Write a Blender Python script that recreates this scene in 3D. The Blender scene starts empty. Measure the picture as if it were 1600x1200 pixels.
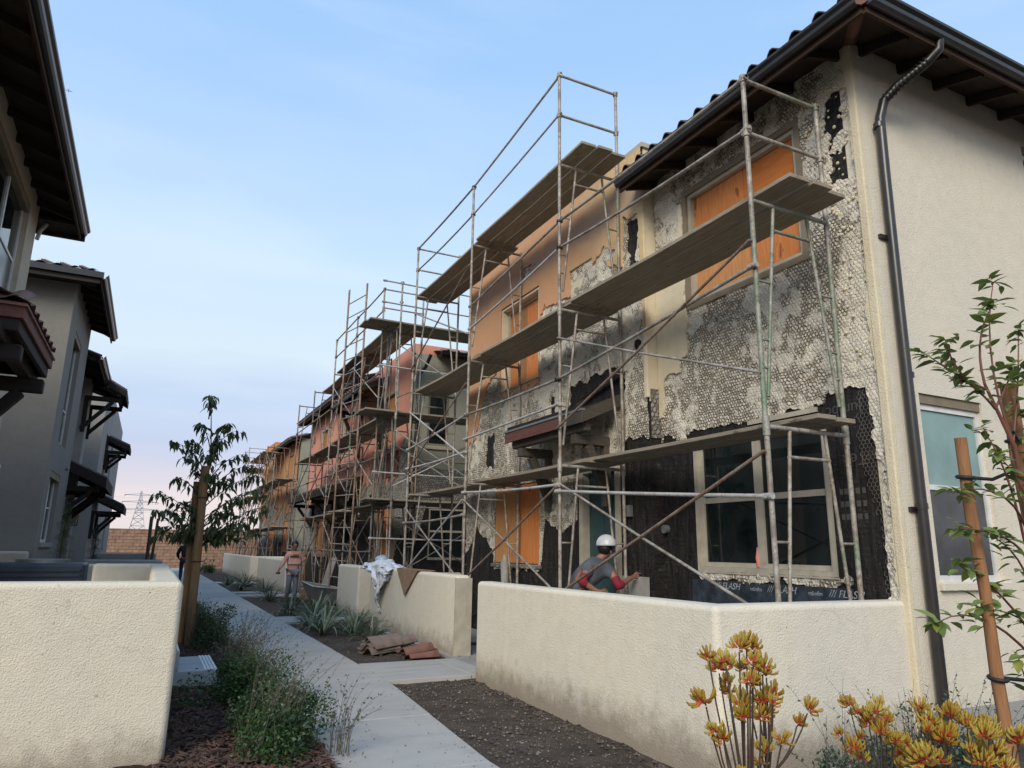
import bpy, bmesh, math, random
import numpy as np
from mathutils import Vector, Matrix

S = bpy.context.scene
C = S.collection
R = math.radians
rnd = random.Random(7)

# ------------------------------------------------------------------ camera
cam_d = bpy.data.cameras.new("camera")
cam = bpy.data.objects.new("camera", cam_d)
C.objects.link(cam)
cam_d.sensor_width = 36.0
cam_d.lens = 24.95
cam_d.clip_start = 0.05
cam_d.clip_end = 6000
cam.matrix_world = Matrix(((0.89381, -0.11418, -0.43366, 0.0),
                           (-0.44821, -0.19658, -0.87204, 0.0),
                           (0.01432, 0.97382, -0.22689, 1.5),
                           (0, 0, 0, 1)))
S.camera = cam
S.view_settings.view_transform = 'Standard'
S.view_settings.look = 'None'
S.view_settings.exposure = 0.55
S.view_settings.gamma = 1.0
S.view_settings.use_curve_mapping = False
S.render.engine = 'CYCLES'

# ------------------------------------------------------------------ sky and sun
SUN_DIR = Vector((-0.58, -0.62, 0.53)).normalized()
sun_el = math.asin(SUN_DIR.z)
sun_az = math.atan2(SUN_DIR.x, SUN_DIR.y)
W = bpy.data.worlds.new("World")
S.world = W
W.use_nodes = True
wn = W.node_tree
for n in list(wn.nodes): wn.nodes.remove(n)
def wnode(t, **k):
    n = wn.nodes.new(t)
    for a, v in k.items(): setattr(n, a, v)
    return n
wout = wnode('ShaderNodeOutputWorld')
bg = wnode('ShaderNodeBackground')
sky = wnode('ShaderNodeTexSky')
sky.sky_type = 'NISHITA'
sky.sun_disc = False
sky.sun_elevation = sun_el
sky.sun_rotation = sun_az
sky.air_density = 1.0
sky.dust_density = 1.2
sky.ozone_density = 1.5
SKY_STRENGTH = 0.14
bg.inputs['Strength'].default_value = SKY_STRENGTH
geo = wnode('ShaderNodeTexCoord')
sep = wnode('ShaderNodeSeparateXYZ')
wn.links.new(geo.outputs['Generated'], sep.inputs[0])
# evening air: pale turquoise blue overhead, thin cloud veil, lavender bank and a pink glow low down
ramp = wnode('ShaderNodeValToRGB')
cr = ramp.color_ramp
K = 1.05 / SKY_STRENGTH
stops = [(0.0, (0.54, 0.47, 0.48)), (0.04, (0.56, 0.47, 0.49)), (0.085, (0.46, 0.42, 0.49)),
         (0.13, (0.37, 0.40, 0.53)), (0.20, (0.39, 0.46, 0.58)), (0.25, (0.50, 0.58, 0.63)), (0.36, (0.45, 0.575, 0.70)), (0.6, (0.28, 0.45, 0.70)), (1.0, (0.18, 0.36, 0.65))]
cr.elements[0].position = stops[0][0]; cr.elements[0].color = (*stops[0][1], 1)
cr.elements[1].position = stops[-1][0]; cr.elements[1].color = (*stops[-1][1], 1)
for p, c in stops[1:-1]:
    e = cr.elements.new(p); e.color = (*c, 1)
# the bank's edge wanders with noise
nz = wnode('ShaderNodeTexNoise'); nz.inputs['Scale'].default_value = 2.2; nz.inputs['Detail'].default_value = 5
mp = wnode('ShaderNodeMapping'); mp.inputs['Scale'].default_value = (1, 1, 4.5)
wn.links.new(geo.outputs['Generated'], mp.inputs[0]); wn.links.new(mp.outputs[0], nz.inputs['Vector'])
ma = wnode('ShaderNodeMath', operation='MULTIPLY_ADD'); ma.inputs[1].default_value = 0.16; ma.inputs[2].default_value = -0.08
wn.links.new(nz.outputs['Fac'], ma.inputs[0])
ad = wnode('ShaderNodeMath', operation='ADD')
wn.links.new(sep.outputs['Z'], ad.inputs[0]); wn.links.new(ma.outputs[0], ad.inputs[1])
wn.links.new(ad.outputs[0], ramp.inputs['Fac'])
sc = wnode('ShaderNodeVectorMath', operation='SCALE'); sc.inputs['Scale'].default_value = K
wn.links.new(ramp.outputs['Color'], sc.inputs[0])
# thin streaked cirrus
nz2 = wnode('ShaderNodeTexNoise'); nz2.inputs['Scale'].default_value = 1.6; nz2.inputs['Detail'].default_value = 7; nz2.inputs['Distortion'].default_value = .6
mp2 = wnode('ShaderNodeMapping'); mp2.inputs['Scale'].default_value = (1, 1.2, 5); mp2.inputs['Rotation'].default_value = (0.3, 0.2, 0)
wn.links.new(geo.outputs['Generated'], mp2.inputs[0]); wn.links.new(mp2.outputs[0], nz2.inputs['Vector'])
mr = wnode('ShaderNodeMapRange'); mr.inputs['From Min'].default_value = .50; mr.inputs['From Max'].default_value = .78; mr.inputs['To Max'].default_value = .16
wn.links.new(nz2.outputs['Fac'], mr.inputs['Value'])
mx = wnode('ShaderNodeMix', data_type='RGBA')
mx.inputs['Factor'].default_value = 0.85
wn.links.new(sky.outputs['Color'], mx.inputs['A']); wn.links.new(sc.outputs[0], mx.inputs['B'])
mx2 = wnode('ShaderNodeMix', data_type='RGBA')
wn.links.new(mr.outputs[0], mx2.inputs['Factor']); wn.links.new(mx.outputs['Result'], mx2.inputs['A'])
mx2.inputs['B'].default_value = (0.72 * K, 0.74 * K, 0.80 * K, 1)
wn.links.new(mx2.outputs['Result'], bg.inputs['Color'])
wn.links.new(bg.outputs[0], wout.inputs[0])

sl = bpy.data.lights.new("sun", 'SUN')
sl.energy = 1.9
sl.angle = R(28)
sl.color = (1.0, 0.90, 0.74)
sun = bpy.data.objects.new("sun", sl)
C.objects.link(sun)
sun.rotation_euler = (-SUN_DIR).to_track_quat('-Z', 'Y').to_euler()

# ------------------------------------------------------------------ materials
def new_mat(name):
    m = bpy.data.materials.new(name); m.use_nodes = True
    nt = m.node_tree
    b = nt.nodes['Principled BSDF']
    return m, nt, b
def N(nt, t, **k):
    n = nt.nodes.new(t)
    for a, v in k.items():
        if a in n.inputs: n.inputs[a].default_value = v
        else: setattr(n, a, v)
    return n
def coords(nt, scale=(1, 1, 1), rot=(0, 0, 0)):
    tc = N(nt, 'ShaderNodeTexCoord'); m = N(nt, 'ShaderNodeMapping')
    m.inputs['Scale'].default_value = scale; m.inputs['Rotation'].default_value = rot
    nt.links.new(tc.outputs['Object'], m.inputs[0])
    return m.outputs[0]
def noise(nt, vec, scale, detail=4, rough=.55, dist=0):
    n = N(nt, 'ShaderNodeTexNoise'); n.inputs['Scale'].default_value = scale; n.inputs['Detail'].default_value = detail
    n.inputs['Roughness'].default_value = rough; n.inputs['Distortion'].default_value = dist
    nt.links.new(vec, n.inputs['Vector']); return n.outputs['Fac']
def rng(nt, v, a, b, c=0., d=1.):
    n = N(nt, 'ShaderNodeMapRange'); n.interpolation_type = 'SMOOTHSTEP'
    for k, x in zip(('From Min', 'From Max', 'To Min', 'To Max'), (a, b, c, d)): n.inputs[k].default_value = x
    nt.links.new(v, n.inputs['Value']); return n.outputs[0]
def mix(nt, f, a, b):
    n = N(nt, 'ShaderNodeMix', data_type='RGBA')
    for s, v in (('Factor', f), ('A', a), ('B', b)):
        if hasattr(v, 'links'): nt.links.new(v, n.inputs[s])
        elif s == 'Factor': n.inputs[s].default_value = v
        else: n.inputs[s].default_value = (*v, 1)
    return n.outputs['Result']
def math_(nt, op, a, b=None, c=None):
    n = N(nt, 'ShaderNodeMath', operation=op)
    for i, v in enumerate((a, b, c)):
        if v is None: continue
        if hasattr(v, 'links'): nt.links.new(v, n.inputs[i])
        else: n.inputs[i].default_value = v
    return n.outputs[0]
def bump(nt, b, h, dist, strength=1.0, prev=None):
    n = N(nt, 'ShaderNodeBump'); n.inputs['Distance'].default_value = dist; n.inputs['Strength'].default_value = strength
    nt.links.new(h, n.inputs['Height'])
    if prev: nt.links.new(prev, n.inputs['Normal'])
    nt.links.new(n.outputs[0], b.inputs['Normal']); return n.outputs[0]

def plain(name, col, rough=.6, metal=0., var=.12, scale=6, bs=0, bd=.002, spec=.5):
    m, nt, b = new_mat(name)
    v = coords(nt)
    f = noise(nt, v, scale, 5)
    lo = tuple(c * (1 - var) for c in col); hi = tuple(min(1, c * (1 + var)) for c in col)
    nt.links.new(mix(nt, rng(nt, f, .3, .7), lo, hi), b.inputs['Base Color'])
    b.inputs['Roughness'].default_value = rough; b.inputs['Metallic'].default_value = metal
    b.inputs['Specular IOR Level'].default_value = spec
    if bs: bump(nt, b, noise(nt, v, bs, 3), bd)
    return m

def stucco(name, col, col2=None, rough=.9, grain=70, depth=.006, stain=(.35, .32, .26), stain_amt=.35, splash=0):
    m, nt, b = new_mat(name)
    v = coords(nt)
    big = noise(nt, v, .9, 6, .6)
    mid = noise(nt, v, 9, 4)
    col2 = col2 or tuple(c * .9 for c in col)
    c = mix(nt, rng(nt, big, .35, .68), col, col2)
    c = mix(nt, rng(nt, mid, .3, .8, 0, .34), c, tuple(x * .75 for x in col))
    # vertical drip stains
    vs = coords(nt, (5, 5, .35))
    st = noise(nt, vs, 1.5, 5, .65)
    c = mix(nt, rng(nt, st, .58, .8, 0, stain_amt), c, stain)
    sp = noise(nt, v, 26, 3)
    c = mix(nt, rng(nt, sp, .70, .74, 0, .5), c, tuple(x * .5 for x in stain))
    if splash:
        sz = N(nt, 'ShaderNodeSeparateXYZ'); nt.links.new(v, sz.inputs[0])
        zz = math_(nt, 'MULTIPLY_ADD', noise(nt, v, 6, 6, .75), -.55, sz.outputs['Z'])
        c = mix(nt, rng(nt, zz, .08, -.30, 0, splash), c, (.20, .155, .115))
        # soil flecks and small scuffs
        fl = noise(nt, coords(nt, (1.3, 1.3, .8)), 34, 3, .5)
        c = mix(nt, math_(nt, 'MULTIPLY', rng(nt, fl, .735, .75), rng(nt, noise(nt, v, 2.4, 3), .45, .6)), c, (.13, .10, .08))
    # hairline cracks
    vd = N(nt, 'ShaderNodeTexVoronoi', feature='DISTANCE_TO_EDGE'); vd.inputs['Scale'].default_value = .8
    wv = N(nt, 'ShaderNodeVectorMath', operation='ADD'); nn = N(nt, 'ShaderNodeTexNoise'); nn.inputs['Scale'].default_value = 3; nn.inputs['Detail'].default_value = 6
    nt.links.new(v, nn.inputs['Vector']); nt.links.new(v, wv.inputs[0])
    sc2 = N(nt, 'ShaderNodeVectorMath', operation='SCALE'); sc2.inputs['Scale'].default_value = .5; nt.links.new(nn.outputs['Color'], sc2.inputs[0]); nt.links.new(sc2.outputs[0], wv.inputs[1]); nt.links.new(wv.outputs[0], vd.inputs['Vector'])
    cm_ = math_(nt, 'MULTIPLY', rng(nt, vd.outputs['Distance'], .0035, .0012), rng(nt, noise(nt, v, .9, 2), .54, .64, 0, .22))
    c = mix(nt, cm_, c, tuple(x * .4 for x in stain))
    nt.links.new(c, b.inputs['Base Color'])
    b.inputs['Roughness'].default_value = rough; b.inputs['Specular IOR Level'].default_value = .2
    vo = N(nt, 'ShaderNodeTexVoronoi', feature='SMOOTH_F1'); vo.inputs['Scale'].default_value = grain * 1.1
    nt.links.new(v, vo.inputs['Vector'])
    h = math_(nt, 'ADD', noise(nt, v, grain, 4, .6), math_(nt, 'MULTIPLY', vo.outputs['Distance'], .6))
    h = math_(nt, 'ADD', h, math_(nt, 'MULTIPLY', noise(nt, v, 5, 3), .8))
    bump(nt, b, h, depth)
    return m

def hexnodes(nt, size, plane):
    """hexagon cells of a wire lath: returns distance to cell edge (0 edge .. .5 centre) and a random per cell"""
    tc = N(nt, 'ShaderNodeTexCoord'); s = N(nt, 'ShaderNodeSeparateXYZ'); nt.links.new(tc.outputs['Object'], s.inputs[0])
    wob = noise(nt, tc.outputs['Object'], 7, 3)
    u = s.outputs['Y'] if plane == 'W' else s.outputs['X']
    u = math_(nt, 'MULTIPLY_ADD', wob, .085, u)
    u = math_(nt, 'DIVIDE', u, size); w = math_(nt, 'DIVIDE', s.outputs['Z'], size)
    w = math_(nt, 'MULTIPLY_ADD', wob, 1.9, w)
    r = (1.0, 1.7320508)
    def cell(off):
        a = math_(nt, 'SUBTRACT', math_(nt, 'FLOORED_MODULO', math_(nt, 'ADD', u, off[0]), r[0]), .5)
        b_ = math_(nt, 'SUBTRACT', math_(nt, 'FLOORED_MODULO', math_(nt, 'ADD', w, off[1]), r[1]), r[1] / 2)
        return a, b_
    a0, b0 = cell((0, 0)); a1, b1 = cell((.5, r[1] / 2))
    d0 = math_(nt, 'ADD', math_(nt, 'MULTIPLY', a0, a0), math_(nt, 'MULTIPLY', b0, b0))
    d1 = math_(nt, 'ADD', math_(nt, 'MULTIPLY', a1, a1), math_(nt, 'MULTIPLY', b1, b1))
    sel = math_(nt, 'LESS_THAN', d0, d1)
    def pick(p, q): return math_(nt, 'ADD', math_(nt, 'MULTIPLY', p, sel), math_(nt, 'MULTIPLY', q, math_(nt, 'SUBTRACT', 1., sel)))
    gx = pick(a0, a1); gy = pick(b0, b1)
    ax = math_(nt, 'ABSOLUTE', gx); ay = math_(nt, 'ABSOLUTE', gy)
    hd = math_(nt, 'MAXIMUM', ax, math_(nt, 'ADD', math_(nt, 'MULTIPLY', ax, .5), math_(nt, 'MULTIPLY', ay, .8660254)))
    edge = math_(nt, 'SUBTRACT', .5, hd)
    cx = math_(nt, 'SUBTRACT', u, gx); cy = math_(nt, 'SUBTRACT', w, gy)
    cv = N(nt, 'ShaderNodeCombineXYZ'); nt.links.new(cx, cv.inputs[0]); nt.links.new(cy, cv.inputs[1])
    sn = N(nt, 'ShaderNodeVectorMath', operation='SNAP'); sn.inputs[1].default_value = (.25, .25, .25)
    nt.links.new(cv.outputs[0], sn.inputs[0])
    wnz = N(nt, 'ShaderNodeTexWhiteNoise'); wnz.noise_dimensions = '3D'; nt.links.new(sn.outputs[0], wnz.inputs['Vector'])
    return edge, wnz.outputs['Value'], tc.outputs['Object']

def scratch(name, plane='W', size=.042, white=(.76, .70, .58), dirt=(.25, .205, .15), grey=(.37, .32, .25), wa=.50, wb=.565, edge_white=False):
    """the coat of mortar pushed through hexagonal wire, half of its face broken away"""
    m, nt, b = new_mat(name)
    edge, rid, oc = hexnodes(nt, size, plane)
    big = noise(nt, oc, 1.1, 5, .65, .4)
    med = noise(nt, oc, 5, 4, .6)
    fine = noise(nt, oc, 60, 4, .7)
    # where the smooth white slurry survives: hard edged patches of several sizes
    wsum = math_(nt, 'ADD', math_(nt, 'MULTIPLY', med, .42), math_(nt, 'MULTIPLY_ADD', fine, .10, math_(nt, 'MULTIPLY', big, .58)))
    if edge_white:
        es = N(nt, 'ShaderNodeSeparateXYZ'); nt.links.new(oc, es.inputs[0])
        wsum = math_(nt, 'ADD', wsum, rng(nt, math_(nt, 'MULTIPLY_ADD', med, .5, es.outputs['Y']), .80, .45, 0, .10))
    wmask = rng(nt, wsum, wa + .045, wb)
    # each cell keeps a chip of white slurry of its own size, or has lost it
    cl_ = noise(nt, oc, 6, 4, .7)
    keep = math_(nt, 'ADD', math_(nt, 'MULTIPLY_ADD', rid, .42, -.31), math_(nt, 'MULTIPLY', cl_, .26))
    ragged = math_(nt, 'MULTIPLY_ADD', fine, .22, math_(nt, 'SUBTRACT', edge, .11))
    chipm = rng(nt, math_(nt, 'ADD', math_(nt, 'MULTIPLY', ragged, .9), keep), .14, .22)
    base = mix(nt, rng(nt, fine, .3, .7), dirt, grey)
    base = mix(nt, rng(nt, noise(nt, oc, 2.3, 5, .7), .45, .7, 0, .5), base, tuple(c * .62 for c in dirt))
    spec_ = mix(nt, math_(nt, 'MULTIPLY', chipm, .92), base, white)
    whitec = mix(nt, math_(nt, 'MULTIPLY', rng(nt, edge, .07, .01), rng(nt, med, .35, .6)), white, tuple(c * .68 for c in white))
    whitec = mix(nt, rng(nt, fine, .45, .75, 0, .4), whitec, grey)
    c = mix(nt, wmask, spec_, whitec)
    soot = rng(nt, noise(nt, oc, 1.1, 7, .75), .60, .68, 0, .38)
    c = mix(nt, soot, c, (.13, .115, .095))
    nt.links.new(c, b.inputs['Base Color'])
    b.inputs['Roughness'].default_value = .95; b.inputs['Specular IOR Level'].default_value = .15
    cellh = math_(nt, 'MULTIPLY', rng(nt, edge, .02, .32), math_(nt, 'MULTIPLY_ADD', rid, 1.0, .4))
    h = math_(nt, 'ADD', math_(nt, 'MULTIPLY', cellh, math_(nt, 'SUBTRACT', 1.25, wmask)), math_(nt, 'MULTIPLY', fine, .7))
    h = math_(nt, 'ADD', h, math_(nt, 'MULTIPLY', med, 1.2))
    h = math_(nt, 'ADD', h, math_(nt, 'MULTIPLY', chipm, .5))
    bump(nt, b, h, .015)
    return m

def wood(name, c1, c2, axis='Z', scale=3, rough=.75, knots=True, depth=.002):
    m, nt, b = new_mat(name)
    sc_ = {'Z': (14, 14, .9), 'Y': (14, .9, 14), 'X': (.9, 14, 14)}[axis]
    v = coords(nt, sc_)
    f = noise(nt, v, scale, 6, .65, 1.2)
    g = noise(nt, v, scale * 4, 4, .6)
    c = mix(nt, rng(nt, f, .3, .72), c1, c2)
    c = mix(nt, rng(nt, g, .5, .75, 0, .5), c, tuple(x * .6 for x in c1))
    o = N(nt, 'ShaderNodeObjectInfo')
    c = mix(nt, math_(nt, 'MULTIPLY', o.outputs['Random'], .6), c, tuple(x * .5 for x in c2))
    if knots:
        v2 = coords(nt, {'Z': (6, 6, 2.2), 'Y': (6, 2.2, 6), 'X': (2.2, 6, 6)}[axis])
        c = mix(nt, rng(nt, noise(nt, v2, 1.6, 3), .66, .72, 0, .8), c, tuple(x * .35 for x in c1))
    nt.links.new(c, b.inputs['Base Color'])
    b.inputs['Roughness'].default_value = rough; b.inputs['Specular IOR Level'].default_value = .25
    bump(nt, b, g, depth)
    return m

def steel(name, c1=(.22, .185, .145), c2=(.41, .375, .33), c3=(.13, .07, .04), green=.4):
    m, nt, b = new_mat(name)
    v = coords(nt)
    f = noise(nt, v, 5, 6, .7); g = noise(nt, v, 26, 5, .7); h = noise(nt, v, 1.1, 3)
    c = mix(nt, rng(nt, f, .38, .62), c1, c2)
    c = mix(nt, rng(nt, g, .52, .66, 0, .75), c, c3)
    c = mix(nt, rng(nt, h, .60, .66, 0, green), c, (.10, .22, .11))
    c = mix(nt, rng(nt, noise(nt, v, 45, 3), .66, .7, 0, .8), c, (.55, .53, .49))
    nt.links.new(c, b.inputs['Base Color'])
    b.inputs['Roughness'].default_value = .62; b.inputs['Metallic'].default_value = .25
    bump(nt, b, g, .0015)
    return m

M = {}
M['stucco_cream'] = stucco('stucco_cream', (.73, .665, .53), (.68, .63, .53), stain=(.46, .38, .26), stain_amt=.26, depth=.0055, splash=.75)
M['stucco_white'] = stucco('stucco_white', (.70, .635, .515), (.66, .61, .51), stain=(.45, .40, .31), stain_amt=.16, grain=70, depth=.0055, splash=.5)
M['stucco_left'] = stucco('stucco_left', (.72, .645, .50), (.66, .60, .48), stain=(.42, .38, .30), stain_amt=.2, grain=85, depth=.006, splash=.7)
M['stucco_edge'] = stucco('stucco_edge', (.68, .59, .42), (.72, .64, .47), stain=(.40, .33, .22), stain_amt=.3)
M['stucco_olive'] = stucco('stucco_olive', (.34, .33, .26), (.30, .29, .23), stain_amt=.2)
M['stucco_tan'] = stucco('stucco_tan', (.50, .44, .34), (.46, .41, .33), stain_amt=.15)
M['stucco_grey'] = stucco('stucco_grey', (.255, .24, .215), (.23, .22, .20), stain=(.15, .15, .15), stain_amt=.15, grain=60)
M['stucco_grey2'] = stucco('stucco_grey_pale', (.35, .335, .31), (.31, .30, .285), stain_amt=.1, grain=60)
M['stucco_salmon'] = stucco('stucco_salmon', (.70, .32, .22), (.60, .25, .18), stain=(.22, .13, .10), stain_amt=.55)
M['stucco_rust'] = stucco('stucco_rust', (.55, .29, .13), (.42, .2, .10), stain=(.2, .12, .08), stain_amt=.55)

def wing_mat():
    m, nt, b = new_mat('stucco_tinted')
    tc = N(nt, 'ShaderNodeTexCoord'); s = N(nt, 'ShaderNodeSeparateXYZ'); nt.links.new(tc.outputs['Object'], s.inputs[0])
    v = tc.outputs['Object']
    big = noise(nt, v, .7, 5, .6)
    yy = math_(nt, 'MULTIPLY_ADD', big, 2.6, s.outputs['Y'])
    c = mix(nt, rng(nt, yy, 3.5, 7.4), (.66, .50, .28), (.60, .33, .18))
    # grey overspray band on the render coat
    zb = math_(nt, 'MULTIPLY_ADD', noise(nt, v, 1.3, 4), .8, s.outputs['Z'])
    band = math_(nt, 'MULTIPLY', rng(nt, zb, 6.55, 6.85), rng(nt, zb, 7.25, 6.95))
    c = mix(nt, math_(nt, 'MULTIPLY', band, .55), c, (.26, .20, .19))
    c = mix(nt, rng(nt, noise(nt, v, 3, 5, .65), .52, .72, 0, .35), c, (.50, .25, .14))
    c = mix(nt, rng(nt, noise(nt, v, 30, 4), .6, .75, 0, .3), c, (.35, .24, .15))
    nt.links.new(c, b.inputs['Base Color']); b.inputs['Roughness'].default_value = .9; b.inputs['Specular IOR Level'].default_value = .2
    bump(nt, b, math_(nt, 'ADD', noise(nt, v, 80, 4, .6), noise(nt, v, 8, 3)), .007)
    return m
M['stucco_wing'] = wing_mat()
M['scratch'] = scratch('scratch_coat', edge_white=True)
M['scratch_far'] = scratch('scratch_coat_far', size=.06, dirt=(.17, .15, .125), white=(.50, .48, .44), wa=.56, wb=.66)
M['scratch_end'] = scratch('scratch_coat_end_wall', 'S', size=.07, dirt=(.14, .13, .11), white=(.36, .34, .31), grey=(.24, .22, .19), wa=.8, wb=.9)

def paper_mat():
    m, nt, b = new_mat('building_paper')
    v = coords(nt)
    f = noise(nt, coords(nt, (1, 7, 1.2)), 2.2, 6, .7, .8)
    g = noise(nt, v, 14, 5, .7)
    c = mix(nt, rng(nt, f, .35, .7), (.012, .011, .011), (.034, .029, .027))
    c = mix(nt, rng(nt, g, .62, .70, 0, .4), c, (.11, .10, .09))
    # dry streaks of mortar dust and staple lines
    st = noise(nt, coords(nt, (1, 30, 1.0)), 2.0, 5, .75)
    c = mix(nt, rng(nt, st, .54, .72, 0, .5), c, (.13, .12, .105))
    c = mix(nt, rng(nt, noise(nt, coords(nt, (1, 2.5, 26)), 2, 6, .75), .60, .70, 0, .45), c, (.12, .11, .10))
    c = mix(nt, rng(nt, noise(nt, v, 3.2, 7, .75, 1.5), .58, .66, 0, .35), c, (.15, .14, .12))
    c = mix(nt, rng(nt, noise(nt, v, 70, 2), .73, .76, 0, .8), c, (.45, .43, .40))
    nt.links.new(c, b.inputs['Base Color']); b.inputs['Roughness'].default_value = .72; b.inputs['Specular IOR Level'].default_value = .22
    bump(nt, b, math_(nt, 'ADD', f, math_(nt, 'MULTIPLY', noise(nt, coords(nt, (1, 3, 9)), 3, 4), .7)), .03)
    return m
M['paper'] = paper_mat()
M['flashing'] = plain('flashing_membrane', (.032, .042, .055), .45, var=.5, scale=7, bs=14, bd=.012)
M['print_pale'] = plain('printed_ink', (.33, .35, .37), .7, var=.5, scale=30)
M['print_dark'] = plain('printed_ink_dark', (.07, .065, .06), .8)
M['wire'] = plain('lath_wire', (.30, .27, .23), .6, .3)
M['plywood'] = wood('plywood', (.56, .17, .045), (.76, .30, .10), 'Z', 2.4)
M['plywood_h'] = wood('plywood_level_grain', (.60, .17, .035), (.70, .24, .06), 'Y', 2.4)
M['plywood_pale'] = wood('plywood_pale', (.52, .21, .075), (.66, .34, .14), 'Z', 2.4)
M['plank'] = wood('plank_wood', (.24, .195, .14), (.43, .365, .27), 'Y', 2.2, depth=.003)
M['plank_x'] = wood('plank_wood_x', (.22, .18, .13), (.38, .32, .24), 'X', 2.2, depth=.003)
M['plank_dark'] = wood('plank_wood_dark', (.10, .078, .055), (.20, .16, .115), 'Y', 2.2)
M['steel'] = steel('scaffold_steel')
M['steel_dark'] = steel('scaffold_steel_dark', (.13, .115, .10), (.22, .205, .19), (.09, .05, .035), .12)
M['steel_green'] = steel('scaffold_steel_green', (.18, .22, .155), (.35, .33, .28), green=.5)
M['steel_rust'] = steel('scaffold_steel_rust', (.20, .12, .08), (.30, .23, .18), (.13, .06, .03), .1)
M['steel_pale'] = steel('scaffold_steel_pale', (.42, .40, .37), (.55, .53, .50), (.22, .16, .11), 0)
M['bronze'] = plain('gutter_bronze', (.022, .020, .019), .32, var=.25, spec=.6)
M['soffit'] = wood('soffit_wood', (.030, .022, .016), (.06, .042, .03), 'X', 2, knots=False)
M['fascia'] = wood('fascia_wood', (.040, .024, .017), (.085, .048, .03), 'Y', 2, knots=False)
M['timber'] = wood('stained_timber', (.06, .052, .043), (.12, .105, .085), 'X', 2, knots=False)
M['timber_dark'] = wood('stained_timber_dark', (.022, .018, .016), (.04, .032, .028), 'X', 2, knots=False)
M['fascia_red'] = wood('red_primer_fascia', (.12, .05, .04), (.20, .09, .07), 'Y', 2, knots=False)
M['tile'] = plain('roof_tile_clay', (.075, .052, .045), .8, var=.4, scale=5, bs=60)
M['tile_red'] = plain('roof_tile_red', (.16, .075, .055), .75, var=.35, scale=5, bs=60)
M['tile_grey'] = plain('roof_tile_grey', (.17, .125, .105), .85, var=.35, scale=7, bs=60)
M['frame_beige'] = plain('window_vinyl_beige', (.42, .38, .30), .5)
M['frame_white'] = plain('window_vinyl_white', (.62, .62, .60), .45)
M['trim_dark'] = plain('window_trim_dark', (.21, .17, .115), .8, bs=40)
M['glass'] = plain('window_glass_dark', (.008, .012, .012), .03, var=.6, scale=2, spec=.7)
M['screen'] = plain('window_screen', (.055, .06, .065), .22, var=.3, scale=3)
M['blind_teal'] = plain('window_blind_teal', (.20, .31, .29), .08, var=.15, scale=2)
M['door_teal'] = plain('door_teal', (.035, .075, .080), .45, var=.15)
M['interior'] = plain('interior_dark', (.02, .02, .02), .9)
M['sheet'] = plain('cement_board_sheet', (.32, .31, .28), .8, bs=30)
M['pink'] = plain('pink_cloth', (.62, .22, .18), .9)

def concrete(name, c1, c2, grooves=True):
    m, nt, b = new_mat(name)
    v = coords(nt)
    c = mix(nt, rng(nt, noise(nt, v, 1.2, 6, .65), .3, .7), c1, c2)
    br = noise(nt, coords(nt, (1.2, 70, 1)), 2.5, 3)
    c = mix(nt, rng(nt, br, .4, .8, 0, .22), c, tuple(x * .75 for x in c1))
    c = mix(nt, rng(nt, noise(nt, coords(nt, (.5, 3, 1)), 1.6, 5, .7), .52, .72, 0, .45), c, tuple(x * .62 for x in c1))
    c = mix(nt, rng(nt, noise(nt, v, 3.1, 8, .75), .54, .66, 0, .35), c, (.30, .265, .22))
    o = N(nt, 'ShaderNodeObjectInfo')
    c = mix(nt, math_(nt, 'MULTIPLY', o.outputs['Random'], .16), c, tuple(x * .7 for x in c1))
    nt.links.new(c, b.inputs['Base Color']); b.inputs['Roughness'].default_value = .85; b.inputs['Specular IOR Level'].default_value = .25
    bump(nt, b, math_(nt, 'ADD', br, noise(nt, v, 120, 3)), .002)
    return m
M['concrete'] = concrete('concrete_walk', (.40, .385, .36), (.47, .455, .425))
M['concrete_patio'] = concrete('concrete_patio', (.30, .29, .27), (.38, .37, .35))
M['concrete_step'] = concrete('concrete_step', (.38, .41, .44), (.46, .48, .50))
M['nosing'] = plain('step_nosing', (.70, .73, .76), .5)

def soil_mat(name, c1, c2, c3):
    m, nt, b = new_mat(name)
    v = coords(nt)
    c = mix(nt, rng(nt, noise(nt, v, 2.2, 7, .7), .35, .68), c1, c2)
    c = mix(nt, rng(nt, noise(nt, v, 38, 5, .75), .52, .74, 0, .7), c, c3)
    c = mix(nt, rng(nt, noise(nt, v, 130, 3), .66, .72, 0, .7), c, (.34, .31, .27))
    nt.links.new(c, b.inputs['Base Color']); b.inputs['Roughness'].default_value = .95; b.inputs['Specular IOR Level'].default_value = .15
    bump(nt, b, math_(nt, 'ADD', noise(nt, v, 24, 7, .75), noise(nt, v, 5, 3)), .04)
    return m
M['soil'] = soil_mat('soil', (.075, .060, .048), (.13, .105, .083), (.052, .041, .033))
M['mulch'] = soil_mat('mulch', (.050, .028, .020), (.075, .045, .032), (.028, .016, .012))
M['chip'] = plain('bark_chip', (.075, .040, .028), .9, var=.6, scale=9)
M['clod'] = plain('soil_clod', (.085, .066, .052), .95, var=.5, scale=15)
M['pebble'] = plain('pebble', (.22, .195, .165), .9, var=.4, scale=20)
M['block'] = plain('block_wall_tan', (.30, .185, .125), .9, var=.25, scale=2.5, bs=30)
M['mortar'] = plain('block_mortar', (.17, .12, .09), .95)
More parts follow.
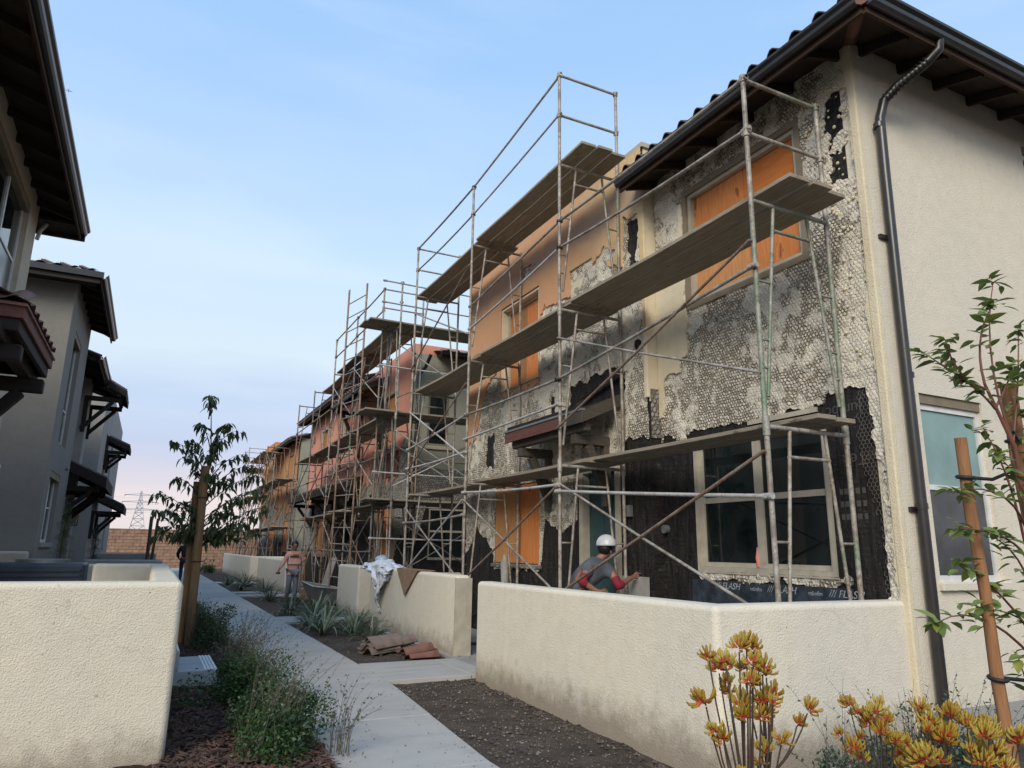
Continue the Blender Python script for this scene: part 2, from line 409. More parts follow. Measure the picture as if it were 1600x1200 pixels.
def leafmat(name, c1, c2, scale=30, rough=.5, trans=.15):
    m, nt, b = new_mat(name)
    v = coords(nt)
    o = N(nt, 'ShaderNodeObjectInfo')
    f = math_(nt, 'ADD', math_(nt, 'MULTIPLY', noise(nt, v, scale, 3), .6), math_(nt, 'MULTIPLY', o.outputs['Random'], .45))
    nt.links.new(mix(nt, rng(nt, f, .25, .8), c1, c2), b.inputs['Base Color'])
    b.inputs['Roughness'].default_value = rough
    tr = N(nt, 'ShaderNodeBsdfTranslucent'); nt.links.new(mix(nt, .5, c1, c2), tr.inputs['Color'])
    ms = N(nt, 'ShaderNodeMixShader'); ms.inputs[0].default_value = trans
    nt.links.new(b.outputs[0], ms.inputs[1]); nt.links.new(tr.outputs[0], ms.inputs[2])
    nt.links.new(ms.outputs[0], nt.nodes['Material Output'].inputs['Surface'])
    return m
M['leaf_dark'] = leafmat('leaf_dark', (.035, .055, .02), (.11, .14, .045), trans=.25)
M['leaf_lime'] = leafmat('leaf_lime', (.20, .24, .04), (.38, .38, .07), trans=.25)
M['leaf_green'] = leafmat('leaf_green', (.09, .14, .035), (.22, .29, .08), trans=.25)
M['leaf_dead'] = leafmat('leaf_dead', (.05, .025, .018), (.10, .05, .03))
M['shrub'] = leafmat('shrub_leaf', (.022, .055, .014), (.085, .155, .035), 9)
M['shrub_grey'] = leafmat('shrub_leaf_greyish', (.06, .085, .05), (.13, .15, .09), 9)
M['rosemary'] = leafmat('rosemary_leaf', (.03, .055, .035), (.07, .11, .065), 9)
M['flax'] = leafmat('flax_leaf', (.12, .16, .10), (.30, .34, .23), 14)
M['flax_dark'] = leafmat('flax_leaf_dark', (.06, .09, .05), (.17, .20, .12), 14)
M['paw_yellow'] = leafmat('paw_petal', (.36, .21, .018), (.46, .35, .06), 60)
M['paw_red'] = plain('paw_red_base', (.42, .07, .02), .7)
M['stem_dark'] = plain('stem_dark', (.06, .035, .025), .7)
M['stem_red'] = plain('stem_red', (.16, .06, .04), .6)
M['stem_grey'] = plain('stem_grey', (.12, .10, .08), .8)
M['bark'] = plain('bark', (.11, .075, .05), .9, var=.4, scale=20, bs=40)
M['stake'] = wood('stake_wood', (.20, .095, .042), (.36, .18, .085), 'Z', 2.0)
M['stake_old'] = wood('stake_wood_weathered', (.20, .12, .06), (.31, .19, .09), 'Z', 2.0)
M['rubber'] = plain('black_rubber', (.015, .015, .015), .6)
M['skin'] = plain('skin_brown', (.24, .12, .075), .55)
M['hair'] = plain('hair_black', (.012, .01, .009), .5)
M['shirt_grey'] = plain('shirt_grey', (.085, .095, .115), .9, bs=12, bd=.012)
M['sleeve_red'] = plain('sleeve_red', (.20, .012, .028), .85, bs=14, bd=.01)
M['shirt_pink'] = plain('shirt_pink', (.52, .30, .25), .9, bs=10, bd=.01)
M['jeans'] = plain('jeans_blue_grey', (.13, .155, .20), .9, var=.3, bs=12, bd=.01)
M['black_cloth'] = plain('black_cloth', (.012, .012, .014), .9)
M['navy_cloth'] = plain('navy_cloth', (.018, .024, .05), .9)
M['hat_white'] = plain('hard_hat_white', (.62, .64, .66), .35)
M['boot'] = plain('boot', (.05, .04, .035), .8)
M['plastic_sheet'] = plain('plastic_sheet', (.72, .76, .80), .38, var=.08, scale=18, spec=.4)
M['card'] = plain('brown_felt', (.24, .155, .095), .95, bs=60)
M['ac_blue'] = plain('ac_casing', (.035, .050, .07), .5)
M['grey_metal'] = plain('grey_metal', (.25, .26, .27), .45, .5)
M['lantern'] = plain('lantern_black', (.012, .012, .012), .4)
M['lantern_glass'] = plain('lantern_glass', (.35, .33, .28), .2)
M['pylon'] = plain('pylon_steel', (.42, .43, .48), .7)
M['pvc'] = plain('pvc_white', (.55, .55, .53), .5)
M['concrete_grey_cap'] = stucco('stucco_cap_grey', (.36, .35, .32), (.33, .32, .30), stain_amt=.2)

# ------------------------------------------------------------------ helpers
WL = {}
def wl(o): return WL.get(o.name, Vector((0, 0, 0))) if o else Vector((0, 0, 0))
def setp(o, label=None, cat=None, group=None, kind=None):
    if label: o['label'] = label
    if cat: o['category'] = cat
    if group: o['group'] = group
    if kind: o['kind'] = kind
    return o
def thing(name, label, cat, loc=(0, 0, 0), group=None, rz=0.):
    o = bpy.data.objects.new(name, None); C.objects.link(o)
    o.empty_display_size = .2
    o.location = loc; o.rotation_euler = (0, 0, rz)
    WL[o.name] = Vector(loc)
    return setp(o, label, cat, group)
def link(name, me, mat, parent=None, loc=None):
    o = bpy.data.objects.new(name, me); C.objects.link(o)
    if mat is not None and not me.materials:
        for m_ in (mat if isinstance(mat, (list, tuple)) else [mat]): me.materials.append(m_)
    if parent is not None: o.parent = parent
    if loc is not None: o.location = loc
    WL[o.name] = (wl(parent) + Vector(loc)) if loc is not None else wl(parent)
    return o

class MB:
    """collects shapes in world coordinates; build() links them as one mesh object under its parent"""
    def __init__(s): s.v = []; s.f = []; s.sm = []; s.mi = []
    def add(s, vs, fs, smooth=False, mi=0):
        b = len(s.v); s.v.extend([tuple(v) for v in vs])
        for f in fs: s.f.append(tuple(b + i for i in f)); s.sm.append(smooth); s.mi.append(mi)
    def box(s, a, b, mi=0):
        x0, x1 = sorted((a[0], b[0])); y0, y1 = sorted((a[1], b[1])); z0, z1 = sorted((a[2], b[2]))
        s.add([(x0, y0, z0), (x1, y0, z0), (x1, y1, z0), (x0, y1, z0), (x0, y0, z1), (x1, y0, z1), (x1, y1, z1), (x0, y1, z1)],
              [(0, 3, 2, 1), (4, 5, 6, 7), (0, 1, 5, 4), (1, 2, 6, 5), (2, 3, 7, 6), (3, 0, 4, 7)], mi=mi)
        return s
    def beam(s, p, q, w, h, up=(0, 0, 1), mi=0):
        p = Vector(p); q = Vector(q); d = (q - p).normalized(); u = Vector(up)
        sd = d.cross(u)
        if sd.length < 1e-4: sd = d.cross(Vector((0, 1, 0)))
        sd.normalize(); u = sd.cross(d).normalized()
        vs = [c + sd * a * w / 2 + u * b_ * h / 2 for c in (p, q) for a, b_ in ((-1, -1), (1, -1), (1, 1), (-1, 1))]
        s.add(vs, [(0, 1, 2, 3), (7, 6, 5, 4), (0, 4, 5, 1), (1, 5, 6, 2), (2, 6, 7, 3), (3, 7, 4, 0)], mi=mi)
        return s
    def tube(s, pts, r, n=7, mi=0, cap=True):
        pts = [Vector(p) for p in pts]
        rs = r if isinstance(r, (list, tuple)) else [r] * len(pts)
        rings = []; ref = None
        for i, p in enumerate(pts):
            d = (pts[min(i + 1, len(pts) - 1)] - pts[max(i - 1, 0)]).normalized()
            if ref is None:
                ref = Vector((0, 0, 1)) if abs(d.z) < .9 else Vector((1, 0, 0))
            a = d.cross(ref).normalized(); b_ = a.cross(d).normalized(); ref = b_
            rings.append([p + (a * math.cos(2 * math.pi * k / n) + b_ * math.sin(2 * math.pi * k / n)) * rs[i] for k in range(n)])
        vs = [v for r_ in rings for v in r_]; fs = []
        for i in range(len(pts) - 1):
            for k in range(n):
                fs.append((i * n + k, i * n + (k + 1) % n, (i + 1) * n + (k + 1) % n, (i + 1) * n + k))
        s.add(vs, fs, True, mi)
        if cap: s.add(rings[0], [tuple(range(n))], mi=mi); s.add(rings[-1], [tuple(reversed(range(n)))], mi=mi)
        return s
    def prism(s, poly, axis, a, b, mi=0):
        """extrude a 2D polygon along an axis; poly gives the other two coordinates in x,y,z order"""
        def P(c, t): return (t, c[0], c[1]) if axis == 'X' else (c[0], t, c[1]) if axis == 'Y' else (c[0], c[1], t)
        n = len(poly)
        vs = [P(c, a) for c in poly] + [P(c, b) for c in poly]
        fs = [tuple(range(n)), tuple(reversed(range(n, 2 * n)))] + [(i, (i + 1) % n, n + (i + 1) % n, n + i) for i in range(n)]
        s.add(vs, fs, mi=mi); return s
    def ball(s, c, r, nu=10, nv=7, mi=0, squash=(1, 1, 1)):
        vs = [(c[0] + r * squash[0] * math.sin(math.pi * j / nv) * math.cos(2 * math.pi * i / nu), c[1] + r * squash[1] * math.sin(math.pi * j / nv) * math.sin(2 * math.pi * i / nu), c[2] + r * squash[2] * math.cos(math.pi * j / nv)) for j in range(nv + 1) for i in range(nu)]
        fs = [(j * nu + i, (j + 1) * nu + i, (j + 1) * nu + (i + 1) % nu, j * nu + (i + 1) % nu) for j in range(nv) for i in range(nu)]
        s.add(vs, fs, True, mi); return s
    def build(s, name, mat, parent=None, kind=None, label=None):
        me = bpy.data.meshes.new(name)
        off = wl(parent)
        me.from_pydata([(v[0] - off.x, v[1] - off.y, v[2] - off.z) for v in s.v], [], s.f)
        me.polygons.foreach_set('use_smooth', s.sm)
        o = link(name, me, mat, parent)
        if isinstance(mat, (list, tuple)): me.polygons.foreach_set('material_index', s.mi)
        me.update()
        if len(s.f) < 4000:
            bm = bmesh.new(); bm.from_mesh(me); bmesh.ops.recalc_face_normals(bm, faces=bm.faces); bm.to_mesh(me); bm.free()
        if kind: o['kind'] = kind
        if label: o['label'] = label
        return o

def bev(o, w=.01, seg=2, ang=40, soft=False):
    if soft: o.data.polygons.foreach_set('use_smooth', [True] * len(o.data.polygons))
    m_ = o.modifiers.new('bevel', 'BEVEL'); m_.width = w; m_.segments = seg; m_.limit_method = 'ANGLE'; m_.angle_limit = R(ang)
    m_.harden_normals = soft
    return o

# facade maps: (u along the wall, d outwards, z)
def FW(x): return lambda u, d, z: (x - d, u, z)     # faces -X
def FE(x): return lambda u, d, z: (x + d, u, z)     # faces +X
def FS(y): return lambda u, d, z: (u, y - d, z)     # faces -Y
def fbox(mb, F, u0, u1, d0, d1, z0, z1, mi=0): return mb.box(F(u0, d0, z0), F(u1, d1, z1), mi)
def wall_holes(mb, F, u0, u1, z0, z1, th, holes):
    us = sorted({u0, u1, *[h[0] for h in holes], *[h[1] for h in holes]}); us = [u for u in us if u0 <= u <= u1]
    for a, b in zip(us, us[1:]):
        c = (a + b) / 2
        hs = sorted((h[2], h[3]) for h in holes if h[0] <= c <= h[1])
        z = z0
        for h0, h1 in hs:
            if h0 > z: fbox(mb, F, a, b, -th, 0, z, h0)
            z = h1
        if z < z1: fbox(mb, F, a, b, -th, 0, z, z1)

def window(parent, F, u0, u1, z0, z1, cols=2, rows=2, fm='frame_beige', gm='glass', rec=.07, fw=.06, bar=.045, panes=None, split=.5, name='window'):
    """frame as a part, every pane a sub-part"""
    fr = MB()
    d1 = -rec + .016; d0 = -rec - .03
    fbox(fr, F, u0, u0 + fw, d0, d1, z0, z1); fbox(fr, F, u1 - fw, u1, d0, d1, z0, z1)
    fbox(fr, F, u0 + fw, u1 - fw, d0, d1, z0, z0 + fw); fbox(fr, F, u0 + fw, u1 - fw, d0, d1, z1 - fw, z1)
    cu = [u0 + fw + (u1 - u0 - 2 * fw) * i / cols for i in range(cols + 1)]
    cz = [z0 + fw + (z1 - z0 - 2 * fw) * (split if (rows == 2 and i == 1) else i / rows) for i in range(rows + 1)]
    for c in cu[1:-1]: fbox(fr, F, c - bar, c + bar, d0 + .004, d1 + .004, z0 + fw, z1 - fw)
    for c in cz[1:-1]:
        for i in range(cols): fbox(fr, F, cu[i] + (bar if i else 0), cu[i + 1] - (bar if i < cols - 1 else 0), d0 + .006, d1 - .006, c - bar * .6, c + bar * .6)
    w = fr.build(name, M[fm], parent)
    k = 0
    for i in range(cols):
        for j in range(rows):
            p = MB(); fbox(p, F, cu[i] + .003, cu[i + 1] - .003, -rec - .012, -rec - .004, cz[j] + .003, cz[j + 1] - .003)
            mt = M[panes[k]] if panes else M[gm]
            p.build('pane', mt, w); k += 1
    return w

# ---- value noise in numpy, for ragged edges and lumpy faces
def _h(ix, iy, seed):
    n = (ix * 374761393 + iy * 668265263 + seed * 982451653) & 0xffffffff
    n = ((n ^ (n >> 13)) * 1274126177) & 0xffffffff
    return ((n ^ (n >> 16)) & 0xffff) / 65535.0
def vnoise(x, y, seed=0):
    ix = np.floor(x).astype(np.int64); iy = np.floor(y).astype(np.int64)
    fx = x - ix; fy = y - iy; fx = fx * fx * (3 - 2 * fx); fy = fy * fy * (3 - 2 * fy)
    a = _h(ix, iy, seed); b = _h(ix + 1, iy, seed); c = _h(ix, iy + 1, seed); d = _h(ix + 1, iy + 1, seed)
    return (a * (1 - fx) + b * fx) * (1 - fy) + (c * (1 - fx) + d * fx) * fy
def fbm(x, y, scale, octv=4, seed=0, gain=.55):
    s = 0; a = 1; t = 0
    for o in range(octv):
        s = s + a * (vnoise(x * scale, y * scale, seed + o * 17) - .5); t += a; a *= gain; scale *= 2.1
    return s / t * 2
def sdb(u, z, u0, u1, z0, z1):
    """positive inside the rectangle"""
    return np.minimum(np.minimum(u - u0, u1 - u), np.minimum(z - z0, z1 - z))
def curve(u, pts):
    xs = [p[0] for p in pts]; ys = [p[1] for p in pts]
    return np.interp(u, xs, ys)

def layer(name, mat, parent, F, u0, u1, z0, z1, step, field, d, thick, relief=None, kind=None, label=None):
    """a coat on a wall: present where field>0, its ragged edge cut along field=0, with a side face down to the layer below"""
    nu = int(round((u1 - u0) / step)) + 1; nz_ = int(round((z1 - z0) / step)) + 1
    us = np.linspace(u0, u1, nu); zs = np.linspace(z0, z1, nz_)
    U, Z = np.meshgrid(us, zs, indexing='ij')
    f = field(U, Z)
    f = np.where(np.abs(f) < 1e-5, 1e-5, f)
    rl = relief(U, Z) if relief is not None else np.zeros_like(U)
    ins = f > 0
    full = ins[:-1, :-1] & ins[1:, :-1] & ins[1:, 1:] & ins[:-1, 1:]
    none = ~(ins[:-1, :-1] | ins[1:, :-1] | ins[1:, 1:] | ins[:-1, 1:])
    idx = np.arange(nu * nz_).reshape(nu, nz_)
    used = np.zeros(nu * nz_, bool)
    ii, jj = np.nonzero(full)
    quads = np.stack([idx[ii, jj], idx[ii + 1, jj], idx[ii + 1, jj + 1], idx[ii, jj + 1]], 1)
    ou, od, oz = [], [], []
    faces = [tuple(q) for q in quads.tolist()]
    base = nu * nz_
    extra = []; ecache = {}
    Uf = U.ravel(); Zf = Z.ravel(); ff = f.ravel(); rf = rl.ravel()
    def cross(a, b):
        k = (a, b) if a < b else (b, a)
        if k in ecache: return ecache[k]
        t = ff[a] / (ff[a] - ff[b])
        t = min(max(t, .02), .98)
        extra.append((Uf[a] + (Uf[b] - Uf[a]) * t, Zf[a] + (Zf[b] - Zf[a]) * t, rf[a] + (rf[b] - rf[a]) * t))
        extra.append((extra[-1][0], extra[-1][1], None))
        ecache[k] = base + len(extra) - 2
        return ecache[k]
    bi, bj = np.nonzero(~full & ~none)
    for i, j in zip(bi.tolist(), bj.tolist()):
        c = [int(idx[i, j]), int(idx[i + 1, j]), int(idx[i + 1, j + 1]), int(idx[i, j + 1])]
        poly = []; cr_ = []
        for k in range(4):
            a, b = c[k], c[(k + 1) % 4]
            if ff[a] > 0: poly.append(a)
            if (ff[a] > 0) != (ff[b] > 0):
                x = cross(a, b); poly.append(x); cr_.append(x)
        if len(poly) >= 3: faces.append(tuple(poly))
        if len(cr_) == 2: faces.append((cr_[0], cr_[0] + 1, cr_[1] + 1, cr_[1]))
        elif len(cr_) == 4:
            faces.append((cr_[0], cr_[0] + 1, cr_[3] + 1, cr_[3])); faces.append((cr_[1], cr_[1] + 1, cr_[2] + 1, cr_[2]))
    # compact
    usedi = sorted({v for fc in faces for v in fc})
    remap = {v: k for k, v in enumerate(usedi)}
    vs = []
    for v in usedi:
        if v < base: vs.append(F(Uf[v], d + rf[v], Zf[v]))
        else:
            e = extra[v - base]
            vs.append(F(e[0], d - thick if e[2] is None else d + e[2], e[1]))
    mb = MB(); mb.v = [tuple(float(c_) for c_ in v) for v in vs]
    mb.f = [tuple(remap[v] for v in fc) for fc in faces]; mb.sm = [False] * len(faces); mb.mi = [0] * len(faces)
    o = mb.build(name, mat, parent, kind, label)
    sm = [len(fc) >= 3 and all(v < base for v in fc) for fc in faces]
    o.data.polygons.foreach_set('use_smooth', sm)
    return o

def text_on(parent, body, size, mat, p, xdir, ydir, name='lettering', shear=0., ext=.0015):
    """flat print lying on a surface at p, reading along xdir"""
    cu = bpy.data.curves.new(name, 'FONT'); cu.body = body; cu.size = size; cu.extrude = ext; cu.shear = shear
    ob = bpy.data.objects.new(name, cu)
    C.objects.link(ob)
    dg = bpy.context.evaluated_depsgraph_get()
    me = bpy.data.meshes.new_from_object(ob.evaluated_get(dg))
    bpy.data.objects.remove(ob); me.name = name
    me.materials.clear(); me.materials.append(mat)
    o = bpy.data.objects.new(name, me); C.objects.link(o); o.parent = parent
    x = Vector(xdir).normalized(); y = Vector(ydir).normalized(); zc = x.cross(y)
    mtx = Matrix((x, y, zc)).transposed().to_4x4(); mtx.translation = Vector(p) - wl(parent)
    o.matrix_local = mtx
    return o

# ================================================================== THE SETTING
def xr(y): return 2.62 - .26 * min(1, max(0, (8.3 - y) / 3.3)) ** 1.0
def gz(x, y):
    x = np.asarray(x, float); y = np.asarray(y, float)
    z = -.015 + .03 * fbm(x, y, 1.3, 4, 3) + .018 * fbm(x, y, 9, 3, 8)
    z = z - .10 * np.clip((8 - y) / 4, 0, 1) * np.clip((x - 2.6) / .6, 0, 1)
    near = (np.abs(x) < 30) & (y < 60)
    return np.where(near, z, -.02)

def ground():
    xs = [-2500, -800, -250, -90, -40, -20, -10, -6, -4, -3] + list(np.arange(-2, 7.01, .09)) + [8, 9, 11, 14, 20, 40, 90, 250, 800, 2500]
    ys = [-2500, -600, -150, -40, -12, -4, -1] + list(np.arange(0, 16, .09)) + list(np.arange(16, 40, .3)) + [42, 46, 50, 55, 70, 100, 200, 600, 2500]
    X, Y = np.meshgrid(xs, ys, indexing='ij'); Z = gz(X, Y)
    nx, ny = X.shape; idx = np.arange(nx * ny).reshape(nx, ny)
    me = bpy.data.meshes.new('ground')
    q = np.stack([idx[:-1, :-1], idx[1:, :-1], idx[1:, 1:], idx[:-1, 1:]], -1).reshape(-1, 4)
    me.from_pydata(np.stack([X, Y, Z], -1).reshape(-1, 3).tolist(), [], q.tolist())
    me.polygons.foreach_set('use_smooth', [True] * len(me.polygons))
    return link('ground', me, M['soil'])
setp(ground(), kind='structure', label='dark crumbly planting soil with pale pebbles')

def path():
    p = bpy.data.objects.new('path', None); C.objects.link(p); setp(p, kind='structure', label='straight pale concrete walk between the houses')
    js = [-3, -1.4, .2, 1.8, 3.4, 5.0, 6.56, 8.36, 9.62] + [9.62 + 1.5 * k for k in range(1, 29)]
    for k, (a, b) in enumerate(zip(js, js[1:])):
        g = .006
        n = 4; ys = [a + g + (b - a - 2 * g) * i / n for i in range(n + 1)]
        mb = MB(); poly = [(1.35, y) for y in reversed(ys)] + [(xr(y), y) for y in ys]
        mb.prism([(x, y) for x, y in poly], 'Z', -.12, .028 + .002 * math.sin(k * 2.3))
        bev(mb.build('slab', M['concrete'], p), .006, 2, 60)
    return p
path()
def side_walk(y0, y1, x1, label):
    p = bpy.data.objects.new('side_walk', None); C.objects.link(p); setp(p, kind='structure', label=label)
    xs = [2.633, 3.68, x1] if x1 > 3.7 else [2.633, x1]
    for a, b in zip(xs, xs[1:]):
        mb = MB(); mb.box((a + .006, y0, -.12), (b - .006, y1, .024)); bev(mb.build('slab', M['concrete'], p), .006, 2)
side_walk(8.36, 9.66, 3.98, 'short concrete walk from the path into the nearest patio')
side_walk(15.3, 16.5, 4.6, 'short concrete walk half hidden by strappy plants')
side_walk(23.4, 24.2, 4.6, 'short concrete strip leading towards the woman')
side_walk(24.9, 25.6, 4.2, 'second concrete strip beyond the woman')
side_walk(31.4, 32.6, 4.6, 'far concrete strip crossing the planting bed')
mb = MB(); mb.box((3.99, 4.4, -.12), (6.3, 13.5, .012)); setp(mb.build('patio_slab', M['concrete_patio']), kind='structure', label='dusty concrete patio floor under the scaffold')
mb = MB(); mb.box((4.4, 18.0, -.12), (7.4, 33, .01)); setp(mb.build('patio_slab', M['concrete_patio']), kind='structure', label='patio floor under the far scaffold')

def mulch():
    xs = np.arange(-3.2, 1.345, .07); xs[-1] = 1.345; ys = np.arange(-1, 50, .12)
    X, Y = np.meshgrid(xs, ys, indexing='ij'); Z = .012 + .03 * fbm(X, Y, 2, 3, 5) + .03 * fbm(X, Y, 14, 3, 9) + .03
    Z = np.where(X > 1.30, .0, Z)
    nx, ny = X.shape; idx = np.arange(nx * ny).reshape(nx, ny)
    me = bpy.data.meshes.new('mulch_bed')
    q = np.stack([idx[:-1, :-1], idx[1:, :-1], idx[1:, 1:], idx[:-1, 1:]], -1).reshape(-1, 4)
    me.from_pydata(np.stack([X, Y, Z], -1).reshape(-1, 3).tolist(), [], q.tolist())
    me.polygons.foreach_set('use_smooth', [True] * len(me.polygons))
    setp(link('mulch_bed', me, M['mulch']), kind='structure', label='reddish brown bark mulch bed left of the path')
    v = []; f = []
    r = random.Random(3)
    for k in range(9000):
        y = 4.6 + 9 * r.random() ** 1.5; x = .2 + 1.12 * r.random()
        if .2 < x < .9 and 8.55 < y < 9.6: continue
        l = r.uniform(.012, .045); w = r.uniform(.003, .009); a = r.uniform(0, math.pi); t = r.uniform(-.35, .35)
        z = .06 + r.uniform(-.01, .03); dx, dy = math.cos(a) * l, math.sin(a) * l; px, py = -math.sin(a) * w, math.cos(a) * w; dz = l * t
        b = len(v)
        v += [(x - dx + px, y - dy + py, z - dz), (x - dx - px, y - dy - py, z - dz), (x + dx - px, y + dy - py, z + dz), (x + dx + px, y + dy + py, z + dz), (x, y, z + w * 1.2)]
        f += [(b, b + 1, b + 4), (b + 1, b + 2, b + 4), (b + 2, b + 3, b + 4), (b + 3, b, b + 4)]
    me = bpy.data.meshes.new('bark_chips'); me.from_pydata(v, [], f)
    setp(link('bark_chips', me, M['chip']), kind='stuff', label='loose bark chips lying over the mulch bed')
mulch()
def pebbles():
    r = random.Random(5); v = []; f = []
    ico = [(0, 0, 1), (.9, 0, .3), (.2, .85, .3), (-.8, .5, .2), (-.7, -.6, .3), (.3, -.9, .25), (0, 0, -.6)]
    fa = [(0, 1, 2), (0, 2, 3), (0, 3, 4), (0, 4, 5), (0, 5, 1), (6, 2, 1), (6, 3, 2), (6, 4, 3), (6, 5, 4), (6, 1, 5)]
    for k in range(1900):
        zone = r.random()
        if zone < .72: x = r.uniform(2.5, 3.75); y = 4.2 + 4.1 * r.random() ** .8; 
        elif zone < .9: x = r.uniform(2.68, 4.05); y = r.uniform(9.7, 15)
        else: x = r.uniform(4.1, 5.7); y = r.uniform(8.3, 12)
        if x < xr(y) + .04: continue
        s = .004 + .010 * r.random() ** 4 + (.012 if r.random() > .985 else 0)
        z = float(gz(x, y)) if x < 4.0 else .012
        b = len(v); a = r.uniform(0, 6.28)
        for p in ico:
            q = [c * r.uniform(.75, 1.2) * s for c in p]
            v.append((x + q[0] * math.cos(a) - q[1] * math.sin(a), y + q[0] * math.sin(a) + q[1] * math.cos(a), z + q[2] * .8 + s * .3))
        f += [tuple(b + i for i in t) for t in fa]
    me = bpy.data.meshes.new('pebbles'); me.from_pydata(v, [], f)
    setp(link('pebbles', me, M['pebble']), kind='stuff', label='pale pebbles and mortar crumbs scattered on the soil and patio')
pebbles()

def clods():
    r = random.Random(15); v = []; f = []
    for k in range(2200):
        q = r.random()
        if q < .55: x = 2.45 + 1.3 * r.random(); y = 4.2 + 4.1 * r.random()
        elif q < .8: x = r.uniform(2.68, 4.05); y = r.uniform(9.7, 15)
        else:   # heaped along the foot of the wall
            y = r.uniform(4.2, 8.3); x = 3.62 - abs(r.gauss(0, .09)) + (.13 if y < 5.5 else .05)
        if x < xr(y) + .03: continue
        s = .006 + .018 * r.random() ** 3; z = float(gz(x, y)) + s * .3; b = len(v); a = r.uniform(0, 6.28)
        for p in ((0, 0, .9), (1, 0, .1), (.2, .9, .1), (-.9, .3, 0), (-.3, -.9, .1), (0, 0, -.5)):
            q_ = [c * s * r.uniform(.7, 1.4) for c in p]; v.append((x + q_[0] * math.cos(a) - q_[1] * math.sin(a), y + q_[0] * math.sin(a) + q_[1] * math.cos(a), z + q_[2]))
        f += [tuple(b + i for i in t) for t in ((0, 1, 2), (0, 2, 3), (0, 3, 4), (0, 4, 1), (5, 2, 1), (5, 3, 2), (5, 4, 3), (5, 1, 4))]
    me = bpy.data.meshes.new('soil_clods'); me.from_pydata(v, [], f)
    setp(link('soil_clods', me, M['clod']), kind='stuff', label='dark soil clods and crumbs over the planting beds')
    v = []; f = []
    for k in range(900):   # grit and twigs strewn on the concrete
        y = 4.5 + 22 * r.random() ** 1.6; x = r.choice((xr(y) - abs(r.gauss(0, .16)), 1.36 + abs(r.gauss(0, .12)), r.uniform(1.4, 2.6)))
        if not 1.37 < x < xr(y) - .01: continue
        s = r.uniform(.003, .010); w = s * r.uniform(.2, .8); a = r.uniform(0, 6.28); c_, s_ = math.cos(a), math.sin(a); b = len(v)
        v += [(x - c_ * s, y - s_ * s, .033), (x - s_ * w, y + c_ * w, .033), (x + c_ * s, y + s_ * s, .033), (x + s_ * w, y - c_ * w, .033), (x, y, .033 + w)]
        f += [(b, b + 1, b + 4), (b + 1, b + 2, b + 4), (b + 2, b + 3, b + 4), (b + 3, b, b + 4)]
    me = bpy.data.meshes.new('grit'); me.from_pydata(v, [], f)
    setp(link('grit', me, M['clod']), kind='stuff', label='fine grit and bits strewn on the concrete walk')
clods()
# block wall at the end of the walk
def block_wall():
    t = thing('block_wall', 'tan block wall closing the far end of the walk', 'wall', (1.5, 52, 0))
    mb = MB(); mb.box((-9, 52.03, -.1), (12, 52.2, 2.36)); mb.build('mortar_core', M['mortar'], t)
    mb = MB(); r = random.Random(1)
    for j in range(12):
        for i in range(-1, 54):
            x = -9 + .4 * i + (.2 if j % 2 else 0); e = r.uniform(0, .008)
            mb.box((x + .008, 52.0 - e, .2 * j + .01 - .05), (x + .392, 52.21, .2 * j + .192 - .05))
    mb.build('blocks', M['block'], t, kind='stuff')
    mb = MB(); mb.box((-9, 51.98, 2.36), (12, 52.23, 2.43)); mb.build('coping', M['block'], t)
block_wall()

def wob(U, Z, a=.05, sc=4, seed=0): return a * fbm(U, Z, sc, 4, seed)
# ================================================================== NEAR HOUSE (right)
XA, XW, YA, YJ, YW = 5.95, 5.77, 4.15, 7.48, 13.55
hA = thing('townhouse', 'nearest right hand house, stucco stripped from its front, white end wall with downspout', 'house', (XA, YA, 0))
UW = (4.93, 6.79, 4.60, 6.17); LW = (4.88, 6.85, 1.285, 2.84)
FA = FW(XA)
mb = MB()
wall_holes(mb, FA, YA + .2, YJ, -.1, 6.75, .2, [UW, LW])
mb.build('front_wall', M['paper'], hA)
FWg = FW(XW)
WB = (10.5, 12.02, 4.42, 6.08); BW = (10.47, 12.2, 1.26, 2.62); DW = (8.18, 9.22, .02, 2.72)
mb = MB()
wall_holes(mb, FWg, YJ, YW, -.1, 7.2, .2, [WB, BW, DW])
mb.build('front_wall', M['paper'], hA)
# gable side of the wing's return and far side
mb = MB(); mb.box((XW + .001, YJ - .025, 3.45), (XA - .0, YJ - .001, 7.2)); mb.build('return_wall', M['stucco_edge'], hA)
mb = MB(); mb.box((XW + .001, YJ - .012, -.1), (XA, YJ - .001, 3.45)); mb.build('return_wall_lower', M['paper'], hA)
layer('scratch_coat', M['scratch_end'], hA, FS(YJ - .012), XW, XA, 2.8, 3.62, .02, lambda U, Z: Z - 2.98 + wob(U, Z, .12, 9, 5), .018, .016, None, kind='stuff')
mb = MB(); mb.box((XW + .2, YW - .2, -.1), (12, YW, 7.2)); mb.build('side_wall', M['stucco_tan'], hA)
mb = MB(); mb.box((XW + .2, YJ, 6.7), (12, YJ + .2, 7.2)); mb.build('parapet_wall', M['stucco_tan'], hA)
mb = MB(); mb.box((XW - .05, YJ - .06, 7.2), (12, YW + .05, 7.27)); mb.build('parapet_cap', M['stucco_tan'], hA)
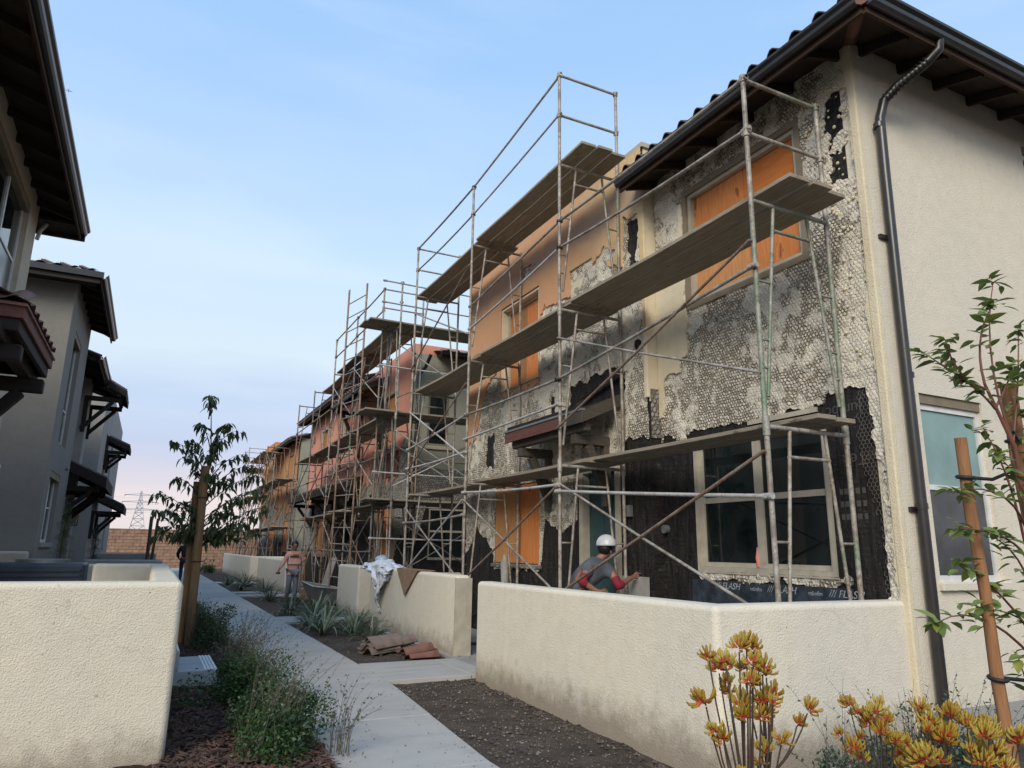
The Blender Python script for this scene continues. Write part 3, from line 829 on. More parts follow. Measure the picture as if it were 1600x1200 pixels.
# end wall facing the camera
FSa = FS(YA)
EL = (6.36, 7.33, 1.27, 3.0); EU = (8.86, 10.0, 5.1, 6.34)
mb = MB(); wall_holes(mb, FSa, XA, 14, -.1, 6.75, .2, [EL, EU]); mb.build('end_wall', M['stucco_white'], hA)
for h in (EL, EU):
    mb = MB()
    F = FSa; fbox(mb, F, h[0], h[1], -.19, -.02, h[3] - .09, h[3] - .002); mb.build('lintel', M['trim_dark'], hA)
w = window(hA, FSa, EL[0], EL[1], EL[2], EL[3] - .09, 1, 2, 'frame_white', rec=.06, fw=.055, bar=.04, panes=['screen', 'blind_teal'], split=.52)
mb = MB(); fbox(mb, FSa, EL[0] + .06, EL[1] - .06, -.068, -.0655, 2.03, 2.34); mb.build('blind_gap', M['glass'], w)
window(hA, FSa, EU[0], EU[1], EU[2], EU[3] - .09, 2, 1, 'frame_white', rec=.06)
mb = MB(); fbox(mb, FSa, EL[0] - .03, EL[1] + .03, -.1, .045, EL[2] - .075, EL[2] - .003); bev(mb.build('window_sill', M['stucco_white'], hA), .008)
mb = MB(); mb.box((XA - .004 + .03, YA - .012, -.1), (14, YA - .001, .22)); mb.build('weep_screed', M['concrete_grey_cap'], hA)

# --- front A coats
def blackA(U, Z):
    top = curve(U, [(4.3, 3.07), (4.85, 3.08), (4.87, 2.96), (6.9, 2.98), (6.98, 2.80), (7.2, 2.95), (7.3, 3.05), (7.48, 2.9)])
    left = curve(Z, [(0, 4.40), (1.1, 4.37), (1.8, 4.28), (2.3, 4.30), (2.6, 4.36), (3.1, 4.37)])
    b = np.minimum(top - Z, U - left)
    strip = sdb(U, Z, 4.72, 6.86, 1.195, 1.30)
    b = np.minimum(b, -strip)
    blob = np.maximum(sdb(U, Z, 4.28, 4.58, 5.85, 6.24), sdb(U, Z, 4.23, 4.52, 5.25, 6.0))
    hole = .09 - np.hypot(U - 4.40, (Z - 5.66) * .8); hole2 = .05 - np.hypot(U - 4.33, Z - 6.0)
    blob = np.minimum(blob, -np.maximum(hole, hole2)) + .05 * fbm(U, Z, 9, 3, 55)
    return np.maximum(b, blob)
def openA(U, Z): return np.maximum(sdb(U, Z, UW[0] - .04, UW[1] + .04, UW[2] - .05, UW[3] + .05), sdb(U, Z, LW[0], LW[1], LW[2], LW[3]))
def fscrA(U, Z): return np.minimum(-blackA(U, Z) + wob(U, Z, .09, 7, 1) + wob(U, Z, .03, 30, 2), -openA(U, Z) - .002)
def lumps(U, Z): return .016 * fbm(U, Z, 3.5, 3, 11) + .017 * fbm(U, Z, 19, 3, 12)
layer('scratch_coat', M['scratch'], hA, FA, YA + .01, YJ - .03, -.1, 6.75, .022, fscrA, .022, .02, lumps, kind='stuff')
def fyelA(U, Z):
    strip = 4.245 + .02 * np.sin(Z * 2) - U
    pan = np.maximum(sdb(U, Z, 7.02, 7.6, 3.75, 5.35), sdb(U, Z, 6.86, 7.1, 3.95, 5.0))
    pan = np.maximum(pan, sdb(U, Z, 7.36, 7.6, 3.2, 4.5))
    pan = np.minimum(pan, (U - 7.5) * .0 + 1)
    top = sdb(U, Z, 6.84, 6.93, 4.9, 6.1)
    return np.maximum(strip, np.maximum(pan, top)) + wob(U, Z, .07, 5, 21) + wob(U, Z, .025, 24, 22)
layer('stucco_remnant', M['stucco_edge'], hA, FA, YA + .0, YJ - .03, -.1, 6.73, .02, lambda U, Z: np.minimum(fyelA(U, Z), -openA(U, Z) - .002), .045, .04, lambda U, Z: .003 * fbm(U, Z, 6, 2, 5), kind='stuff')
mb = MB(); mb.box((XA - .052, YA - .004, -.1), (XA + .02, YA + .085, 6.74)); bev(mb.build('corner_bead', M['stucco_edge'], hA), .012, 2)
# mortar dabs left on the lath
mb = MB(); r = random.Random(4)
for k in range(120):
    u = r.uniform(4.24, 4.85); z = r.uniform(4.6, 6.3) if r.random() < .8 else r.uniform(3.2, 4.6)
    if 4.9 < u: continue
    mb.ball(FA(u, .034, z), r.uniform(.010, .022), 7, 5, 0, (.7, 1, 1))
mb.build('mortar_dabs', M['stucco_edge'], hA, kind='stuff')
# wire showing where the coat broke away
def wire(parent, F, u0, u1, z0, z1, cond, s=.042, d=.014):
    mb = MB(); h = s / math.sqrt(3)
    nz_ = int((z1 - z0) / (1.5 * h)); nu = int((u1 - u0) / s)
    for j in range(nz_):
        for i in range(nu):
            cu_ = u0 + i * s + (s / 2 if j % 2 else 0); cz_ = z0 + j * 1.5 * h
            if not cond(cu_, cz_): continue
            P = [(cu_ + h * math.sin(math.radians(60 * k)), cz_ + h * math.cos(math.radians(60 * k))) for k in (0, 1, 2, 3)]
            for a, b in zip(P, P[1:]):
                mb.tube([F(a[0], d, a[1]), F(b[0], d, b[1])], .0013, 3, cap=False)
    return mb.build('wire_lath', M['wire'], parent, kind='stuff')
rw = random.Random(9)
wire(hA, FA, 4.30, 4.62, 1.15, 3.05, lambda u, z: u < 4.42 + .08 * math.sin(z * 3) + rw.uniform(-.02, .03))
# printed words on the paper: the sheet hangs upside down
text_on(hA, 'Jumbo', .17, M['print_dark'], FA(4.45, .004, 2.93), (0, 1, 0), (0, 0, -1))
text_on(hA, 'Tex', .17, M['print_dark'], FA(4.45, .004, 2.44), (0, 1, 0), (0, 0, -1))
for z in (2.06, 1.94, 1.82):
    for q in range(5):
        mb = MB(); fbox(mb, FA, 4.50 + q * .062, 4.535 + q * .062 + .012 * (q % 2), .002, .0035, z, z + .055); mb.build('blurred_print', M['print_dark'], hA)
mb = MB(); fbox(mb, FA, 4.72, 6.95, .012, .03, .72, 1.185); fl = mb.build('flashing_strip', M['flashing'], hA)
u = 6.55
for k in range(3):
    text_on(fl, '/// FLASH', .098, M['print_pale'], FA(u, .0305, 1.10), (0, -1, 0), (0, 0, 1), shear=.3)
    if k < 2: text_on(fl, 'mfmfm', .06, M['print_pale'], FA(u - .54, .0305, 1.10), (0, -1, 0), (0, 0, 1))
    u -= .78
# seam bands of the paper left of the window
for uu in (7.0, 7.24):
    mb = MB(); fbox(mb, FA, uu, uu + .03, .004, .012, .2, 2.9); mb.build('paper_lap', M['paper'], hA)
mb = MB(); fbox(mb, FA, 4.86, 7.4, .004, .016, 2.86, 2.95); mb.build('paper_lap', M['paper'], hA)

# windows and boards of A
def jambs(parent, F, h, d0, d1, w, mat, name='jamb'):
    mb = MB(); fbox(mb, F, h[0], h[0] + w, d0, d1, h[2], h[3]); fbox(mb, F, h[1] - w, h[1], d0, d1, h[2], h[3])
    fbox(mb, F, h[0] + w, h[1] - w, d0, d1, h[3] - w, h[3]); fbox(mb, F, h[0] + w, h[1] - w, d0, d1, h[2], h[2] + w)
    return mb.build(name, mat, parent)
def trim(parent, F, h, w, d0, d1, mat, name='window_trim'):
    g = (h[0] - w, h[1] + w, h[2] - w, h[3] + w)
    return jambs(parent, F, g, d0, d1, w + .02, mat, name)
trim(hA, FA, UW, .055, -.02, .035, M['trim_dark'])
jambs(hA, FA, (UW[0] + .022, UW[1] - .022, UW[2] + .022, UW[3] - .022), -.12, .0, .05, M['frame_beige'], 'window_frame')
def boards(parent, F, h, rows, d=-.07, mats=('plywood',), inset=.075):
    """rows: list of (u0,u1,z0,z1,mat) fractions"""
    for k, (a, b, c, e, mt) in enumerate(rows):
        U0 = h[0] + inset; U1 = h[1] - inset; Z0 = h[2] + inset; Z1 = h[3] - inset
        mb = MB(); fbox(mb, F, U0 + (U1 - U0) * a + .003, U0 + (U1 - U0) * b - .003, d - .018, d + (.004 if k % 2 else 0), Z0 + (Z1 - Z0) * c + .003, Z0 + (Z1 - Z0) * e - .003)
        mb.build('plywood_board', M[mt], parent)
boards(hA, FA, UW, [(0, .48, .52, 1, 'plywood_h'), (.48, 1, .42, 1, 'plywood'), (0, .46, .30, .52, 'plywood_h'), (0, .46, 0, .30, 'plywood'), (.46, 1, 0, .42, 'plywood_pale')])
jambs(hA, FA, LW, -.1, .018, .05, M['frame_beige'], 'window_frame')
window(hA, FA, LW[0] + .052, LW[1] - .052, LW[2] + .052, LW[3] - .052, 2, 2, 'frame_beige', rec=.05, fw=.05, bar=.055, split=.53)
mb = MB(); mb.tube([FA(5.93, -.045, 1.35), FA(5.935, -.03, 1.45), FA(5.94, -.04, 1.56)], [.028, .022, .006], 6); mb.build('pink_rag', M['pink'], hA)
mb = MB(); fbox(mb, FA, LW[0] - .01, LW[1] + .05, .0, .03, LW[2] - .022, LW[2] - .004); mb.build('window_sill', M['frame_beige'], hA)
mb = MB(); fbox(mb, FA, 4.95, 5.9, .01, .035, 2.905, 2.955); mb.build('head_flashing', M['frame_beige'], hA)
# pipe sleeve
mb = MB(); mb.tube([FA(7.42, .0, 1.78), FA(7.42, .06, 1.78)], .055, 12); mb.build('pipe_sleeve', M['grey_metal'], hA)

# --- wing coats
ZS = [(7.4, 4.4), (7.5, 4.45), (7.56, 6.25), (7.93, 6.28), (7.97, 5.62), (8.25, 5.72), (8.6, 5.95), (8.9, 5.70), (9.3, 5.80), (9.45, 5.50), (9.9, 5.58), (10.3, 5.6), (10.45, 5.5), (10.5, 4.3), (12.0, 4.32), (12.2, 4.85), (12.6, 4.7), (12.8, 4.45), (13.0, 4.0), (13.2, 3.65), (13.6, 3.5)]
ZB = [(7.4, 2.96), (8.0, 2.98), (8.18, 2.78), (9.25, 2.75), (9.3, 1.95), (9.7, 1.8), (10.3, 1.95), (10.45, 1.2), (12.2, 1.14), (12.3, 1.55), (12.7, 1.7), (13.0, 1.95), (13.3, 1.6), (13.6, 1.3)]
def openW(U, Z):
    o = np.maximum(sdb(U, Z, WB[0] - .02, WB[1] + .02, WB[2] - .02, WB[3] + .02), sdb(U, Z, *BW))
    return np.maximum(o, sdb(U, Z, DW[0] - .05, DW[1] + .05, -1, DW[3] + .05))
def blackW(U, Z):
    b = curve(U, ZB) - Z
    p1 = sdb(U, Z, 12.2, 12.75, 2.95, 3.72) - .10 * np.abs(np.sin(U * 14))
    p2 = sdb(U, Z, 8.0, 9.55, 3.55, 4.12) - .03
    p3 = sdb(U, Z, 7.62, 7.86, 4.9, 6.15)
    p4 = .10 - np.hypot(U - 7.72, Z - 4.3); p5 = .12 - np.hypot((U - 10.05) * 1.6, (Z - 3.85) * .8)
    return np.maximum.reduce([b, p1, p2, p3, p4, p5])
def fscrW(U, Z): return np.minimum(-blackW(U, Z) + wob(U, Z, .12, 5, 31) + wob(U, Z, .04, 26, 32), -openW(U, Z) - .002)
layer('scratch_coat', M['scratch'], hA, FWg, YJ, YW, -.1, 7.2, .03, fscrW, .022, .02, lumps, kind='stuff')
NI = (8.76, 9.44, 5.30, 5.98)
def fyelW(U, Z):
    s = Z - curve(U, ZS)
    chips = np.maximum(.09 - np.hypot((U - 10.9) * .5, (Z - 6.55) * 1.1), .16 - np.hypot((U - 8.35) * .7, Z - 5.85))
    s = np.minimum(s, -np.maximum(chips, -1))
    return s + wob(U, Z, .16, 4, 41) + wob(U, Z, .05, 22, 42)
layer('stucco_remnant', M['stucco_wing'], hA, FWg, YJ - .025, YW, 2.5, 7.2, .025, lambda U, Z: np.minimum(fyelW(U, Z), -np.maximum(openW(U, Z), sdb(U, Z, *NI)) - .002), .05, .045, lambda U, Z: .003 * fbm(U, Z, 5, 2, 6), kind='stuff')
mb = MB(); fbox(mb, FWg, NI[0], NI[1], .002, .018, NI[2], NI[3]); mb.build('niche_back', M['stucco_edge'], hA)
layer('scratch_coat', M['scratch'], hA, FWg, NI[0], NI[1], NI[2], NI[3], .02, lambda U, Z: NI[2] + .33 + (9.1 - U) * .5 - Z + wob(U, Z, .16, 6, 77), .026, .01, kind='stuff')
# near pilaster of the wing standing proud, its face to the camera
mb = MB(); mb.box((XW - .045, YJ - .03, 3.5), (XW + .001, YJ + .05, 6.9)); bev(mb.build('corner_bead', M['stucco_edge'], hA), .01, 2)
mb = MB(); mb.box((XW - .04, YW - .05, 3.7), (XW + .2, YW + .035, 7.2)); bev(mb.build('corner_bead', M['stucco_wing'], hA), .01, 2)
jambs(hA, FWg, WB, -.16, .03, .035, M['stucco_edge'], 'window_reveal')
jambs(hA, FWg, (WB[0] + .037, WB[1] - .037, WB[2] + .037, WB[3] - .037), -.17, -.09, .05, M['frame_beige'], 'window_frame')
boards(hA, FWg, WB, [(0, .5, 0, 1, 'plywood'), (.5, .78, 0, 1, 'plywood_pale'), (.78, 1, 0, 1, 'plywood')], -.13, inset=.09)
boards(hA, FWg, BW, [(0, .5, 0, 1, 'plywood'), (.5, 1, 0, 1, 'plywood_pale')], .0, inset=.01)
mb = MB(); fbox(mb, FWg, BW[0] - .05, BW[1] + .08, .0, .05, BW[2] - .07, BW[2] - .01); mb.build('broken_sill', M['scratch_end'], hA)
jambs(hA, FWg, (DW[0], DW[1], DW[2] - .1, DW[3]), -.12, .03, .10, M['frame_beige'], 'door_frame')
dr = MB(); fbox(dr, FWg, DW[0] + .103, DW[1] - .103, -.13, -.09, .02, DW[3] - .103); dr = dr.build('door', M['door_teal'], hA)
for (a, b, c, e) in ((.2, .47, .2, 1.0), (.57, .84, .2, 1.0), (.2, .47, 1.15, 2.4), (.57, .84, 1.15, 2.4)):
    mb = MB(); jm = (DW[0] + a, DW[0] + b, c, e)
    fbox(mb, FWg, jm[0], jm[1], -.0898, -.080, jm[2], jm[3]); bev(mb.build('door_panel', M['door_teal'], dr), .008)
mb = MB(); mb.tube([FWg(8.36, -.09, 1.05), FWg(8.36, -.03, 1.05), FWg(8.48, -.03, 1.05)], .012, 6); mb.build('door_handle', M['bronze'], dr)
mb = MB(); fbox(mb, FWg, 7.55, 8.12, .03, .04, .25, 1.18); mb.build('cement_sheet', M['sheet'], hA)
mb = MB(); fbox(mb, FWg, 7.88, 7.96, .02, .07, 1.95, 2.1); mb.build('electrical_box', M['grey_metal'], hA)
# wall lap lines right of the door
for uu in (7.6, 7.86, 9.5, 9.9, 12.4, 12.9):
    mb = MB(); fbox(mb, FWg, uu, uu + .035, .004, .012, .1, 1.6 if uu > 9 else 2.8); mb.build('paper_lap', M['paper'], hA)

# --- broken plaster below, hose and debris by the gate
mb = MB(); mb.tube([FWg(13.2, .06, 0), FWg(13.2, .06, .9)], .05, 8); mb.build('drain_pipe', M['pvc'], hA)

# --- door awning of the wing
aw = thing('door_awning', 'tiled door awning with red primed fascia and timber brackets on the nearest house', 'awning', (XW, 9.1, 3.3))
ax0, ay0, ay1 = 5.12, 8.12, 10.45
mb = MB(); mb.add([(ax0, ay0, 3.36), (XW, ay0, 3.66), (XW, ay1, 3.66), (ax0, ay1, 3.36), (ax0, ay0, 3.31), (XW, ay0, 3.61), (XW, ay1, 3.61), (ax0, ay1, 3.31)], [(0, 3, 2, 1), (4, 5, 6, 7), (0, 1, 5, 4), (1, 2, 6, 5), (2, 3, 7, 6), (3, 0, 4, 7)]); mb.build('roof_deck', M['soffit'], aw)
mb = MB(); mb.box((ax0 - .03, 8.75, 3.20), (ax0, ay1 + .02, 3.37)); mb.build('fascia', M['fascia_red'], aw)
mb = MB(); mb.box((ax0 - .034, ay0 - .03, 3.20), (ax0 - .002, 8.747, 3.37)); mb.build('fascia', M['timber'], aw)
mb = MB(); mb.prism([(ax0, 3.21), (ax0, 3.37), (XW, 3.68), (XW, 3.50)], 'Y', ay0 - .034, ay0 - .004); mb.build('end_fascia', M['timber'], aw)
mb = MB(); mb.prism([(ax0, 3.21), (ax0, 3.37), (XW, 3.68), (XW, 3.50)], 'Y', ay1 + .004, ay1 + .034); mb.build('end_fascia', M['fascia_red'], aw)
mb = MB(); mb.box((ax0 - .045, ay0 - .04, 3.365), (ax0 + .02, ay1 + .04, 3.395)); mb.build('drip_edge', M['grey_metal'], aw)
mb = MB(); mb.beam((ax0 + .02, ay0 + .1, 3.43), (ax0 + .02, ay1, 3.43), .03, .06); mb.build('torn_underlay', M['paper'], aw)
for yy in (8.45, 10.1):
    mb = MB(); mb.beam((ax0 + .05, yy, 3.02), (XW, yy, 3.02), .13, .14); mb.beam((ax0 + .28, yy, 2.95), (XW - .02, yy, 2.22), .12, .13, (0, 1, 0)); mb.beam((XW - .055, yy, 2.1), (XW - .055, yy, 2.96), .11, .11)
    bev(mb.build('bracket', M['timber'], aw), .012)
mb = MB(); mb.beam((ax0 + .12, ay0 + .05, 3.17), (ax0 + .12, ay1 - .05, 3.17), .12, .14); bev(mb.build('purlin', M['timber'], aw), .03, 3)
for k in range(5):
    yy = ay0 + .3 + k * .52; mb = MB(); mb.beam((ax0 + .03, yy, 3.28), (XW, yy, 3.58), .05, .08); mb.build('rafter', M['soffit'], aw)
mb = MB(); mb.add([(XW - .045, 7.9, 4.0), (XW - .045, 9.5, 3.68), (XW - .12, 9.5, 3.66), (XW - .12, 7.9, 3.95)], [(0, 1, 2, 3)]); mb.build('torn_flashing', M['frame_beige'], aw)

# --- eaves, gutter and tiles
def gutter(parent, pts, w=.12, h=.11, out=(-1, 0)):
    """K profile gutter run between two points, mitred by overrun; out = outward direction"""
    (x0, y0, z), (x1, y1, _) = pts
    prof = [(0, 0), (-.0, -h), (w * .45, -h), (w * .62, -h * .75), (w * .7, -h * .45), (w * .95, -h * .2), (w, 0), (w - .012, 0), (w * .85, -h * .2), (w * .6, -h * .4), (w * .5, -h * .9), (.01, -h * .9), (.01, 0)]
    mb = MB(); vs = []
    for (x, y) in ((x0, y0), (x1, y1)):
        for a, b in prof: vs.append((x + out[0] * a, y + out[1] * a, z + b))
    n = len(prof)
    mb.add(vs, [(i, (i + 1) % n, n + (i + 1) % n, n + i) for i in range(n)] + [tuple(range(n)), tuple(reversed(range(n, 2 * n)))])
    return mb.build('gutter', M['bronze'], parent)
def tile_mesh(l=.42, w=.30, h=.075, th=.014, n=8):
    mb = MB(); top = []; bot = []
    for i in range(n + 1):
        t = i / n; y = (t - .5) * w
        z = h * math.sin(math.pi * min(1, t / .62)) if t < .62 else -h * .22 * math.sin(math.pi * (t - .62) / .38)
        top.append((y, z)); bot.append((y, z - th))
    ring = top + bot[::-1]; m_ = len(ring)
    vs = [(0, a, b) for a, b in ring] + [(l, a, b) for a, b in ring]
    mb.add(vs, [(i, (i + 1) % m_, m_ + (i + 1) % m_, m_ + i) for i in range(m_)])
    mb.add(vs, [(i, i + 1, m_ - 2 - i, m_ - 1 - i) for i in range(n)])
    mb.add([vs[m_ + i] for i in range(m_)], [(i, i + 1, m_ - 2 - i, m_ - 1 - i) for i in range(n)])
    me = bpy.data.meshes.new('roof_tile'); me.from_pydata(mb.v, [], mb.f); me.polygons.foreach_set('use_smooth', [k < m_ for k in range(len(mb.f))])
    return me
TILE = {k: tile_mesh() for k in ('tile', 'tile_red', 'tile_grey')}
for k, me in TILE.items(): me.materials.append(M[k])
def tile_obj(parent, p, rot, kind='tile', s=1.0):
    o = bpy.data.objects.new('roof_tile', TILE[kind]); C.objects.link(o)
    if parent: o.parent = parent
    o.location = Vector(p) - wl(parent); o.rotation_euler = rot; o.scale = (s, s, s); return o
def eave(parent, kind, a, b, c, z0, over, slope, out, rows=2, tile='tile', ridge=None, lift=.06, soff='soffit', hip=(1, 1)):
    """an eave along u from a to b; c is the wall plane, 'over' the overhang, slope rise per metre"""
    def P(u, d, z): return (c - d, u, z) if out == 'W' else (c + d, u, z) if out == 'E' else (u, c - d, z)
    dn = {'W': (-1, 0), 'E': (1, 0), 'S': (0, -1)}[out]
    # boarded underside, rising with the slope
    mb = MB(); ext = .6
    ha = (over + ext) if hip[0] else 0; hb = (over + ext) if hip[1] else 0
    vs = [P(a, over, z0), P(b, over, z0), P(b - hb, -ext, z0 + slope * (over + ext)), P(a + ha, -ext, z0 + slope * (over + ext))]
    vs += [(v[0], v[1], v[2] + .03) for v in vs]
    mb.add(vs, [(0, 1, 2, 3), (4, 7, 6, 5), (0, 4, 5, 1), (1, 5, 6, 2), (2, 6, 7, 3), (3, 7, 4, 0)]); mb.build('eave_board', M[soff], parent)
    n = max(2, int((b - a) / .61))
    for k in range(n + 1):
        u = a + .08 + (b - a - .16) * k / n
        if (hip[0] and u < a + over) or (hip[1] and u > b - over): continue
        mb = MB(); mb.beam(P(u, over - .03, z0 - .055), P(u, -.1, z0 - .055 + slope * (over + .07)), .045, .10); mb.build('rafter_tail', M[soff], parent)
    mb = MB(); p0 = P(a, over - .0, z0 - .12); p1 = P(b, over + .03, z0 + .055); mb.box(p0, p1); mb.build('fascia', M['fascia'], parent)
    p0 = P(a, over + .032, z0 + .05); p1 = P(b, over + .032, z0 + .05)
    gutter(parent, (p0, p1), out=dn)
    # tiles
    th = math.atan(slope)
    nt = int((b - a) / .29)
    for j in range(rows):
        for k in range(nt):
            u = a + .15 + k * .29; d = over + (.12 if lift > .08 else .03) - j * .36
            if hip[0] and u < a + j * .36: continue
            if hip[1] and u > b - j * .36: continue
            pos = P(u, d, z0 + lift + slope * (over - d) + .0)
            rz = {'W': 0, 'E': math.pi, 'S': math.pi / 2}[out]
            tile_obj(parent, pos, (rnd.uniform(-.02, .02), -th + rnd.uniform(-.03, .03), rz + rnd.uniform(-.02, .02)), tile)
eave(hA, '', 3.6, 7.46, XA, 6.5, .58, .30, 'W', rows=3, hip=(1, 0), lift=.098)
eave(hA, '', 5.37, 14, YA, 6.5, .55, .30, 'S', rows=3, hip=(1, 0))
mb = MB()   # roof slopes behind the first courses
mb.add([(5.35, 3.58, 6.56), (14, 3.58, 6.56), (14, 8.5, 8.04), (9.9, 8.2, 7.95), (5.35, 7.46, 6.56), (9.9, 7.46, 7.94)], [(0, 1, 2, 3), (0, 3, 5, 4)])
mb.build('roof', M['tile'], hA)
# downspout with its crooked neck
mb = MB()
mb.tube([(6.42, 3.55, 6.48), (6.42, 3.57, 6.36), (6.36, 3.68, 6.25), (6.22, 3.9, 6.10), (6.16, 4.02, 5.98), (6.14, 4.07, 5.80), (6.14, 4.08, 5.2), (6.12, 4.08, 3.6), (6.10, 4.08, .0)], .048, 10)
for k in range(12):
    t = k / 11; y = 3.66 + .33 * t; mb.tube([(6.36 - .19 * t, y, 6.27 - .26 * t), (6.355 - .19 * t, y + .012, 6.262 - .26 * t)], .053, 10)
for z in (5.7, 3.1, 1.9): mb.tube([(6.13 if z > 3 else 6.11, 4.08, z), (6.13 if z > 3 else 6.11, 4.08, z + .05)], .054, 10)
mb.build('downspout', M['bronze'], hA)
mb = MB(); mb.box((6.02, 4.118, 1.88), (6.2, 4.146, 1.92)); mb.box((6.02, 4.118, 4.5), (6.2, 4.146, 4.54)); mb.build('downspout_strap', M['bronze'], hA)
mb = MB(); mb.tube([(5.3, 3.56, 6.52), (6.9, 5.1, 7.02)], .085, 8); mb.build('hip_cap', M['tile_red'], hA)

# ================================================================== MIDDLE HOUSE (right)
hB = thing('townhouse', 'middle right hand house with salmon pink stripped front and olive end wall', 'house', (6.0, 18, 0))
FB = FW(6.0)
Bh = [(19.25, 20.6, 4.35, 5.9), (19.2, 20.9, 1.2, 2.75), (24.3, 25.6, 4.7, 6.1), (28.3, 29.4, 5.1, 6.1), (23.2, 25.2, .1, 2.7), (27.5, 29.5, 1.2, 2.7)]
mb = MB(); wall_holes(mb, FB, 18.2, 31.8, -.1, 6.95, .2, Bh); mb.build('front_wall', M['paper'], hB)
def openB(U, Z): return np.maximum.reduce([sdb(U, Z, *h) for h in Bh])
ZBB = [(18, 2.0), (19, 1.6), (19.2, 1.0), (21, 1.1), (21.1, 3.0), (23, 2.9), (23.2, 3.2), (26, 3.0), (27, 1.8), (28, 1.2), (30, 1.4), (33, 1.0)]
ZSB = [(18, 4.3), (18.5, 4.5), (19.0, 4.0), (19.2, 3.35), (20.7, 3.35), (21, 4.4), (21.6, 4.3), (22, 3.4), (27, 3.35), (28, 3.2), (33, 3.1)]
layer('scratch_coat', M['scratch_far'], hB, FB, 18.02, 31.8, -.1, 6.4, .06, lambda U, Z: np.minimum(Z - curve(U, ZBB) + wob(U, Z, .3, 3, 51) + wob(U, Z, .08, 14, 52), -openB(U, Z)), .022, .02, None, kind='stuff')
layer('stucco_remnant', M['stucco_salmon'], hB, FB, 18.0, 31.8, 2.9, 6.98, .06, lambda U, Z: np.minimum(Z - curve(U, ZSB) + wob(U, Z, .28, 3, 61) + wob(U, Z, .06, 14, 62), np.minimum(-openB(U, Z), np.where(U < 21.9, 6.97 - Z, 6.86 - Z))), .05, .045, None, kind='stuff')
mb = MB(); mb.box((5.97, 18.0, 6.72), (12, 21.9, 6.98)); mb.box((6.2, 21.7, 6.4), (12, 21.9, 6.98)); mb.build('parapet', M['stucco_salmon'], hB)
mb = MB()
FBe = FS(18.0)
E1 = (6.42, 7.02, 4.2, 5.6); E2 = (6.55, 7.6, 1.2, 2.55)
wall_holes(mb, FBe, 6.0, 10.5, 3.5, 6.72, .2, [E1]); mb.build('end_wall', M['stucco_olive'], hB)
mb = MB(); wall_holes(mb, FBe, 6.0, 10.5, -.1, 3.5, .2, [E2]); mb.build('end_wall_lower', M['paper'], hB)
layer('scratch_coat', M['scratch_end'], hB, FBe, 6.0, 10.5, -.1, 3.7, .06, lambda U, Z: np.minimum(np.minimum(Z - curve(U, [(6, .9), (6.5, 2.7), (8, 2.75), (11, 2.7)]) + wob(U, Z, .12, 6, 71), 3.58 - Z + wob(U, Z, .05, 9, 72)), -sdb(U, Z, *E2)), .02, .018, None, kind='stuff')
window(hB, FBe, *E1, 1, 2, 'trim_dark', rec=.05); window(hB, FBe, *E2, 1, 2, 'frame_beige', rec=.05, split=.55)
mb = MB(); fbox(mb, FBe, E1[0] - .04, E1[1] + .12, .002, .05, E1[2] - .1, E1[2] - .01); mb.build('window_sill', M['stucco_tan'], hB)
mb = MB(); fbox(mb, FBe, 6.3, 10.5, .002, .02, 3.78, 3.81); fbox(mb, FBe, 6.3, 10.5, .002, .02, 5.95, 5.98); mb.build('joint_line', M['stucco_tan'], hB)
eave(hB, '', 6.55, 10.5, 18.0, 6.68, .45, .28, 'S', rows=2, hip=(0, 0), tile='tile_grey')
eave(hB, '', 22.0, 32.0, 6.0, 6.74, .55, .30, 'W', rows=2, hip=(0, 0), tile='tile_grey')
mb = MB(); mb.add([(5.4, 21.95, 6.82), (5.4, 32, 6.82), (9, 32, 7.87), (9, 21.95, 7.87)], [(0, 1, 2, 3)]); mb.add([(6.5, 17.5, 6.72), (10.5, 17.5, 6.72), (10.5, 20, 7.3), (6.5, 20, 7.3)], [(0, 1, 2, 3)]); mb.build('roof', M['tile_grey'], hB)
mb = MB(); mb.tube([(6.3, 17.62, 6.62), (6.22, 17.8, 6.3), (6.1, 17.92, 6.1), (6.08, 17.93, 5.6), (6.08, 17.93, 0)], .05, 7); mb.build('downspout', M['bronze'], hB)
for h, mt in ((Bh[0], 'plywood'), (Bh[1], 'plywood'), (Bh[5], 'plywood_pale'), (Bh[2], 'plywood_h'), (Bh[3], 'plywood_h')):
    boards(hB, FB, h, [(0, .5, 0, 1, mt), (.5, 1, 0, 1, 'plywood_pale' if h is Bh[0] else mt)], -.03, inset=.02)
    trim(hB, FB, h, .08, .0, .075, M['trim_dark'] if h[2] < 3 else M['frame_beige'])
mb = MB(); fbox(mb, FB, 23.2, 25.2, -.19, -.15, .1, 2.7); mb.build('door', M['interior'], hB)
mb = MB(); fbox(mb, FB, 18.95, 19.9, .05, .08, 3.45, 4.15); mb.build('shutter_panel', M['fascia_red'], hB)
mb = MB(); fbox(mb, FB, 19.93, 20.9, .05, .08, 3.45, 4.15); mb.build('shutter_panel', M['fascia_red'], hB)
mb = MB(); mb.tube([FB(30.9, .04, 5.95), FB(30.9, .09, 5.95)], .16, 14); mb.build('round_vent', M['trim_dark'], hB)
FHT = .14
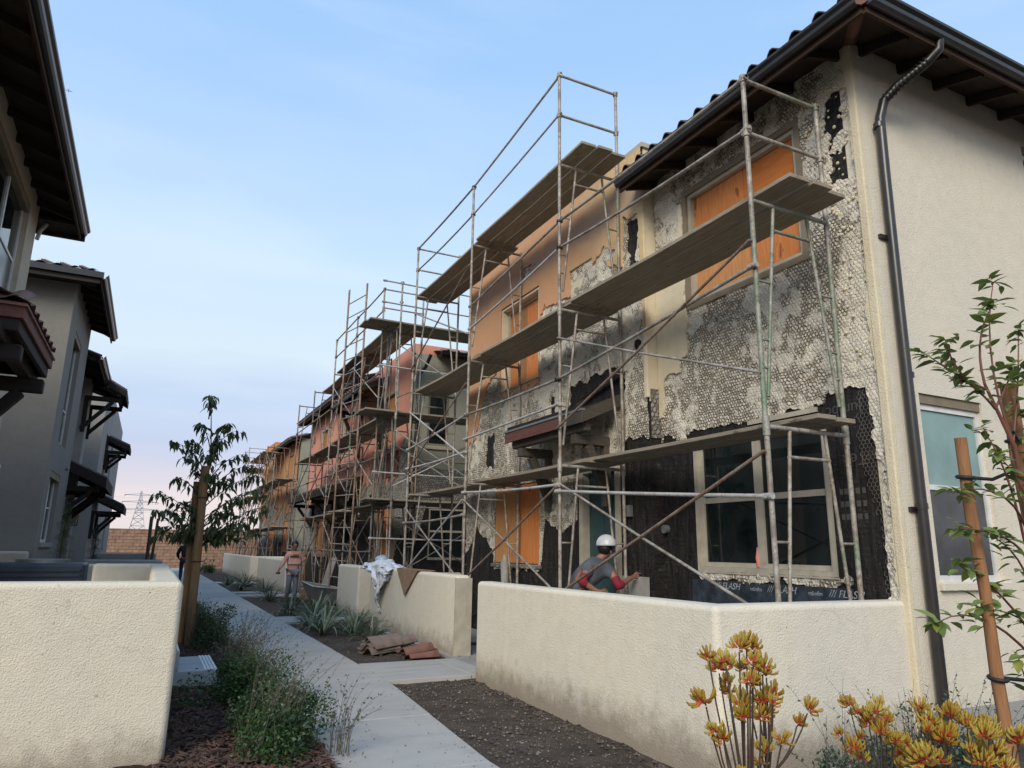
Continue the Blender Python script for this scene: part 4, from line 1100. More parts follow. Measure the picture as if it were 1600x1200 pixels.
def awning(parent_label, loc, y0, y1, xw, depth, zf, zw, brackets, mats=('timber_dark', 'tile'), sign=-1, btop=-.15, blow=-1.0, tiles=True, fh=.14, tz=1.0):
    """bracketed shed roof; sign -1 hangs towards -X, +1 towards +X"""
    t = thing('awning', parent_label, 'awning', loc)
    xf = xw + sign * depth; tm, tl = mats
    mb = MB(); mb.prism([(xf, zf), (xf, zf + .05), (xw, zw + .05), (xw, zw)] if sign > 0 else [(xf, zf), (xw, zw), (xw, zw + .05), (xf, zf + .05)], 'Y', y0, y1); mb.build('roof_deck', M[tl], t)
    mb = MB(); mb.box((xf, y0 - .02, zf - fh), (xf + sign * .03, y1 + .02, zf + .055)); mb.build('fascia', M[tm], t)
    for yy in (y0 - .03, y1 + .001):
        mb = MB(); mb.prism([(xf, zf - fh + .01), (xf, zf + .05), (xw, zw + .05), (xw, zw - fh + .01)], 'Y', yy, yy + .029); mb.build('end_fascia', M[tm], t)
    for yy in brackets:
        mb = MB(); mb.beam((xw + sign * .0, yy, zf - .22), (xf - sign * .12, yy, zf - .22), .12, .13)
        mb.beam((xf - sign * .3, yy, zf - .28), (xw, yy, zf + blow), .10, .12, (0, 1, 0)); mb.beam((xw + sign * .05, yy, zf - .28), (xw + sign * .05, yy, zf + blow - .1), .1, .1)
        bev(mb.build('bracket', M[tm], t), .01)
    mb = MB(); mb.beam((xf - sign * .16, y0, zf - .08), (xf - sign * .16, y1, zf - .08), .1, .12); mb.build('purlin', M[tm], t)
    if tiles:
        th = math.atan2(zw - zf, depth); n = int((y1 - y0) / .29); rows = max(1, int(math.hypot(depth, zw - zf) / .38 + .2))
        for j in range(rows):
            for k in range(n):
                d = depth + .06 - j * .36 * math.cos(th)
                tile_obj(t, (xw + sign * (d - .07), y0 + .15 + k * .29, zf + .062 + .07 * (zw - zf) / depth + (depth - d + .0) / depth * (zw - zf)), (rnd.uniform(-.03, .03), -th, 0 if sign < 0 else math.pi), tl).scale = (1, 1, tz)
    return t
awning('upper window awning with dark brackets on the salmon house', (6, 22.2, 6.2), 20.3, 23.6, 5.95, .95, 6.05, 6.5, (20.6, 23.2), ('timber_dark', 'tile_red'), blow=-1.6)
awning('long tiled door awning low on the salmon house', (6, 26, 3.4), 22.6, 30.5, 5.95, .95, 3.3, 3.7, (22.9, 26.4, 30.0), ('timber_dark', 'tile'), blow=-1.1)

# ================================================================== FAR HOUSE (right)
hC = thing('townhouse', 'farthest right hand house, rust orange front behind dense scaffolding', 'house', (6.0, 35, 0))
FC = FW(6.0)
Ch = [(36, 37.4, 4.5, 5.9), (39.6, 41, 4.5, 5.9), (36, 37.6, 1.2, 2.7), (40, 41.8, 1.2, 2.7), (43.5, 44.6, 4.4, 5.8)]
mb = MB(); wall_holes(mb, FC, 34.6, 46.5, -.1, 6.6, .2, Ch); mb.build('front_wall', M['paper'], hC)
def openC(U, Z): return np.maximum.reduce([sdb(U, Z, *h) for h in Ch])
layer('scratch_coat', M['scratch_far'], hC, FC, 34.6, 46.5, -.1, 6.5, .09, lambda U, Z: np.minimum(Z - 1.6 + wob(U, Z, .7, 1.5, 81), -openC(U, Z)), .022, .02, None, kind='stuff')
layer('stucco_remnant', M['stucco_rust'], hC, FC, 34.6, 46.5, 1.2, 6.6, .09, lambda U, Z: np.minimum(Z - 3.4 + wob(U, Z, 1.6, 1.2, 91), -openC(U, Z)), .05, .045, None, kind='stuff')
mb = MB(); mb.box((6.0, 34.4, -.1), (11, 34.6, 6.5)); mb.build('end_wall', M['stucco_olive'], hC)
mb = MB(); mb.box((5.95, 42.5, 6.6), (8, 46.5, 7.35)); mb.build('parapet_tower', M['stucco_rust'], hC)
for k in range(7):
    mb = MB(); mb.box((5.9, 42.6 + k * .56, 6.65), (5.95, 42.9 + k * .56, 7.25)); mb.build('parapet_board', M['plywood'], hC)
mb = MB(); mb.box((8.0, 42.3, 6.6), (8.8, 43.3, 7.5)); mb.build('chimney', M['stucco_tan'], hC)
eave(hC, '', 34.2, 42.4, 6.0, 6.42, .5, .30, 'W', rows=2, hip=(0, 0), tile='tile_grey')
mb = MB(); mb.add([(5.45, 34.2, 6.5), (5.45, 42.4, 6.5), (9, 42.4, 7.5), (9, 34.2, 7.5)], [(0, 1, 2, 3)]); mb.build('roof', M['tile_grey'], hC)
for h in Ch: boards(hC, FC, h, [(0, 1, 0, 1, 'plywood_pale' if h[2] > 3 else 'plywood')], .0, inset=.02)

# ================================================================== LEFT HOUSES
hD = thing('townhouse', 'nearest left hand house of warm grey stucco under a deep dark eave', 'house', (-2.1, 8, 0))
FD = FE(-2.1); DWn = (8.4, 11.78, 4.55, 6.33)
mb = MB(); wall_holes(mb, FD, 6.4, 12.45, -.1, 6.75, .2, [DWn, (8.6, 10.6, .1, 2.7)]); mb.box((-8, 12.25, -.1), (-2.3, 12.45, 6.75)); mb.build('front_wall', M['stucco_tan'], hD)
window(hD, FD, *DWn, 3, 2, 'frame_white', rec=.09, bar=.03, panes=['screen', 'glass'] * 3, split=.48)
mb = MB(); fbox(mb, FD, DWn[0], DWn[1], -.15, -.01, DWn[3] - .12, DWn[3] - .003); mb.build('lintel', M['trim_dark'], hD)
eave(hD, '', 6.2, 12.9, -2.1, 6.48, .52, .30, 'E', rows=2, hip=(0, 1))
mb = MB(); mb.add([(-1.55, 6.2, 6.54), (-1.55, 12.92, 6.54), (-6, 8.5, 7.85), (-6, 6.2, 7.85)], [(0, 1, 2, 3)]); mb.add([(-1.55, 12.92, 6.54), (-8, 12.92, 6.54), (-6, 8.5, 7.85)], [(0, 1, 2)]); mb.build('roof', M['tile'], hD)
mb = MB(); mb.box((-8, 12.45, 6.42), (-1.56, 12.95, 6.47)); mb.build('eave_board', M['soffit'], hD)
mb = MB(); mb.box((-8, 12.9, 6.36), (-1.5, 12.98, 6.54)); mb.build('fascia', M['timber_dark'], hD)
mb = MB(); mb.tube([(-2.0, 12.6, 6.40), (-2.06, 12.54, 6.25), (-2.08, 12.52, 6.1)], .03, 8); mb.build('downspout', M['pvc'], hD)
mb = MB(); mb.tube([(-2.1, 12.0, 2.55), (-1.98, 12.0, 2.55), (-1.97, 12.0, 2.5)], .035, 8); mb.build('drain_spout', M['pvc'], hD)
mb = MB(); mb.box((-3.1, 12.5, 5.0), (-2.3, 12.62, 5.3)); mb.build('vent_hood', M['bronze'], hD)
awD = thing('awning', 'hipped awning with deep dark fascia and heavy brackets on the nearest left house', 'awning', (-2.1, 8.9, 3.6))
dx, dy0, dy1 = -1.32, 7.86, 10.0
for a, b_ in (((dx - .05, dy0, 3.44), (dx, dy1, 3.66)), ((-2.1, dy0 - .03, 3.44), (dx, dy0 - .001, 3.66)), ((-2.1, dy1 + .001, 3.44), (dx, dy1 + .03, 3.66))):
    mb = MB(); mb.box(a, b_); bev(mb.build('fascia', M['timber_dark'], awD), .01)
for a, b_ in (((dx + .002, dy0 - .03, 3.56), (dx + .03, dy1 + .06, 3.70)), ((-2.1, dy0 - .06, 3.56), (dx + .03, dy0 - .032, 3.70)), ((-2.1, dy1 + .032, 3.56), (dx + .03, dy1 + .058, 3.70))):
    mb = MB(); mb.box(a, b_); bev(mb.build('upper_fascia', M['fascia_red'], awD), .008)
mb = MB(); a = [(dx + .05, dy0 - .09, 3.70), (dx + .05, dy1 + .08, 3.70), (-2.1, dy1 + .08, 3.70), (-2.1, dy0 - .09, 3.70), (-2.1, dy0 + .8, 4.06), (-2.1, dy1 - .8, 4.06)]
mb.add(a + [(v[0], v[1], 3.675) for v in a[:4]], [(0, 1, 5, 4), (0, 4, 3), (1, 2, 5), (0, 3, 9, 6), (0, 6, 7, 1), (1, 7, 8, 2), (6, 9, 8, 7)]); mb.build('roof', M['tile_red'], awD)
for k in range(7): tile_obj(awD, (dx + .06, dy0 + .12 + k * .29, 3.735), (0, -.42, math.pi), 'tile_red').scale = (1, 1, .5)
for k in range(3): tile_obj(awD, (dx - .1 - k * .29, dy0 - .10, 3.735), (0, -.42, math.pi / 2), 'tile_red').scale = (1, 1, .5)
for yy in (8.1, 9.75):
    mb = MB(); mb.beam((-2.1, yy, 3.28), (dx + .02, yy, 3.28), .15, .16); mb.beam((dx - .2, yy, 3.2), (-2.1, yy, 2.45), .13, .14, (0, 1, 0)); bev(mb.build('bracket', M['timber_dark'], awD), .02)
mb = MB(); mb.beam((dx - .18, dy0 - .25, 3.42), (dx - .18, dy1 + .2, 3.42), .14, .13); bev(mb.build('purlin', M['timber_dark'], awD), .02)
mb = MB(); mb.box((-2.1, dy0, 3.62), (dx - .05, dy1, 3.65)); mb.build('soffit', M['soffit'], awD)

hE = thing('townhouse', 'dark grey stucco house, second along the left side', 'house', (-1.85, 16, 0))
FEm = FE(-1.85); EW1 = (16.9, 18.3, 3.5, 5.85); EW2 = (16.55, 18.2, 1.5, 2.9)
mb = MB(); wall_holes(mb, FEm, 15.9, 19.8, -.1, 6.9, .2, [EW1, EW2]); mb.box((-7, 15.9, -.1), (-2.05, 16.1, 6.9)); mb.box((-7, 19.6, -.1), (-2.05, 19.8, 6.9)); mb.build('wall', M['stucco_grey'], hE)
window(hE, FEm, *EW1, 2, 2, 'frame_white', rec=.1, bar=.025, split=.32); window(hE, FEm, *EW2, 2, 2, 'frame_white', rec=.1, bar=.025, panes=['glass', 'sheet_', 'glass', 'glass'] if False else None)
mb = MB(); fbox(mb, FEm, EW2[0], EW2[1], -.15, -.01, EW2[3] - .13, EW2[3] - .003); fbox(mb, FEm, EW1[0], EW1[1], -.15, -.01, EW1[3] - .12, EW1[3] - .003); mb.build('lintel', M['trim_dark'], hE)
mb = MB(); fbox(mb, FEm, EW2[0] - .05, EW2[1] + .05, .0, .04, EW2[2] - .09, EW2[2] - .005); mb.build('window_sill', M['stucco_grey2'], hE)
mb = MB(); fbox(mb, FEm, 16.95, 17.4, -.098, -.09, 2.15, 2.55); mb.build('paper_on_pane', M['frame_white'], hE)
eave(hE, '', 15.4, 20.3, -1.85, 6.62, .42, .28, 'E', rows=3, hip=(1, 1), tile='tile_grey')
mb = MB(); mb.box((-7, 15.42, 6.55), (-1.5, 15.9, 6.6)); mb.build('eave_board', M['soffit'], hE)
mb = MB(); mb.box((-7, 15.36, 6.46), (-1.42, 15.42, 6.66)); mb.build('fascia', M['timber_dark'], hE)
mb = MB(); mb.box((-7, 15.30, 6.56), (-1.36, 15.36, 6.68)); mb.build('gutter', M['bronze'], hE)
mb = MB(); mb.add([(-1.4, 15.35, 6.66), (-1.4, 20.35, 6.66), (-4, 17.85, 7.4), (-7, 15.35, 6.66), (-7, 17.85, 7.4)], [(0, 1, 2), (3, 0, 2, 4)]); mb.build('roof', M['tile_grey'], hE)
for k in range(16):
    for j in range(2):
        if k < j * 1.3: continue
        tile_obj(hE, (-1.62 - k * .29 - j * .0, 15.36 + j * .36, 6.71 + j * .105), (0, -.28, math.pi / 2), 'tile_grey').scale = (1, 1, .5)
mb = MB(); mb.box((-3.2, 15.84, 1.45), (-2.95, 15.9, 1.75)); mb.box((-3.17, 15.82, 1.47), (-2.98, 15.84, 1.66)); mb.build('utility_box', M['grey_metal'], hE)
mb = MB(); mb.tube([(-1.85, 19.0, 3.15), (-1.8, 19.0, 3.15)], .05, 8); mb.build('vent_cap', M['grey_metal'], hE)

hF = thing('townhouse', 'third left house, recessed dark stucco front with lower eave', 'house', (-2.2, 20, 0))
FFm = FE(-2.2); Fh = [(21.0, 22.6, 3.9, 5.7), (24.2, 25.8, 3.9, 5.8), (21.5, 22.5, .1, 2.6), (24.2, 25.8, 1.4, 2.8)]
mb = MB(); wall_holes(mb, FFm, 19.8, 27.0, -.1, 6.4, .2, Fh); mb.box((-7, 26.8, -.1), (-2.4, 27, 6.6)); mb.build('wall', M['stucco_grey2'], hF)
mb = MB(); mb.box((-2.2, 23.1, -.1), (-1.95, 23.75, 6.2)); mb.build('pilaster', M['stucco_grey2'], hF)
for h in (Fh[0], Fh[1], Fh[3]): window(hF, FFm, *h, 2, 2, 'frame_white', rec=.08, bar=.03)
mb = MB(); fbox(mb, FFm, 21.5, 22.5, -.16, -.12, .1, 2.6); mb.build('door', M['door_teal'], hF)
eave(hF, '', 19.85, 23.4, -2.2, 6.0, .6, .3, 'E', rows=3, hip=(0, 0), tile='tile')
eave(hF, '', 23.9, 27.0, -2.2, 6.35, .5, .3, 'E', rows=2, hip=(0, 0), tile='tile')
mb = MB(); mb.add([(-1.6, 19.85, 6.05), (-1.6, 23.4, 6.05), (-5, 23.4, 7.0), (-5, 19.85, 7.0)], [(0, 1, 2, 3)]); mb.build('roof', M['tile'], hF)
awning('low tiled porch awning on dark brackets, third left house', (-2.0, 22, 3.1), 20.2, 23.6, -2.15, 1.05, 3.02, 3.5, (20.5, 22, 23.3), ('timber_dark', 'tile'), sign=1, blow=-1.0, fh=.2, tz=.6)
awning('small upper awning on crossed brackets, third left house', (-2.0, 23, 5.6), 22.9, 24.9, -2.05, 1.0, 5.75, 6.3, (23.1, 24.7), ('timber_dark', 'tile'), sign=1, blow=-1.1)
hG = thing('townhouse', 'farthest left house, tall plain grey block with flat parapet', 'house', (-1.85, 29, 0))
FGm = FE(-1.85); Gh = [(31, 32.2, 3.6, 5.6), (35, 36.2, 3.6, 5.6), (31, 32.4, .1, 2.6), (37, 39, 1.2, 2.7)]
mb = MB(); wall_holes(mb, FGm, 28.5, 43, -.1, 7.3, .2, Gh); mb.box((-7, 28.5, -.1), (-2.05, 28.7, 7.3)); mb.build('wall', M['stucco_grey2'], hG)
for h in Gh: window(hG, FGm, *h, 2, 2, 'frame_white', rec=.08, bar=.03)
awning('low porch awning on the farthest left house', (-1.85, 30, 3), 28.6, 31.6, -1.85, .95, 2.75, 3.2, (28.9, 31.2), ('timber_dark', 'tile'), sign=1, blow=-1.0, fh=.2, tz=.6)
awning('small upper awning on the farthest left house', (-1.85, 31, 5.6), 31.2, 33, -1.85, .8, 5.15, 5.5, (31.4, 32.8), ('timber_dark', 'tile'), sign=1, blow=-.8)
for x, y, z, lab in ((-1.98, 20.1, 2.35, 'black wall lantern beside the porch awning of the third left house'), (-1.95, 23.4, 2.1, 'black wall lantern on the pilaster, farther along the left side')):
    t = thing('wall_lantern', lab, 'lantern', (x, y, z))
    mb = MB(); mb.box((x - .12, y - .06, z - .1), (x - .1, y + .06, z + .25)); mb.beam((x - .1, y, z + .3), (x + .06, y, z + .36), .03, .03); mb.build('arm', M['lantern'], t)
    mb = MB()
    for dx in (-.08, .08):
        for dy in (-.08, .08): mb.beam((x + .06 + dx, y + dy, z - .12), (x + .06 + dx, y + dy, z + .22), .02, .02)
    mb.box((x - .04, y - .1, z - .14), (x + .16, y + .1, z - .12)); mb.prism([(x - .05, y - .11), (x + .17, y - .11), (x + .17, y + .11), (x - .05, y + .11)], 'Z', z + .22, z + .25); mb.tube([(x + .06, y, z + .25), (x + .06, y, z + .36)], [.08, .01], 8); mb.build('cage', M['lantern'], t)
    mb = MB(); mb.box((x, y - .06, z - .11), (x + .12, y + .06, z + .21)); mb.build('glass', M['lantern_glass'], t)

# ================================================================== LOW PATIO WALLS
def lowwall(label, poly, z1, mat='stucco_cream', z0=-.3, name='garden_wall', b=.05, cap=None):
    """a low wall from its plan outline"""
    t = MB(); t.prism(poly, 'Z', z0, z1)
    xs = sum(p[0] for p in poly) / len(poly); ys = sum(p[1] for p in poly) / len(poly)
    e = thing(name, label, 'wall', (xs, ys, 0))
    bev(t.build('rendered_wall', M[mat], e), b, 5, 50, True)
    return e
lowwall('long cream patio wall in front of the nearest right house, turning a corner towards the camera', [(3.66, 8.25), (3.80, 4.22), (5.97, 4.20), (5.97, 4.43), (4.03, 4.44), (3.88, 8.26)], 1.115)
w2 = lowwall('cream patio wall with brown felt and plastic hung over it, stacked tiles at its foot', [(4.09, 9.93), (4.31, 9.93), (4.33, 14.55), (4.11, 14.55)], 1.12)
mb = MB(); mb.box((4.06, 9.895, -.02), (4.32, 9.925, 1.08)); mb.build('end_board', M['frame_beige'], w2)
lowwall('short cream wall block beyond the plastic sheet', [(4.12, 15.55), (4.42, 15.5), (4.45, 17.4), (4.12, 17.4)], 1.1)
lowwall('plain tan cross wall closing the first patio', [(4.5, 13.6), (5.72, 13.6), (5.72, 13.8), (4.5, 13.8)], 1.03, 'stucco_tan')
lowwall('pale stained patio wall behind the walking woman', [(4.1, 24.6), (4.3, 24.6), (4.3, 31.2), (4.1, 31.2)], 1.06)
lowwall('long pale wall with pinkish streaks, farthest on the right', [(4.05, 33.2), (5.6, 32.9), (5.6, 33.1), (4.25, 33.4), (4.25, 45.5), (4.05, 45.5)], 1.05)
lowwall('big cream wall in the left foreground wrapping round a patio', [(-2.1, 5.78), (.27, 5.78), (.30, 11.2), (-.6, 11.2), (-.6, 10.99), (.07, 10.99), (.05, 6.02), (-2.1, 6.02)], 1.24, 'stucco_left', b=.045)
lowwall('grey topped low wall behind the foreground wall on the left', [(-1.55, 13.6), (.22, 13.6), (.22, 13.85), (-1.55, 13.85)], 1.17, 'stucco_left')
lowwall('second low wall further back on the left', [(-1.2, 18.5), (.35, 18.5), (.35, 18.75), (-1.2, 18.75)], 1.15, 'stucco_grey2')
lowwall('last low wall far back on the left, ending by the old stakes', [(-1.6, 27), (.3, 27), (.3, 27.3), (-1.6, 27.3)], 1.2, 'stucco_grey2')
lowwall('tan base wall under the dark grey house on the left', [(-6, 15.6), (-1.9, 15.6), (-1.9, 15.85), (-6, 15.85)], 1.34, 'stucco_tan')

# air conditioner
t = thing('air_conditioner', 'dark blue grey air conditioning unit behind the left foreground wall', 'air conditioner', (-1.3, 12.3, 0))
mb = MB(); mb.box((-1.85, 11.95, .1), (-.75, 12.75, 1.22)); bev(mb.build('casing', M['ac_blue'], t), .04, 3)
for k in range(14):
    mb = MB(); mb.box((-1.80, 11.925, .2 + k * .07), (-.8, 11.949, .235 + k * .07)); mb.build('louvre', M['ac_blue'], t)
mb = MB(); mb.tube([(-1.3, 12.35, 1.22), (-1.3, 12.35, 1.27)], .34, 20); mb.build('fan_guard', M['grey_metal'], t)
mb = MB(); mb.box((-1.9, 11.9, -.05), (-.7, 12.8, .1)); mb.build('pad', M['concrete_patio'], t)

# steps with white nosing
t = thing('garden_steps', 'two grey concrete steps with white ribbed nosings beside the mulch', 'steps', (.5, 9.0, 0))
mb = MB(); mb.box((-.55, 8.66, -.1), (.83, 9.75, .2)); mb.box((-.55, 8.66, .2), (.44, 9.75, .40)); bev(mb.build('treads', M['concrete_step'], t), .008, 2)
for x1, z in ((.83, .2), (.44, .40)):
    for k in range(4):
        mb = MB(); mb.box((x1 - .028 - k * .034, 8.67, z + .0005), (x1 - .006 - k * .034, 9.74, z + .008)); mb.build('nosing_rib', M['nosing'], t)

# ================================================================== SCAFFOLDS
def scaffold(label, loc, F, frames, Wd, levels, tops, planks, braces, rails, seed=0, inner_brace=False, cat='scaffold', ladder=None, mats=('steel', 'steel', 'steel', 'steel_green'), plm='plank', rmats=('steel', 'steel_pale'), bmats=('steel_pale', 'steel', 'steel_rust')):
    """frames: positions along; levels: list of frame lifts (z0,z1); tops: per frame the number of lifts and guard post height"""
    t = thing('scaffold', label, cat, loc); r = random.Random(seed)
    pr = .0235
    for i, a in enumerate(frames):
        nl, gp, (j1, j2) = tops[i]
        for k in range(nl):
            z0, z1 = levels[k]; mb = MB()
            lo = z0 - (.12 if k else -.02)
            e = r.uniform(-.012, .012)
            mb.tube([F(a + e, 0, lo), F(a, 0, z1 + .0)], pr, 8); mb.tube([F(a + e, Wd, lo), F(a, Wd, z1 + .0)], pr, 8)
            mb.tube([F(a, -.0, z1 - .05), F(a, Wd, z1 - .05)], pr * .95, 8)
            q = .28 * Wd
            for s_, w0 in ((1, 0), (-1, Wd)):
                top = (w0 + s_ * q); bot = (w0 + s_ * .05)
                mb.tube([F(a, top, z1 - .06), F(a, bot, z0 + .22)], pr * .72, 6)
                for tt in (.42, .72, .86):
                    zz = z1 - .06 + (z0 + .22 - z1 + .06) * tt; ww = top + (bot - top) * tt
                    mb.tube([F(a, w0, zz), F(a, ww, zz)], pr * .55, 5)
            mb.tube([F(a, q * .86, z1 - .30), F(a, Wd - q * .86, z1 - .30)], pr * .7, 6)
            for w0 in (0, Wd): mb.tube([F(a, w0, lo - .01), F(a, w0, lo + .16)], pr * 1.35, 8)
            mb.build('frame', M[r.choice(mats)], t)
        for w0 in (0, Wd):
            mb = MB(); x, y, z = F(a, w0, levels[0][0]); mb.box((x - .07, y - .07, z - .01), (x + .07, y + .07, z)); mb.tube([F(a, w0, levels[0][0]), F(a, w0, levels[0][0] + .15)], pr * .8, 6); mb.build('base_plate', M['steel_rust'], t)
        if gp:
            z1 = levels[nl - 1][1]
            for w0, on in ((0, j1), (Wd, j2)):
                if not on: continue
                mb = MB(); mb.tube([F(a, w0, z1 - .25), F(a, w0, z1 + gp)], pr, 8)
                for q_ in (gp - .02, gp * .52): mb.tube([F(a, w0, z1 + q_ - .04), F(a, w0, z1 + q_ + .03)], pr * 1.5, 8); mb.tube([F(a - .05, w0, z1 + q_), F(a + .05, w0, z1 + q_)], pr * .8, 6)
                mb.build('guard_post', M['steel'], t)
            if j1 and j2:
                for q_ in (gp - .03, gp * .52):
                    mb = MB(); mb.tube([F(a, 0, z1 + q_), F(a, Wd, z1 + q_)], pr * .85, 8); mb.build('end_rail', M['steel'], t)
    for (a0, a1, z0, z1, w0) in braces:
        for (p, q) in ((z0, z1), (z1, z0)):
            mb = MB(); w_ = w0 + (-.03 if p < q else -.05) * (1 if w0 < .5 else -1)
            mb.tube([F(a0, w_, p), F((a0 + a1) / 2, w_, (p + q) / 2 + r.uniform(-.02, .01)), F(a1, w_, q)], pr * .68, 6)
            for aa, zz in ((a0, p), (a1, q)): mb.tube([F(aa, w_ - .01, zz), F(aa, w_ + .04, zz)], pr * .5, 5)
            mb.build('cross_brace', M[r.choice(bmats)], t)
    for (a0, z0, a1, z1, w0, rad) in rails:
        mb = MB(); n = 4; sag = r.uniform(.0, .035)
        mb.tube([F(a0 + (a1 - a0) * k / n, w0, z0 + (z1 - z0) * k / n - sag * math.sin(math.pi * k / n)) for k in range(n + 1)], rad, 8)
        for aa, zz in ((a0, z0), (a1, z1)):
            mb.tube([F(aa - .05, w0, zz), F(aa + .05, w0, zz)], rad * 1.5, 8); mb.tube([F(aa, w0 - .035, zz), F(aa, w0 + .045, zz)], rad * 1.1, 6)
        mb.build('guard_rail', M[r.choice(rmats)], t)
    for (a0, a1, z, w0, w1, n) in planks:
        pw = (w1 - w0) / n
        for k in range(n):
            e0 = r.uniform(-.09, .09); e1 = r.uniform(-.09, .09); dz = r.uniform(0, .02); sg = r.uniform(.0, .04)
            P_ = [F(a0 + e0, w0 + pw * (k + .5), z + dz + .022), F((a0 + a1) / 2, w0 + pw * (k + .5), z + dz + .022 - sg), F(a1 + e1, w0 + pw * (k + .5), z + dz + .022 + .004)]
            mb = MB(); g = .011
            vs = []
            for aa, zz in ((a0 + e0, z + dz), ((a0 + a1) / 2, z + dz - sg), (a1 + e1, z + dz + .004)):
                for ww, hh in ((w0 + pw * k + g, 0), (w0 + pw * (k + 1) - g, 0), (w0 + pw * (k + 1) - g, .042), (w0 + pw * k + g, .042)): vs.append(F(aa, ww, zz + hh))
            fs = [(3, 2, 1, 0), (8, 9, 10, 11)]
            for s_ in (0, 4):
                for m_ in range(4): fs.append((s_ + m_, s_ + (m_ + 1) % 4, s_ + 4 + (m_ + 1) % 4, s_ + 4 + m_))
            mb.add(vs, fs); bev(mb.build('plank', M[plm if r.random() > .12 else ('plank_dark' if plm == 'plank' else plm)], t), .004, 1)
    return t
XS = 4.68
F1 = lambda a, w, z: (XS + w, a, z)
L1 = [(.03, 2.62), (2.62, 4.76), (4.76, 6.95)]
f1 = [4.45, 7.98, 11.12, 14.2]
rr = .019
s1 = scaffold('near scaffold of three plank decks along the front of the nearest right house', (XS, 9.3, 0), F1, f1, 1.0, L1,
    [(2, 1.27, (1, 1)), (3, 1.45, (1, 1)), (3, 1.12, (1, 0)), (3, 1.1, (1, 1))],
    [(4.30, 8.3, 2.64, .42, .92, 2), (7.9, 11.5, 2.62, .30, .95, 2), (11.0, 15.6, 2.60, .42, 1.0, 2),
     (4.12, 8.1, 4.80, .12, .92, 3), (7.95, 11.3, 4.78, .12, .92, 3), (11.0, 14.5, 4.77, .12, .92, 3),
     (7.45, 11.2, 6.99, .06, .84, 3), (11.0, 14.65, 6.97, .10, .92, 3)],
    [(4.45, 7.98, .95, 2.35, 0), (7.98, 11.12, .95, 2.3, 0), (11.12, 14.2, .95, 2.3, 0),
     (4.45, 7.98, 3.05, 4.3, 0), (11.12, 14.2, 3.0, 4.3, 0), (11.12, 14.2, 5.2, 6.5, 0)],
    [(4.45, 1.97, 7.98, 2.24, -.03, rr), (7.98, 2.62 - .3, 11.12, 2.42, -.03, rr),
     (4.45, 4.05, 7.98, 3.72, -.03, rr), (7.98, 3.72, 11.12, 3.74, -.03, rr), (7.98, 3.38, 11.12, 3.32, -.03, rr), (11.12, 3.1, 14.2, 3.1, -.03, rr), (11.12, 3.75, 14.2, 3.5, -.03, rr),
     (4.45, 6.0, 7.98, 6.02, .0, rr), (4.45, 5.45, 7.98, 5.62, .0, rr), (7.98, 6.02, 11.12, 5.72, .0, rr), (7.98, 5.62, 11.12, 5.3, .0, rr),
     (7.98, 8.36, 11.12, 8.06, .0, rr), (7.98, 7.72, 11.12, 7.5, .0, rr * .85), (11.12, 8.06, 14.2, 8.03, .0, rr), (11.12, 7.5, 14.2, 7.5, .0, rr * .85), (11.12, 2.05, 14.2, 2.0, -.03, rr)], seed=4)
L2 = [(.03, 2.5), (2.5, 4.6), (4.6, 6.85)]
f2 = [16.78, 19.4, 22.0, 25.0, 27.9]
def xb(fs, lv, w): return [(a, b, z0, z1, w) for a, b in zip(fs, fs[1:]) for z0, z1 in lv]
lv = [(.9, 2.2), (2.95, 4.2), (5.1, 6.4)]
scaffold('tall dense scaffold in front of the salmon middle house', (XS, 22, 0), F1, f2, 1.05, L2,
    [(3, 1.1, (1, 1)), (3, 1.1, (1, 0)), (3, 1.05, (1, 0)), (3, .0, (1, 0)), (3, 0, (1, 0))],
    [(16.4, 19.6, 2.5, .1, .95, 3), (19.3, 22.2, 2.5, .1, .95, 3), (22, 28, 2.48, .3, .95, 2), (16.6, 22.2, 4.62, .1, .95, 3), (22, 28.1, 4.6, .1, .95, 3), (16.5, 19.6, 6.87, .1, .95, 3), (19.2, 22.3, 6.87, .1, .95, 3), (22, 25.4, 6.87, .3, .95, 2)],
    xb(f2, lv[:2], 0) + xb(f2[:3], lv[2:], 0) + xb(f2[:4], lv[:2], 1.05),
    [(a, z, b, z, -.02, rr) for a, b in zip(f2, f2[1:]) for z in (3.6, 5.7, 1.4)] + [(a, z, b, z, 0, rr) for a, b in zip(f2[:3], f2[1:3]) for z in (7.92, 7.35)], seed=9, mats=('steel_dark', 'steel_rust', 'steel_dark', 'steel'), rmats=('steel', 'steel_dark'), bmats=('steel', 'steel_dark', 'steel_rust'))
# the return of the scaffold across the olive end wall
F2b = lambda a, w, z: (a, 16.15 + w, z)
scaffold('scaffold deck crossing in front of the olive end wall of the middle house', (6, 16.5, 0), F2b, [4.95, 7.4, 9.6], 1.0, [(.03, 2.5), (2.5, 4.6), (4.6, 6.85)],
    [(3, 1.1, (1, 0)), (3, 1.1, (1, 0)), (3, 1.1, (1, 0))],
    [(4.2, 7.6, 6.9, .05, .95, 3), (7.3, 9.8, 6.9, .05, .95, 3), (4.2, 7.6, 4.66, .05, .95, 3), (7.3, 9.8, 4.66, .05, .95, 3), (4.4, 7.6, 2.56, .05, .95, 3)],
    [(4.95, 7.4, .8, 2.2, 0), (4.95, 7.4, 2.9, 4.2, 0), (4.95, 7.4, 5.0, 6.3, 0), (4.95, 7.4, 2.9, 4.2, 1.0), (7.4, 9.6, 2.9, 4.2, 0)],
    [(4.5, z, 9.6, z - .0, -.02, rr) for z in (7.9, 7.35, 5.75, 3.2, 1.7)], seed=12, plm='plank_x', mats=('steel_dark', 'steel'), bmats=('steel_pale', 'steel', 'steel_dark'))
L3 = [(.03, 2.3), (2.3, 4.4), (4.4, 6.2)]
